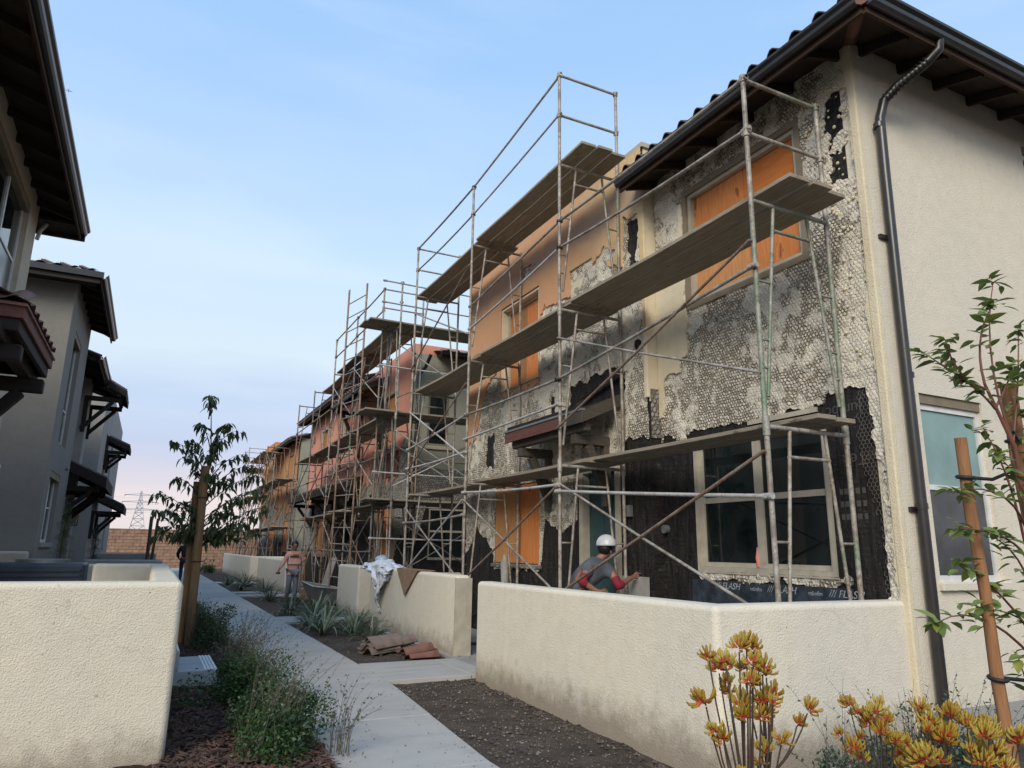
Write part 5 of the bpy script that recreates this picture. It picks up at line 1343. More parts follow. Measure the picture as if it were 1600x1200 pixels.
f3 = [33.2, 35.8, 38.4, 41.0, 43.6]
scaffold('far scaffold in front of the rust orange house', (XS, 37, 0), F1, f3, 1.05, L3,
    [(2, 1.1, (1, 0)), (3, 0, (1, 0)), (3, 0, (1, 0)), (3, 0, (0, 0)), (3, 0, (1, 1))],
    [(33, 38.6, 2.3, .1, .95, 3), (38.2, 43.9, 2.3, .1, .95, 3), (33, 38.6, 4.4, .1, .95, 3), (38.2, 43.9, 4.4, .1, .95, 3), (38.2, 43.9, 6.2, .1, .95, 3)],
    xb(f3, [(.9, 2.0), (2.8, 4.0), (4.8, 5.9)], 0) + xb(f3, [(2.8, 4.0)], 1.05),
    [(a, z, b, z, -.02, rr) for a, b in zip(f3, f3[1:]) for z in (1.4, 3.3, 5.3)], seed=15, mats=('steel_dark', 'steel_rust'), rmats=('steel_dark',), bmats=('steel_dark', 'steel_rust'))
F4 = lambda a, w, z: (5.0 + w, a, z)
scaffold('free standing scaffold tower at the far end, seen against the sky', (5.0, 47, 0), F4, [46.4, 48.6], 1.5, [(.03, 2.2), (2.2, 4.4), (4.4, 6.1)],
    [(3, 1.3, (1, 1)), (3, 1.3, (1, 1))], [(46.2, 49, 6.1, .1, 1.4, 3), (46.2, 49, 4.4, .1, 1.4, 3)], xb([46.4, 48.6], [(.8, 1.9), (2.8, 4.0), (4.9, 5.9)], 0), [], seed=18, mats=('steel_dark',), bmats=('steel_dark',))
# climbing ladder clipped to the middle scaffold
t = thing('scaffold_ladder', 'long steel climbing ladder standing against the middle scaffold, rising above its deck', 'ladder', (4.5, 19.2, 0))
for yy in (20.1, 18.0 + 0): pass
la = [(4.46, 20.1), (4.46, 18.0)]
lx = [(4.46, 19.35), (4.46, 18.3)]
for (x, y), zt in zip(((4.40, 19.5), (4.62, 18.35)), (8.75, 8.6)):
    mb = MB(); mb.tube([(x, y, .05), (x, y, zt)], .027, 8)
    for z in (2.2, 4.3, 6.4): mb.tube([(x, y, z - .1), (x, y, z + .1)], .034, 8)
    mb.build('ladder_rail', M['steel_rust'], t)
z = .3
while z < 8.7:
    mb = MB(); mb.tube([(4.40, 19.5, z + .02), (4.62, 18.35, z)], .015, 6); mb.build('rung', M['steel'], t); z += .42

# ================================================================== PLANTS
def leaf_mesh(name, l, w, fold=.25, droop=.25, mat=None, n=3):
    """a pointed leaf growing along +X, folded along its midrib, curving down"""
    v = [(0, 0, 0)]; f = []
    for i in range(1, n + 1):
        t = i / (n + 1); ww = w * math.sin(math.pi * t ** .8) / 2; z = -droop * l * t * t
        v += [(l * t, -ww, z + fold * ww), (l * t, 0, z), (l * t, ww, z + fold * ww)]
    v.append((l, 0, -droop * l))
    f += [(0, 1, 2), (0, 2, 3)]
    for i in range(n - 1):
        a = 1 + 3 * i; b = a + 3
        f += [(a, b, b + 1, a + 1), (a + 1, b + 1, b + 2, a + 2)]
    a = 1 + 3 * (n - 1); e = len(v) - 1
    f += [(a, e, a + 1), (a + 1, e, a + 2)]
    me = bpy.data.meshes.new(name); me.from_pydata(v, [], f); me.polygons.foreach_set('use_smooth', [True] * len(f))
    if mat: me.materials.append(mat)
    return me
def leafcloud(parent, protos, spots, mat, name='leaves_beyond_count'):
    from mathutils import Quaternion
    v = []; f = []
    for (p, d, roll, s, m_) in spots:
        me = protos[m_]; q = Vector(d).normalized().to_track_quat('X', 'Z') @ Quaternion((1, 0, 0), roll); b = len(v)
        v += [tuple(q @ (w.co * s) + Vector(p) - wl(parent)) for w in me.vertices]; f += [tuple(b + i for i in g.vertices) for g in me.polygons]
    me = bpy.data.meshes.new(name); me.from_pydata(v, [], f); o = link(name, me, mat, parent); o['kind'] = 'stuff'; return o
def put(me, name, parent, p, d, roll=0., s=1.0):
    o = bpy.data.objects.new(name, me); C.objects.link(o); o.parent = parent
    d = Vector(d).normalized()
    q = d.to_track_quat('X', 'Z')
    from mathutils import Quaternion
    o.rotation_mode = 'QUATERNION'; o.rotation_quaternion = q @ Quaternion((1, 0, 0), roll)
    o.location = Vector(p) - wl(parent); o.scale = (s, s, s); return o
def bez(p0, p1, p2, n=6):
    p0, p1, p2 = map(Vector, (p0, p1, p2))
    return [p0 * (1 - t) ** 2 + p1 * 2 * t * (1 - t) + p2 * t * t for t in [i / n for i in range(n + 1)]]

# ---- young staked tree left of the path
tl = thing('young_tree', 'young tree with dark drooping leaves tied to stakes, left of the path', 'tree', (.82, 12.1, 0))
r = random.Random(21)
trunk = [(.74, 12.15, 0), (.73, 12.14, 1.2), (.72, 12.08, 2.2), (.72, 12.02, 3.0), (.64, 12.0, 3.82)]
mb = MB(); mb.tube(trunk, [.03, .024, .018, .011, .004], 7); mb.build('trunk', M['bark'], tl)
LD = [leaf_mesh('leaf', .145, .046, .4, .4, M['leaf_dark']), leaf_mesh('leaf', .12, .042, .4, .3, M['leaf_dark'])]
tips = [(.04, 12.0, 2.25), (.16, 12.1, 3.05), (.38, 11.8, 2.8), (.96, 12.1, 3.4), (1.12, 12.2, 3.3), (1.2, 11.9, 2.9), (1.5, 12.1, 2.6), (1.45, 11.9, 2.35), (1.1, 12, 2.0), (1.35, 12.2, 1.85), (.45, 12.2, 2.15), (.2, 11.9, 2.0), (.15, 12.0, 1.75), (1.25, 11.8, 1.8), (.5, 12.1, 3.35), (.65, 12, 3.8), (1.5, 12.0, 1.95), (.9, 11.8, 1.75), (.3, 12.2, 2.5), (1.35, 12, 2.75), (.78, 12.3, 2.9), (.5, 11.8, 1.8), (1.6, 12.1, 2.3)]
mbs = MB(); nleaf = 0; more = []
tips += [(.1, 12.1, 1.62), (.35, 11.9, 1.65), (1.5, 11.8, 1.72), (1.3, 12.2, 1.62), (1.0, 12, 1.6), (1.65, 12, 2.1), (.05, 12.1, 2.0), (.75, 11.8, 2.55), (.55, 12.1, 2.6), (1.0, 12.2, 2.5), (1.2, 11.8, 2.2), (.4, 12.2, 3.1), (.85, 12.1, 3.1)]
for tx, ty, tz in tips:
    zb = max(1.45, min(3.6, tz - .35 - .25 * abs(tx - .75)))
    k = min(range(len(trunk)), key=lambda i: abs(trunk[i][2] - zb)); bx, by = trunk[k][0], trunk[k][1]
    pts = bez((bx, by, zb), ((bx + tx) / 2, (by + ty) / 2, (zb + tz) / 2 + .22), (tx, ty, tz), 7)
    mbs.tube(pts, [.009, .008, .007, .006, .005, .004, .003, .002], 4, cap=False)
    for i in range(2, 8):
        for _ in range(5 if i < 7 else 9):
            a = r.uniform(0, 6.28)
            if nleaf >= 292 or r.random() < .66: more.append((pts[i] + Vector((r.uniform(-.07, .07), r.uniform(-.07, .07), r.uniform(-.05, .03))), (math.cos(a), math.sin(a), r.uniform(-1.6, -.1)), r.uniform(-.6, .6), r.uniform(.75, 1.2), 0)); continue
            p = pts[i] + Vector((r.uniform(-.03, .03), r.uniform(-.03, .03), 0))
            put(LD[nleaf % 2], 'leaf', tl, p, (math.cos(a), math.sin(a), r.uniform(-1.6, -.1)), r.uniform(-.6, .6), r.uniform(.75, 1.25)); nleaf += 1
mbs.build('twigs', M['stem_dark'], tl)
leafcloud(tl, LD, more, M['leaf_dark'])
def tied_stake(label, p, q, rad, mat, square=False, ties=()):
    t = thing('tree_stake', label, 'stake', (p[0], p[1], 0)); mb = MB()
    if square: mb.beam(p, q, rad * 1.7, rad * 1.7, (0, 1, 0)); bev(mb.build('post', M[mat], t), .006)
    else:
        n = 7; mb.tube([tuple(p[i] + (q[i] - p[i]) * k / n + (.004 * math.sin(k * 3.1 + i) if i < 2 else 0) for i in range(3)) for k in range(n + 1)], [rad * (1 + .06 * math.sin(k * 2.2)) for k in range(n + 1)], 12); mb.build('post', M[mat], t)
    for z, ex in ties:
        f = (z - p[2]) / (q[2] - p[2]); c = [p[i] + (q[i] - p[i]) * f for i in range(3)]
        mb = MB(); ring = [(c[0] + (rad + .008) * math.cos(a), c[1] + (rad + .008) * math.sin(a), c[2] + .004 * math.sin(a)) for a in [k * math.pi / 6 for k in range(13)]]
        mb.tube(ring, .008, 5, cap=False)
        mb.tube([ring[0], tuple((ring[0][i] + ex[i]) / 2 + (-.02 if i == 2 else 0) for i in range(3)), ex], .0075, 5)
        mb.build('rubber_tie', M['rubber'], t)
    return t
tied_stake('round tree stake left of the path, the tall one with a rubber tie', (.71, 11.9, -.1), (.665, 11.88, 2.68), .062, 'stake_old', ties=((1.26, (.84, 12.1, 1.3)), (2.2, (.79, 12.08, 2.15))))
tied_stake('shorter round tree stake hidden in the leaves left of the path', (.61, 12.2, -.1), (.585, 12.18, 2.46), .05, 'stake_old')
tied_stake('dark weathered stake standing over the far left patio wall', (.05, 25.5, 0), (.03, 25.5, 2.35), .05, 'bark')
tied_stake('thinner dark stake leaning beside another over the far left wall', (.14, 25.7, 0), (.22, 25.7, 2.3), .04, 'bark')

# ---- shrubs along the path
def shrub(label, loc, R_, H, nl, mat, seed, stems=40, stemh=.5, lean=(0, 0), mat2=None, leafsize=(.010, .022)):
    t = thing('shrub', label, 'shrub', loc); r = random.Random(seed)
    v = []; f = []
    cl = [(r.gauss(0, .42) * R_[0], r.gauss(0, .42) * R_[1], abs(r.gauss(.5, .22)) * H, r.uniform(.10, .22)) for _ in range(26)]
    for k in range(nl):
        c = r.choice(cl); d = Vector((r.gauss(0, 1), r.gauss(0, 1), r.gauss(0, 1))).normalized() * c[3] * r.uniform(.45, 1.05)
        p = Vector((c[0], c[1], c[2])) + d
        if p.z < .02: p.z = r.uniform(.02, .1)
        s = r.uniform(*leafsize); a = Vector((r.uniform(-1, 1), r.uniform(-1, 1), r.uniform(-.6, 1))).normalized(); b_ = a.cross(Vector((r.uniform(-1, 1), r.uniform(-1, 1), r.uniform(-1, 1)))).normalized()
        i = len(v); P0 = p - a * s; P1 = p + a * s
        v += [tuple(P0), tuple(p + b_ * s * .5), tuple(P1), tuple(p - b_ * s * .5)]; f += [(i, i + 1, i + 2, i + 3)]
    me = bpy.data.meshes.new('foliage'); me.from_pydata(v, [], f); o = link('foliage', me, M[mat], t); o['kind'] = 'stuff'
    sm = MB(); lv_ = []; lf = []
    for k in range(stems):
        a = r.uniform(0, 6.28); b0 = Vector((loc[0] + math.cos(a) * R_[0] * r.uniform(0, .9), loc[1] + math.sin(a) * R_[1] * r.uniform(0, .9), loc[2] + .03))
        h = stemh * r.uniform(.6, 1.3)
        tip = b0 + Vector((r.gauss(lean[0], .16), r.gauss(lean[1], .16), h)); pts = bez(b0, b0 + Vector((0, 0, h * .6)), tip, 5)
        sm.tube(pts, [.003, .0026, .0022, .0018, .0014, .001], 3, cap=False)
        for q in range(r.randint(0, 16)):
            tt = r.uniform(.35, 1); j = min(4, int(tt * 5)); p = pts[j].lerp(pts[j + 1], tt * 5 - j if tt < 1 else 1) - Vector(loc)
            s = r.uniform(.008, .017); aa = Vector((r.uniform(-1, 1), r.uniform(-1, 1), r.uniform(0, 1))).normalized(); b_ = aa.cross(Vector((r.uniform(-1, 1), r.uniform(-1, 1), .3))).normalized()
            i = len(lv_); lv_ += [tuple(p), tuple(p + aa * s + b_ * s * .5), tuple(p + aa * 2 * s), tuple(p + aa * s - b_ * s * .5)]; lf.append((i, i + 1, i + 2, i + 3))
    o = sm.build('stems', M['stem_grey'], t); o['kind'] = 'stuff'
    if lf:
        me = bpy.data.meshes.new('stem_leaves'); me.from_pydata(lv_, [], lf); o = link('stem_leaves', me, M[mat2 or mat], t); o['kind'] = 'stuff'
    return t
shrub('large dense green shrub at the near edge of the path', (1.0, 6.0, .02), (.36, .66), .36, 12000, 'shrub', 1, 64, .55, (.10, -.05), 'shrub_grey')
shrub('rounded green shrub beside the grey steps', (1.02, 7.6, .02), (.30, .62), .36, 10000, 'shrub', 2, 60, .52, (.10, -.02), 'shrub_grey')
shrub('wispy brownish shrub in the mulch near the path, beyond the steps', (1.14, 9.3, .02), (.26, .9), .30, 2600, 'shrub_grey', 3, 110, .55, (.08, 0), 'shrub_grey')
shrub('dark shrub round the foot of the staked tree', (.95, 11.9, .02), (.36, .9), .50, 6500, 'shrub', 4, 90, .5, (.03, 0), 'shrub_grey')
shrub('low dark shrub beyond the staked tree', (.9, 15.2, .02), (.3, 1.3), .36, 3000, 'shrub', 5, 40, .4)
shrub('small sparse sprig with few leaves beside the near path edge', (1.42, 5.55, .02), (.12, .2), .12, 60, 'shrub_grey', 6, 26, .42, (.10, -.05), 'shrub_grey')
shrub('low feathery rosemary bush at the foot of the white end wall', (4.55, 3.15, -.1), (1.1, .35), .50, 12000, 'rosemary', 7, 150, .62, (0, 0), 'rosemary', (.008, .020))
shrub('small round shrub by the far block wall', (3.1, 43, 0), (.4, .4), .5, 900, 'shrub', 8, 8, .5, leafsize=(.03, .06))

# ---- conifers left
for x, y, h, z0, lab in ((-1.2, 13.4, 2.1, 0, 'slim dark conifer in front of the dark grey house, the nearer and taller one'), (-1.15, 20.6, 1.95, 0, 'smaller slim conifer farther along the left houses')):
    t = thing('conifer', lab, 'tree', (x, y, z0)); r = random.Random(int(x * 100 + y)); v = []; f = []
    mb = MB(); mb.tube([(x, y, 0), (x, y, h)], [.03, .005], 6); mb.build('trunk', M['bark'], t)
    for k in range(5200):
        tt = r.random(); zz = .6 + (h - .6) * tt; rad = .24 * (1 - tt) ** .7 * r.random() ** .5 * (1 + .5 * math.sin(zz * 26)); a = r.uniform(0, 6.28)
        p = Vector((math.cos(a) * rad, math.sin(a) * rad, zz + rad * .35)); d = Vector((math.cos(a), math.sin(a), .6)).normalized(); b_ = d.cross(Vector((0, 0, 1))).normalized(); s = r.uniform(.02, .045)
        i = len(v); v += [tuple(p - b_ * .004), tuple(p + b_ * .004), tuple(p + d * s)]; f.append((i, i + 1, i + 2))
    me = bpy.data.meshes.new('crown'); me.from_pydata(v, [], f); link('crown', me, M['leaf_dark'], t)['kind'] = 'stuff'

# ---- strappy variegated plants
FL = []
for mt in ('flax', 'flax_dark'):
    for dr in (.35, .75):
        n = 6; v = []; f = []
        for i in range(n + 1):
            t_ = i / n; w = .030 * (1 - t_ ** 2.2) + .001; x = .5 * t_ * (1 - .25 * t_ * dr); z = .42 * t_ - dr * .5 * t_ ** 2.4
            v += [(x, -w / 2, z + w * .3), (x, 0, z), (x, w / 2, z + w * .3)]
        for i in range(n):
            a = 3 * i; f += [(a, a + 3, a + 4, a + 1), (a + 1, a + 4, a + 5, a + 2)]
        me = bpy.data.meshes.new('leaf'); me.from_pydata(v, [], f); me.polygons.foreach_set('use_smooth', [True] * len(f)); me.materials.append(M[mt]); FL.append(me)
fx = [(2.95, 13.3, 1.0, 'strappy variegated plant nearest the path edge, left of the roof tiles'), (3.42, 13.0, 1.05, 'bushy strappy plant just behind the stacked roof tiles'), (3.72, 14.0, .95, 'strappy plant touching the foot of the cream wall'),
      (3.15, 15.0, 1.05, 'strappy plant on the concrete strip edge, behind the nearest ones'), (3.55, 16.9, 1.05, 'strappy plant left of the short cream wall block'), (3.05, 17.3, 1.05, 'big strappy plant, middle of the bed, nearest the walk'),
      (3.95, 18.4, .9, 'strappy plant by the feet of the scaffold'), (3.25, 21.5, .95, 'strappy plant at the left of the walking woman'), (3.1, 27.2, 1.1, 'strappy plant beyond the woman near the path'),
      (3.5, 29.2, 1.2, 'large strappy plant in front of the far pale wall'), (3.0, 30.6, 1.0, 'farthest strappy plant before the pink streaked wall'),
      (3.3, 15.9, 1.0, 'strappy plant between the concrete strip and the short wall block'), (2.9, 14.2, .8, 'small strappy plant hugging the walk edge'), (3.8, 16.2, .9, 'strappy plant squeezed against the short wall block'), (3.55, 12.3, .85, 'strappy plant directly above the tile pile by the wall'), (3.6, 25.2, 1.0, 'strappy plant between the two far concrete strips')]
proto = None
for k, (x, y, s, lab) in enumerate(fx):
    t = thing('flax_plant', lab, 'plant', (x, y, -.02), 'variegated strappy plants in the right bed'); r = random.Random(100 + k)
    for q in range(46):
        a = r.uniform(0, 6.28); o = bpy.data.objects.new('leaf', FL[r.choice((0, 0, 1, 1, 2, 3))]); C.objects.link(o); o.parent = t
        o.location = (math.cos(a) * .03, math.sin(a) * .03, 0); o.rotation_euler = (r.uniform(-.15, .15), r.uniform(-.55, .25), a); sc_ = s * r.uniform(.8, 1.35); o.scale = (sc_, sc_, sc_)

# ---- kangaroo paws in the foreground
def paw_mesh(name, seed):
    r = random.Random(seed); mb = MB()
    for k in range(24):
        el = r.uniform(-.25, 1.35); az = r.uniform(0, 6.28) if k > 3 else k * 1.6
        d = Vector((math.cos(az) * math.cos(el), math.sin(az) * math.cos(el), math.sin(el)))
        b0 = Vector((0, 0, 0)) + d * .006 + Vector((0, 0, r.uniform(0, .016)))
        l = r.uniform(.018, .028); up = Vector((0, 0, 1))
        pts = [b0, b0 + d * l * .5, b0 + (d + up * .25).normalized() * l, b0 + (d + up * .5).normalized() * l * 1.2]
        mb.tube(pts[:2], [.0018, .0025], 5, 1, cap=False); mb.tube(pts[1:], [.0026, .0031, .0014], 5, 0)
    me = bpy.data.meshes.new(name); me.from_pydata(mb.v, [], mb.f); me.polygons.foreach_set('use_smooth', mb.sm)
    me.materials.append(M['paw_yellow']); me.materials.append(M['paw_red']); me.polygons.foreach_set('material_index', mb.mi); return me
PW = [paw_mesh('flower_head', s) for s in range(5)]
def paws(label, base, heads, Y, seed, sc_=1.0):
    rh = random.Random(seed + 9); heads = heads + [(h[0] + rh.uniform(-.022, .022), h[1] + rh.uniform(-.025, .015)) for h in heads if rh.random() < .35]
    t = thing('kangaroo_paw', label, 'flower', (base[0], Y, 0), 'yellow kangaroo paws in the foreground'); r = random.Random(seed)
    mb = MB(); nst = max(3, len(heads) // 9); hs = sorted(heads)
    for g in range(nst):
        grp = hs[g * len(hs) // nst:(g + 1) * len(hs) // nst]
        if not grp: continue
        gx = sum(h[0] for h in grp) / len(grp); gz_ = min(h[1] for h in grp) - .10; gy = Y + r.uniform(-.06, .06)
        j = Vector((gx * .75 + base[0] * .25, gy, gz_)); b0 = Vector((base[0] + r.uniform(-.05, .05), Y + r.uniform(-.05, .05), 0))
        mb.tube(bez(b0, (b0.x, b0.y, gz_ * .6), j, 6), [.0034, .0032, .003, .0028, .0027, .0026, .0025], 6, cap=False)
        for hx, hz in grp:
            hy = gy + r.uniform(-.06, .06); e = Vector((hx, hy, hz))
            mb.tube(bez(j, ((j.x + hx) / 2 + (hx - j.x) * .25, (j.y + hy) / 2, j.z + (hz - j.z) * .3), e, 5), [.0028, .0026, .0023, .002, .0018, .0018], 5, cap=False)
            d = Vector(((hx - j.x) * 1.2, hy - j.y, abs(hz - j.z) + .03)).normalized()
            o = bpy.data.objects.new('flower_head', r.choice(PW)); C.objects.link(o); o.parent = t; o.location = e - wl(t)
            o.rotation_mode = 'QUATERNION'; o.rotation_quaternion = d.to_track_quat('Z', 'Y'); s = r.uniform(.6, 1.0) * sc_; o.scale = (s, s, s)
    mb.build('stems', M['stem_dark'], t)
    for k in range(14):
        a = r.uniform(0, 6.28); o = bpy.data.objects.new('leaf', FL[3]); C.objects.link(o); o.parent = t; o.rotation_euler = (0, r.uniform(-.6, -.2), a); o.scale = (.9, .7, r.uniform(1.0, 1.5))
    return t
paws('tall kangaroo paw before the wall corner, yellow flowers on thin dark stems', (1.27,), [(1.12, 1.27), (1.15, 1.23), (1.19, 1.25), (1.23, 1.28), (1.27, 1.28), (1.1, 1.18), (1.11, 1.13), (1.23, 1.11), (1.29, 1.23), (1.25, 1.22), (1.23, 1.18), (1.27, 1.19), (1.32, 1.22), (1.36, 1.21), (1.3, 1.16), (1.35, 1.17), (1.22, 1.15), (1.25, 1.15), (1.38, 1.12), (1.41, 1.14), (1.35, 1.12), (1.43, 1.1), (1.28, 1.06), (1.14, 1.05)], 1.3, 31, 1.08)
paws('low kangaroo paw clump with crowded yellow flowers below the downspout', (1.8,), [(1.8, 1.09), (1.73, 1.09), (1.91, 1.09), (2.01, 1.07), (1.87, 1.05), (1.94, 1.03), (1.68, 1.06), (1.66, 1.04), (1.72, 1.04), (1.7, 1.0), (1.74, 0.97), (1.81, 0.96), (1.81, 1.04), (1.77, 1.07), (1.88, 1.0), (1.84, 1.0), (1.9, .95), (1.75, 1.02)], 1.4, 32, 1.1)
paws('large flowered kangaroo paw clump at the foot of the right hand tree stake', (2.0,), [(1.94, 1.08), (2.0, 1.05), (1.9, 1.03), (1.96, 1.0), (2.05, 1.03), (2.14, 1.04), (2.07, 0.99), (2.11, 0.97), (1.8, 0.99), (2.02, 0.96), (2.16, 1.0), (1.93, 1.05), (1.98, 1.03), (2.08, 1.05), (2.0, .99), (1.88, .98), (2.13, 1.0), (2.05, .96)], 1.3, 33, 1.25)

# ---- staked tree at the right edge
tr = thing('young_tree', 'leafy young tree with reddish twigs at the right edge, tied between stakes', 'tree', (3.12, 1.75, 0))
r = random.Random(41)
LG = [leaf_mesh('leaf', .080, .036, .3, .2, M[m_]) for m_ in ('leaf_green', 'leaf_green', 'leaf_lime', 'leaf_dead')]
mb = MB(); mb.tube([(3.12, 1.75, -.1), (3.2, 1.74, 1.0), (3.25, 1.72, 1.6), (3.2, 1.7, 1.95), (3.05, 1.7, 2.2)], [.015, .013, .011, .009, .006], 8); mb.build('trunk', M['stem_red'], tr)
twigs = [((3.2, 1.7, 1.95), (3.0, 1.68, 2.3), (3.26, 1.72, 2.70)), ((3.05, 1.7, 2.2), (3.0, 1.7, 2.4), (3.13, 1.66, 2.56)), ((3.05, 1.7, 2.18), (2.9, 1.7, 2.2), (2.68, 1.7, 2.28)), ((3.03, 1.7, 2.15), (2.9, 1.74, 2.25), (2.82, 1.7, 2.36)),
         ((3.1, 1.7, 2.1), (2.95, 1.66, 2.15), (2.90, 1.7, 2.20)), ((3.2, 1.72, 1.9), (3.3, 1.7, 2.2), (3.36, 1.7, 2.48)), ((3.24, 1.72, 1.6), (2.95, 1.6, 1.8), (2.74, 1.7, 1.74)), ((3.22, 1.73, 1.5), (2.9, 1.6, 1.6), (2.69, 1.66, 1.60)),
         ((3.23, 1.73, 1.55), (3.05, 1.65, 1.85), (3.0, 1.7, 2.0)), ((3.2, 1.74, 1.2), (2.95, 1.7, 1.4), (2.73, 1.7, 1.47)), ((3.2, 1.74, 1.1), (2.8, 1.68, 1.35), (2.57, 1.7, 1.27)), ((3.2, 1.74, 1.15), (3.0, 1.6, 1.3), (2.83, 1.7, 1.31)),
         ((3.24, 1.72, 1.7), (3.35, 1.7, 1.9), (3.30, 1.7, 2.1)), ((3.22, 1.73, 1.3), (3.1, 1.65, 1.5), (2.95, 1.7, 1.58)), ((3.2, 1.74, .9), (3.3, 1.7, 1.2), (3.25, 1.7, 1.4)), ((3.18, 1.75, .7), (3.1, 1.7, .9), (3.02, 1.7, 1.12)),
         ((3.24, 1.72, 1.65), (3.1, 1.6, 1.75), (3.08, 1.7, 1.9)), ((3.24, 1.72, 1.5), (3.35, 1.65, 1.65), (3.3, 1.7, 1.8)), ((3.1, 1.7, 2.1), (3.2, 1.7, 2.2), (3.28, 1.7, 2.3)), ((3.2, 1.74, 1.1), (3.3, 1.7, 1.15), (3.22, 1.7, 1.25))]
mb = MB(); nl = 0; more = []
for k, (a, b_, c) in enumerate(twigs):
    pts = bez(a, b_, c, 7); mb.tube(pts, [.006, .0055, .005, .0044, .0038, .0032, .0026, .002], 5, cap=False)
    for i in range(3, 8):
        for _ in range(4 if i < 7 else 12):
            an = r.uniform(0, 6.28); m_ = r.random()
            if r.random() < .6: more.append((pts[i] + Vector((r.uniform(-.03, .03), r.uniform(-.03, .03), r.uniform(-.03, .03))), (math.cos(an), math.sin(an), r.uniform(-.5, .8)), r.uniform(-.5, .5), r.uniform(.5, .95), 0)); continue
            if nl >= 290: continue
            kind_ = 3 if (k in (2, 3) and m_ < .55) or m_ < .04 else (2 if m_ > .82 else 0)
            put(LG[kind_], 'leaf', tr, pts[i], (math.cos(an), math.sin(an), r.uniform(-.5, .8) if kind_ != 3 else -.8), r.uniform(-.5, .5), r.uniform(.6, 1.15) * (.6 if kind_ == 3 else 1)); nl += 1
mb.build('twigs', M['stem_red'], tr)
leafcloud(tr, LG, more, M['leaf_green'])
tied_stake('round reddish tree stake at the right edge, the nearer one with two black ties', (2.93, 1.7, -.1), (2.83, 1.7, 1.955), .0215, 'stake', ties=((1.06, (3.3, 1.72, 1.05)), (1.80, (3.22, 1.74, 1.85))))
tied_stake('second tree stake half cut off by the right edge', (3.50, 1.8, -.1), (3.40, 1.8, 2.26), .032, 'stake', ties=((2.0, (3.2, 1.7, 2.02)),))

# ================================================================== LOOSE THINGS
# roof tiles stacked on the soil
def big_tile(label, p, rot, kind):
    o = bpy.data.objects.new('roof_tile', TILE[kind]); C.objects.link(o); o.location = p; o.rotation_euler = rot
    return setp(o, label, 'roof tile', 'loose roof tiles by the patio wall')
tz = float(gz(3.2, 10.7))
for k, (dx, dy, dz, rz, lab, kd) in enumerate([
    (0, 0, .03, .35, 'bottom grey roof tile of the front pile', 'tile_grey'), (.02, .02, .055, .30, 'second grey roof tile up in the front pile', 'tile_grey'), (.0, .03, .08, .42, 'middle grey roof tile of the front pile', 'tile_grey'),
    (.04, .0, .105, .38, 'grey roof tile just under the top of the front pile', 'tile_grey'), (.02, .03, .13, .33, 'top grey roof tile of the front pile, nearest the path', 'tile_grey'),
    (.10, .42, .05, .15, 'grey roof tile at the bottom of the rear pile', 'tile_grey'), (.13, .43, .08, .20, 'grey roof tile second in the rear pile', 'tile_grey'), (.12, .46, .11, .1, 'grey roof tile on top of the rear pile, right against the wall side', 'tile_grey'),
    (.30, .30, .06, .5, 'grey roof tile slipped between the two piles', 'tile_grey'), (.34, .26, .09, .55, 'grey roof tile lying across the slipped one', 'tile_grey')]):
    big_tile(lab, (2.98 + dx * 1.3, 10.62 + dy * 1.2, tz + dz), (.05, -.06, rz), kd).scale = (1.15, 1.15, 1.15)
for dx, dy, dz, rx, ry, rz, lab in ((0, 0, .04, 0, .0, .12, 'red brown roof tile flat on the soil under another'), (-.07, .02, .10, .12, -.10, .22, 'red brown roof tile leaning on top, by the wall end'), (.05, .1, .065, 0, .05, .3, 'red brown roof tile sandwiched at the wall foot')):
    big_tile(lab, (3.38 + dx, 9.98 + dy, tz + dz), (rx, ry, rz), 'tile_red').scale = (1.1, 1.0, 1.0)

# plastic sheet over the wall
t = thing('plastic_sheet', 'crumpled translucent plastic sheeting draped over the end of the cream wall', 'plastic sheet', (4.2, 14, 1.1))
def drape(path_fn, nu, nv, amp, seed, name, mat, parent, thick=.004):
    vs = []; 
    for i in range(nu + 1):
        for j in range(nv + 1):
            u = i / nu; v_ = j / nv; p = Vector(path_fn(u, v_))
            n1 = float(fbm(np.array(u * 5 + v_ * 2.2), np.array(v_ * 7), 1.5, 4, seed)); n2 = float(fbm(np.array(u * 4), np.array(v_ * 5 + 3), 2.2, 4, seed + 5))
            vs.append((p.x + n1 * amp, p.y + n2 * amp * .6, p.z + n2 * amp * .5))
    fs = [(i * (nv + 1) + j, (i + 1) * (nv + 1) + j, (i + 1) * (nv + 1) + j + 1, i * (nv + 1) + j + 1) for i in range(nu) for j in range(nv)]
    mb = MB(); mb.add(vs, fs, True); o = mb.build(name, mat, parent)
    so = o.modifiers.new('thickness', 'SOLIDIFY'); so.thickness = thick; return o
def sheet(u, v_):
    # u along the wall, v from behind the wall over the top and down the front
    y = 13.05 + 1.75 * u
    top = 1.14 + .10 * math.sin(math.pi * u) ** .7
    drop = (.10 + .35 * math.exp(-((u - .38) / .28) ** 2) + .45 * math.exp(-((u - .36) / .13) ** 2))
    if v_ < .35: return (4.42 - v_ * .5, y, top - .10 + .28 * v_)
    if v_ < .5: return (4.245 - (v_ - .35) * 1.3, y, top + .0)
    w = (v_ - .5) / .5
    return (4.05 - .05 * math.sin(w * 3), y + (.36 - u) * .9 * w * (1 if drop > .5 else .3), top - .02 - drop * w * 1.05)
drape(sheet, 46, 40, .17, 3, 'plastic_film', M['plastic_sheet'], t)
mb = MB(); mb.ball((4.2, 14.15, 1.25), .13, 12, 8, 0, (1, 1.3, .8)); o = mb.build('plastic_bundle', plain('blue_plastic', (.36, .50, .60), .35), t)
for v in o.data.vertices: v.co += Vector([rnd.uniform(-.012, .012) for _ in range(3)])
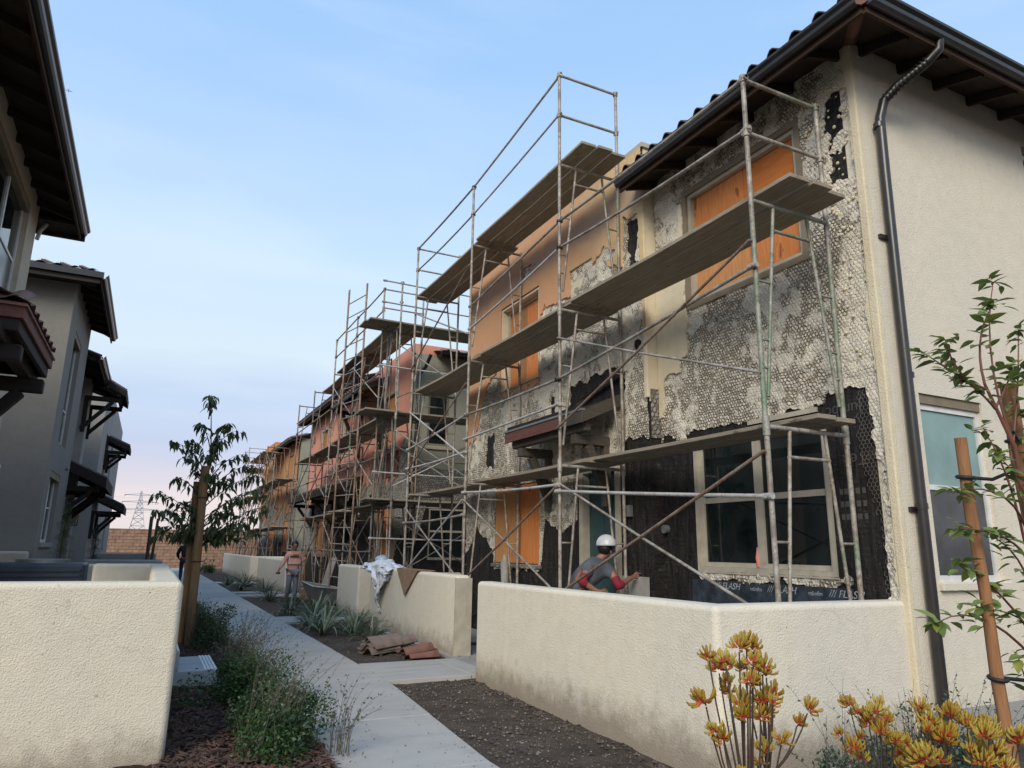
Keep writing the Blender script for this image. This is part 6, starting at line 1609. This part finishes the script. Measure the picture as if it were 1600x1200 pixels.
# brown felt triangle
t = thing('felt_piece', 'brown felt offcut hanging as a triangle over the cream wall', 'felt', (4.2, 12.2, 1.12))
mb = MB(); v = [(4.07, 12.75, 1.135), (4.07, 11.62, 1.135), (4.055, 12.22, .70), (4.30, 12.85, 1.14), (4.34, 11.5, 1.14)]
mb.add(v, [(0, 2, 1), (0, 1, 4, 3)]); o = mb.build('felt', M['card'], t); so = o.modifiers.new('thickness', 'SOLIDIFY'); so.thickness = .008
# hose and debris at the gate
t = thing('hose', 'black corrugated hose curving out of the wall behind the gate', 'hose', (5.2, 11.5, .5))
mb = MB(); mb.tube(bez((5.7, 11.6, .95), (5.5, 11.4, .55), (4.75, 11.3, .35), 12) , .035, 8); mb.build('pipe', M['rubber'], t)
mb = MB(); mb.tube([(5.70, 11.62, .86), (5.7, 11.65, 1.25), (5.68, 11.62, 1.4)], [.07, .08, .02], 8); mb.build('wrapped_end', M['sheet'], t)
# mixing trough and shovel by the woman
t = thing('mortar_trough', 'battered grey metal trough tipped beside the strappy plants', 'trough', (4.25, 19.2, 0))
mb = MB()
A = [(4.02, 19.0, .12), (4.62, 19.0, .08), (4.62, 20.1, .08), (4.02, 20.1, .12)]; B = [(3.85, 18.8, .52), (4.75, 18.8, .42), (4.75, 20.4, .42), (3.85, 20.4, .58)]
mb.add(A + B, [(0, 1, 2, 3), (0, 4, 5, 1), (1, 5, 6, 2), (2, 6, 7, 3), (3, 7, 4, 0)]); o = mb.build('pan', M['grey_metal'], t); so = o.modifiers.new('thickness', 'SOLIDIFY'); so.thickness = .012
mb = MB(); mb.tube(B + [B[0]], .02, 6); mb.build('rim', M['steel_pale'], t)
for yy in (19.0, 20.1):
    mb = MB(); mb.tube([(4.1, yy, .12), (4.0, yy, -.02)], .018, 6); mb.tube([(4.55, yy, .1), (4.6, yy, -.02)], .018, 6); mb.build('leg', M['steel_rust'], t)
t = thing('shovel', 'long handled shovel standing upright at the woman\'s left hand', 'shovel', (4.12, 21.45, 0))
mb = MB(); mb.tube([(4.14, 21.45, .25), (4.10, 21.5, 1.55)], .016, 8); mb.build('handle', M['stake_old'], t)
mb = MB(); mb.add([(4.02, 21.42, .30), (4.26, 21.42, .30), (4.27, 21.40, .08), (4.14, 21.40, -.02), (4.02, 21.40, .08)], [(0, 1, 2, 3, 4)]); o = mb.build('blade', M['steel_rust'], t); so = o.modifiers.new('thickness', 'SOLIDIFY'); so.thickness = .006
# scraps on the patio
r = random.Random(77)
for k in range(9):
    x = r.uniform(4.35, 5.3); y = r.uniform(9.2, 12.0); mb = MB(); s = r.uniform(.02, .05)
    mb.ball((x, y, .02), s, 6, 4, 0, (1, r.uniform(.5, 1.4), .4)); o = mb.build('mortar_lump', M['sheet'])
    setp(o, 'small lump of broken mortar on the patio floor behind the gate', 'rubble', 'mortar lumps on the patio floor')
t = thing('timber_offcut', 'short dark timber offcut lying by the scaffold foot at the gate', 'offcut', (4.8, 10.9, .03)); mb = MB(); mb.beam((4.62, 10.98, .035), (5.0, 10.86, .035), .09, .035); mb.build('block', M['plank_dark'], t)
# boards and sheets leaning in the far patio
for k, (x, y, h, lab) in enumerate(((5.5, 19.3, 1.2, 'ribbed dark board leaning by the foot of the middle scaffold'), (5.6, 24.4, 1.15, 'pale ragged board leaning behind the woman'), (5.5, 28.5, 1.3, 'grey board leaning against the far patio post'))):
    t = thing('leaning_board', lab, 'board', (x, y, 0)); mb = MB(); mb.beam((x - .3, y, 0), (x, y, h), .9, .03, (1, 0, 0)); mb.build('board', M[('plank_dark', 'sheet', 'plank')[k]], t)

# pylons, wires, aeroplane
def pylon(label, x, y, h, hw):
    t = thing('pylon', label, 'pylon', (x, y, 0)); mb = MB(); r_ = .16 * h / 45
    def wd(z): return hw * (1 - z / h) ** 1.15 * .9 + .035 * h * (1 - z / h) + .02 * h
    zs = [0, .2, .36, .49, .6, .69, .77, .84, .9, .95, 1.0]; zs = [z * h for z in zs]
    cs = [[(x + sx * wd(z) * .5, y + sy * wd(z) * .5, z) for sx, sy in ((-1, -1), (1, -1), (1, 1), (-1, 1))] for z in zs]
    for a, b in zip(cs, cs[1:]):
        for k in range(4):
            mb.tube([a[k], b[k]], r_ * 1.3, 3, cap=False); mb.tube([a[k], b[(k + 1) % 4]], r_, 3, cap=False); mb.tube([b[k], a[(k + 1) % 4]], r_, 3, cap=False); mb.tube([b[k], b[(k + 1) % 4]], r_, 3, cap=False)
    mb.build('tower', M['pylon'], t, kind='stuff'); r_ *= 1.6
    for zf, w in ((.93, .27), (.80, .30), (.66, .33)):
        z = zf * h; mb = MB()
        for s in (-1, 1):
            mb.tube([(x, y, z + .025 * h), (x + s * w * h, y, z)], r_, 3); mb.tube([(x, y, z - .01 * h), (x + s * w * h, y, z)], r_, 3); mb.tube([(x + s * w * h, y, z), (x + s * w * h, y, z - .03 * h)], r_ * 1.6, 4)
        mb.build('cross_arm', M['pylon'], t)
    return t
pylon('electricity pylon rising behind the block wall', -9.5, 700, 46, 16)
pylon('smaller, fainter pylon just right of the first', 27, 1150, 52, 18)
t = thing('power_lines', 'thin power lines running left from the pylon', 'power line', (-60, 700, 38))
for zf, w in ((.93, .27), (.80, .30), (.66, .33)):
    for s in (-1, 1):
        x0 = -9.5 + s * w * 46; z0 = zf * 46 - 1.5; mb = MB(); mb.tube([(x0 + (-260 - x0) * k / 12, 700 - 20 * k / 12, z0 - 18 * (k / 12) * (1 - k / 12) - 1 * k / 12) for k in range(13)], .07, 3, cap=False); mb.build('wire', M['pylon'], t)
t = thing('aeroplane', 'tiny aeroplane high in the sky at the upper left', 'aeroplane', (-68.6 * 4, 428.4 * 4, 250 * 4 - 4.5))
c = Vector((-274.4, 1713.6, 994)); mb = MB()
mb.tube([c + Vector((-7, 0, 0)), c + Vector((-5, 0, .4)), c + Vector((5, 0, .2)), c + Vector((7, 0, 0))], [.4, .9, .9, .3], 8); mb.build('fuselage', M['pylon'], t)
for s in (-1, 1):
    mb = MB(); mb.beam(c, c + Vector((-1.5, 7 * s, .6)), 1.5, .2); mb.build('wing', M['pylon'], t)
mb = MB(); mb.beam(c + Vector((-6, 0, 0)), c + Vector((-7.2, 0, 2.6)), .2, 1.4); mb.build('tail_fin', M['pylon'], t)

# ================================================================== PEOPLE
def skin_body(name, nodes, edges, mat, parent, root=0, sub=2):
    """one continuous surface grown over a skeleton; nodes: name -> (xyz, radius or (rx, ry))"""
    keys = list(nodes); ix = {k: i for i, k in enumerate(keys)}; off = wl(parent)
    me = bpy.data.meshes.new(name)
    me.from_pydata([tuple(Vector(nodes[k][0]) - off) for k in keys], [(ix[a], ix[b]) for a, b in edges], [])
    o = link(name, me, mat, parent)
    o.modifiers.new('skin', 'SKIN')
    sv = me.skin_vertices[0].data
    for k in keys:
        r_ = nodes[k][1]; sv[ix[k]].radius = r_ if isinstance(r_, tuple) else (r_, r_); sv[ix[k]].use_root = (ix[k] == root)
    o.modifiers['skin'].use_smooth_shade = True
    s_ = o.modifiers.new('smooth', 'SUBSURF'); s_.levels = sub; s_.render_levels = sub
    return o
def hand(nodes, edges, wrist, palm, fdir, side, s=1.0):
    """palm, four unequal bent fingers and a thumb"""
    w = Vector(nodes[wrist][0]); f = Vector(fdir).normalized(); sd = Vector(side).normalized(); dn = f.cross(sd).normalized()
    nodes[palm] = (w + f * .055 * s, (.026 * s, .020 * s)); edges.append((wrist, palm))
    for k, (o_, l) in enumerate(((-.030, .062), (-.010, .072), (.010, .068), (.029, .052))):
        a = w + f * .085 * s + sd * o_ * s; b_ = a + (f * .8 + dn * .35) * l * .5 * s; c = b_ + (f * .4 + dn * .8) * l * .5 * s
        n = f'{palm}_f{k}'; nodes[n + 'a'] = (a, .0095 * s); nodes[n + 'b'] = (b_, .0085 * s); nodes[n + 'c'] = (c, .007 * s)
        edges += [(palm, n + 'a'), (n + 'a', n + 'b'), (n + 'b', n + 'c')]
    a = w + f * .035 * s - sd * .036 * s; b_ = a + (f * .6 - sd * .5 + dn * .3).normalized() * .035 * s; c = b_ + (f * .8 + dn * .4).normalized() * .025 * s
    n = palm + '_t'; nodes[n + 'a'] = (a, .011 * s); nodes[n + 'b'] = (b_, .009 * s); nodes[n + 'c'] = (c, .0075 * s)
    edges += [(palm, n + 'a'), (n + 'a', n + 'b'), (n + 'b', n + 'c')]
def face(parent, c, fwd, up, s=1.0):
    f = Vector(fwd).normalized(); u = Vector(up).normalized(); sd = f.cross(u).normalized(); c = Vector(c)
    mb = MB(); mb.ball(c + f * .098 * s - u * .018 * s, .017 * s, 8, 6, 0, (.8, .8, 1.3)); mb.build('nose', M['skin'], parent)
    for k in (-1, 1):
        mb = MB(); mb.ball(c + f * .086 * s + sd * .031 * s * k + u * .012 * s, .011 * s, 8, 6); mb.build('eye', M['hair'], parent)
        mb = MB(); mb.ball(c + sd * .078 * s * k - u * .01 * s, .022 * s, 8, 6, 0, (.5, .8, 1.2)); mb.build('ear', M['skin'], parent)
        mb = MB(); mb.beam(c + f * .09 * s + sd * (.031 - .018) * s * k + u * .034 * s, c + f * .085 * s + sd * (.031 + .018) * s * k + u * .032 * s, .01 * s, .006 * s); mb.build('eyebrow', M['hair'], parent)
    mb = MB(); mb.beam(c + f * .09 * s - sd * .022 * s - u * .052 * s, c + f * .09 * s + sd * .022 * s - u * .052 * s, .01 * s, .009 * s); mb.build('mouth', plain('lips', (.20, .07, .06), .6), parent)

# --- walking woman, facing the camera
px, py = 3.82, 21.6
t = thing('person', 'woman in dusty pink sweatshirt and blue grey jeans walking beside the plants', 'person', (px, py, 0))
def W_(x, y, z): return (px + x, py + y, z)
nd = {'pelvis': (W_(0, 0, .86), (.15, .11)), 'belly': (W_(0, -.01, 1.0), (.145, .11)), 'chest': (W_(0, 0, 1.2), (.15, .11)), 'neck0': (W_(0, -.01, 1.345), .065), 'neck': (W_(0, -.03, 1.40), .048),
      'jaw': (W_(0, -.06, 1.455), (.062, .066)), 'head': (W_(0, -.055, 1.52), (.078, .088)), 'crown': (W_(0, -.04, 1.575), (.066, .075)),
      'shl': (W_(-.165, 0, 1.29), .06), 'ell': (W_(-.27, -.02, 1.06), .045), 'wrl': (W_(-.40, -.10, .86), .027), 'shr': (W_(.165, 0, 1.29), .06), 'elr': (W_(.30, -.02, 1.08), .045), 'wrr': (W_(.30, -.16, 1.24), .028),
      'hl': (W_(-.085, 0, .80), .092), 'kl': (W_(-.10, -.08, .46), .064), 'al': (W_(-.10, .06, .09), .04), 'tl': (W_(-.11, -.09, .03), .035),
      'hr': (W_(.085, 0, .80), .092), 'kr': (W_(.09, -.03, .46), .064), 'ar': (W_(.09, -.06, .09), .04), 'tr': (W_(.10, -.20, .03), .035)}
ed = [('pelvis', 'belly'), ('belly', 'chest'), ('chest', 'neck0'), ('neck0', 'neck'), ('neck', 'jaw'), ('jaw', 'head'), ('head', 'crown'), ('chest', 'shl'), ('shl', 'ell'), ('ell', 'wrl'), ('chest', 'shr'), ('shr', 'elr'), ('elr', 'wrr'),
      ('pelvis', 'hl'), ('hl', 'kl'), ('kl', 'al'), ('al', 'tl'), ('pelvis', 'hr'), ('hr', 'kr'), ('kr', 'ar'), ('ar', 'tr')]
hand(nd, ed, 'wrl', 'pl', (-.4, -.3, -1), (0, 1, 0)); hand(nd, ed, 'wrr', 'pr', (-.2, -.2, 1), (1, 0, 0))
skin_body('body', nd, ed, M['skin'], t)
def sub(nd, keys, grow, over=None):
    o = {k: (nd[k][0], tuple(a + grow for a in nd[k][1]) if isinstance(nd[k][1], tuple) else nd[k][1] + grow) for k in keys}
    if over: o.update(over)
    return o
cl = sub(nd, ['pelvis', 'belly', 'chest', 'neck0', 'shl', 'ell', 'shr', 'elr'], .022, {'cl': (W_(-.385, -.09, .885), .040), 'cr': (W_(.30, -.145, 1.21), .040), 'hem': (W_(0, 0, .80), (.165, .13))})
skin_body('sweatshirt', cl, [('belly', 'pelvis'), ('pelvis', 'hem'), ('belly', 'chest'), ('chest', 'neck0'), ('chest', 'shl'), ('shl', 'ell'), ('ell', 'cl'), ('chest', 'shr'), ('shr', 'elr'), ('elr', 'cr')], M['shirt_pink'], t)
tr_ = sub(nd, ['pelvis', 'hl', 'kl', 'hr', 'kr'], .016, {'al': (nd['al'][0], .062), 'ar': (nd['ar'][0], .062)})
skin_body('jeans', tr_, [('pelvis', 'hl'), ('hl', 'kl'), ('kl', 'al'), ('pelvis', 'hr'), ('hr', 'kr'), ('kr', 'ar')], M['jeans'], t)
for a, b_ in (('al', 'tl'), ('ar', 'tr')):
    mb = MB(); p = Vector(nd[a][0]); q = Vector(nd[b_][0]); mb.tube([(p.x, p.y + .05, .05), (p.x, p.y, .055), (q.x, q.y, .045), (q.x, q.y - .05, .03)], [.045, .055, .048, .02], 10); mb.build('shoe', M['boot'], t)
hc = Vector(W_(0, -.05, 1.52))
mb = MB(); mb.ball(hc + Vector((0, .035, .035)), .105, 14, 10, 0, (.95, .95, 1.0)); mb.tube([hc + Vector((0, .08, 0)), hc + Vector((0, .11, -.12)), hc + Vector((0, .1, -.2))], [.06, .045, .02], 8); mb.build('hair', M['hair'], t)
face(t, W_(0, -.06, 1.50), (0, -1, -.25), (0, -.2, 1))
mb = MB()
for k in range(6): mb.box(W_(-.13 + k * .042, -.152, 1.19 + .004 * (k % 2)), W_(-.13 + k * .042 + .030, -.138, 1.235))
mb.build('shirt_print', M['black_cloth'], t)
o_ = MB(); o_.box(W_(-.07, -.151, 1.27), W_(.09, -.139, 1.31)); o_.build('shirt_print', plain('orange_print', (.75, .33, .12), .8), t)
mb = MB(); mb.ball(W_(-.43, -.16, .76), .05, 8, 6, 0, (1.3, .8, .8)); mb.build('glove', M['bark'], t)

# --- worker in the white hard hat, bending towards the wall
wx, wy = 5.20, 8.0
t = thing('person', 'worker in white hard hat, grey shirt and red sleeves bending behind the patio wall', 'person', (wx, wy, 0))
def K_(a, b_, z): return (wx + a, wy + b_, z)
nd = {'pelvis': (K_(-.22, .18, .90), (.15, .12)), 'belly': (K_(-.16, .14, 1.06), (.15, .12)), 'chest': (K_(-.01, .06, 1.24), (.17, .125)), 'neck0': (K_(.08, .0, 1.38), .07), 'neck': (K_(.12, -.03, 1.43), .052),
      'jaw': (K_(.17, -.05, 1.47), (.066, .07)), 'head': (K_(.17, -.06, 1.545), (.08, .09)), 'crown': (K_(.15, -.05, 1.605), (.068, .078)),
      'shl': (K_(-.14, -.10, 1.28), .068), 'ell': (K_(-.27, -.14, 1.12), .05), 'wrl': (K_(-.10, -.22, 1.0), .032), 'shr': (K_(.16, -.12, 1.27), .068), 'elr': (K_(.20, -.27, 1.07), .05), 'wrr': (K_(.42, -.22, 1.16), .032),
      'hl': (K_(-.24, .26, .84), .095), 'kl': (K_(-.12, .25, .47), .066), 'al': (K_(-.24, .28, .09), .042), 'tl': (K_(-.08, .24, .03), .036),
      'hr': (K_(-.20, .10, .84), .095), 'kr': (K_(-.06, .05, .47), .066), 'ar': (K_(-.18, .05, .09), .042), 'tr': (K_(-.02, .02, .03), .036)}
hand(nd, ed2 := [], 'wrl', 'pl', (.8, -.3, 0), (0, .3, 1)); 
ed = [('pelvis', 'belly'), ('belly', 'chest'), ('chest', 'neck0'), ('neck0', 'neck'), ('neck', 'jaw'), ('jaw', 'head'), ('head', 'crown'), ('chest', 'shl'), ('shl', 'ell'), ('ell', 'wrl'), ('chest', 'shr'), ('shr', 'elr'), ('elr', 'wrr'),
      ('pelvis', 'hl'), ('hl', 'kl'), ('kl', 'al'), ('al', 'tl'), ('pelvis', 'hr'), ('hr', 'kr'), ('kr', 'ar'), ('ar', 'tr')] + ed2
hand(nd, ed, 'wrr', 'pr', (.9, .1, .35), (0, .5, .8))
skin_body('body', nd, ed, M['skin'], t)
cl = sub(nd, ['pelvis', 'belly', 'chest', 'neck0', 'shl', 'shr'], .024, {'sl': (K_(-.21, -.12, 1.19), .078), 'sr': (K_(.185, -.20, 1.155), .078)})
skin_body('work_shirt', cl, [('belly', 'pelvis'), ('belly', 'chest'), ('chest', 'neck0'), ('chest', 'shl'), ('shl', 'sl'), ('chest', 'shr'), ('shr', 'sr')], M['shirt_grey'], t)
for s_, e_, w_ in (('shl', 'ell', 'wrl'), ('shr', 'elr', 'wrr')):
    a = Vector(nd[s_][0]); b_ = Vector(nd[e_][0]); c = Vector(nd[w_][0])
    mb = MB(); mb.tube([a.lerp(b_, .55), a.lerp(b_, .8), b_ + Vector((0, 0, -.005)), b_.lerp(c, .12), b_.lerp(c, .3)], [.056, .060, .062, .058, .044], 12); mb.build('red_sleeve', M['sleeve_red'], t)
tr_ = sub(nd, ['pelvis', 'hl', 'kl', 'hr', 'kr'], .014, {'al': (nd['al'][0], .065), 'ar': (nd['ar'][0], .065)})
skin_body('trousers', tr_, [('pelvis', 'hl'), ('hl', 'kl'), ('kl', 'al'), ('pelvis', 'hr'), ('hr', 'kr'), ('kr', 'ar')], M['navy_cloth'], t)
for a, b_ in (('al', 'tl'), ('ar', 'tr')):
    p = Vector(nd[a][0]); q = Vector(nd[b_][0]); d = (q - p).normalized(); mb = MB(); mb.tube([p - d * .05 + Vector((0, 0, -.03)), p + Vector((0, 0, -.03)), q, q + d * .06], [.045, .058, .05, .02], 10); mb.build('boot', M['boot'], t)
hc = Vector(K_(.16, -.055, 1.565))
mb = MB(); n1, n2 = 18, 7
vs = []
for j in range(n2 + 1):
    ph = math.pi / 2 * j / n2
    for i in range(n1): vs.append((hc.x + .125 * math.cos(ph) * math.cos(6.2832 * i / n1), hc.y + .145 * math.cos(ph) * math.sin(6.2832 * i / n1), hc.z + .02 + .125 * math.sin(ph)))
for i in range(n1): vs.append((hc.x + .13 * math.cos(6.2832 * i / n1) + .0, hc.y + .15 * math.sin(6.2832 * i / n1), hc.z + .0))
fs = [(j * n1 + i, j * n1 + (i + 1) % n1, (j + 1) * n1 + (i + 1) % n1, (j + 1) * n1 + i) for j in range(n2) for i in range(n1)]
fs += [((n2 + 1) * n1 + i, (n2 + 1) * n1 + (i + 1) % n1, (i + 1) % n1, i) for i in range(n1)]
mb.add(vs, fs, True); o = mb.build('hard_hat', M['hat_white'], t); so = o.modifiers.new('thickness', 'SOLIDIFY'); so.thickness = .005
mb = MB(); mb.prism([(hc.x + .06, hc.y - .10), (hc.x + .19, hc.y - .08), (hc.x + .20, hc.y + .05), (hc.x + .08, hc.y + .12)], 'Z', hc.z - .004, hc.z + .006); o = mb.build('hat_peak', M['hat_white'], t)
mb = MB(); mb.ball(hc + Vector((-.02, -.0, -.03)), .098, 12, 8, 0, (1, 1.05, .95)); mb.build('hair', M['hair'], t)
face(t, K_(.175, -.055, 1.50), (1, .0, -.25), (.2, 0, 1))
mb = MB(); mb.ball(K_(.225, -.05, 1.435), .038, 10, 7, 0, (.8, 1.1, 1)); mb.build('dust_mask', M['frame_white'], t)
tw = thing('trowel', 'small steel trowel held in the bending worker\'s hand', 'trowel', K_(.50, -.2, 1.2))
mb = MB(); mb.tube([K_(.46, -.21, 1.19), K_(.55, -.2, 1.22)], .012, 8); mb.build('handle', M['stake'], tw)
mb = MB(); mb.prism([(wx + .55, wy - .25), (wx + .66, wy - .22), (wx + .66, wy - .17), (wx + .55, wy - .15)], 'Z', 1.218, 1.222); mb.build('blade', M['steel_pale'], tw)

# --- dark figure beyond the staked tree, seen from behind
mx_, my = 1.50, 34.0
t = thing('person', 'person in dark jacket and navy trousers walking away beyond the staked tree', 'person', (mx_, my, 0))
def D_(a, b_, z): return (mx_ + a, my + b_, z)
nd = {'pelvis': (D_(0, 0, .92), (.15, .11)), 'belly': (D_(-.02, 0, 1.08), (.16, .12)), 'chest': (D_(-.04, .02, 1.28), (.18, .13)), 'neck0': (D_(-.02, .05, 1.45), .07), 'neck': (D_(-.01, .07, 1.50), .055),
      'jaw': (D_(0, .10, 1.54), (.064, .07)), 'head': (D_(0, .10, 1.61), (.08, .09)), 'crown': (D_(0, .09, 1.665), (.066, .075)),
      'shl': (D_(-.20, .02, 1.36), .07), 'ell': (D_(-.30, .04, 1.10), .052), 'wrl': (D_(-.24, .2, .95), .032), 'shr': (D_(.18, .02, 1.36), .07), 'elr': (D_(.24, .04, 1.10), .052), 'wrr': (D_(.2, .22, .98), .032),
      'hl': (D_(-.09, 0, .86), .095), 'kl': (D_(-.10, .06, .48), .068), 'al': (D_(-.10, -.08, .09), .042), 'tl': (D_(-.11, .06, .03), .036),
      'hr': (D_(.09, 0, .86), .095), 'kr': (D_(.10, .12, .48), .068), 'ar': (D_(.10, .10, .09), .042), 'tr': (D_(.11, .24, .03), .036)}
ed = ed[:21]; hand(nd, ed, 'wrl', 'pl', (.3, .6, -.5), (0, .3, 1)); hand(nd, ed, 'wrr', 'pr', (-.3, .6, -.5), (0, .3, 1))
skin_body('body', nd, ed, M['skin'], t)
cl = sub(nd, ['pelvis', 'belly', 'chest', 'neck0', 'shl', 'ell', 'shr', 'elr'], .026, {'cl': (nd['wrl'][0], .045), 'cr': (nd['wrr'][0], .045)})
skin_body('jacket', cl, [('belly', 'pelvis'), ('belly', 'chest'), ('chest', 'neck0'), ('chest', 'shl'), ('shl', 'ell'), ('ell', 'cl'), ('chest', 'shr'), ('shr', 'elr'), ('elr', 'cr')], M['black_cloth'], t)
tr_ = sub(nd, ['pelvis', 'hl', 'kl', 'hr', 'kr'], .014, {'al': (nd['al'][0], .065), 'ar': (nd['ar'][0], .065)})
skin_body('trousers', tr_, [('pelvis', 'hl'), ('hl', 'kl'), ('kl', 'al'), ('pelvis', 'hr'), ('hr', 'kr'), ('kr', 'ar')], M['navy_cloth'], t)
for a, b_ in (('al', 'tl'), ('ar', 'tr')):
    p = Vector(nd[a][0]); q = Vector(nd[b_][0]); d = (q - p).normalized(); mb = MB(); mb.tube([p - d * .05 + Vector((0, 0, -.03)), p + Vector((0, 0, -.03)), q, q + d * .06], [.045, .058, .05, .02], 10); mb.build('shoe', M['boot'], t)
mb = MB(); mb.ball(D_(0, .07, 1.625), .1, 12, 8); mb.build('hair', M['hair'], t)
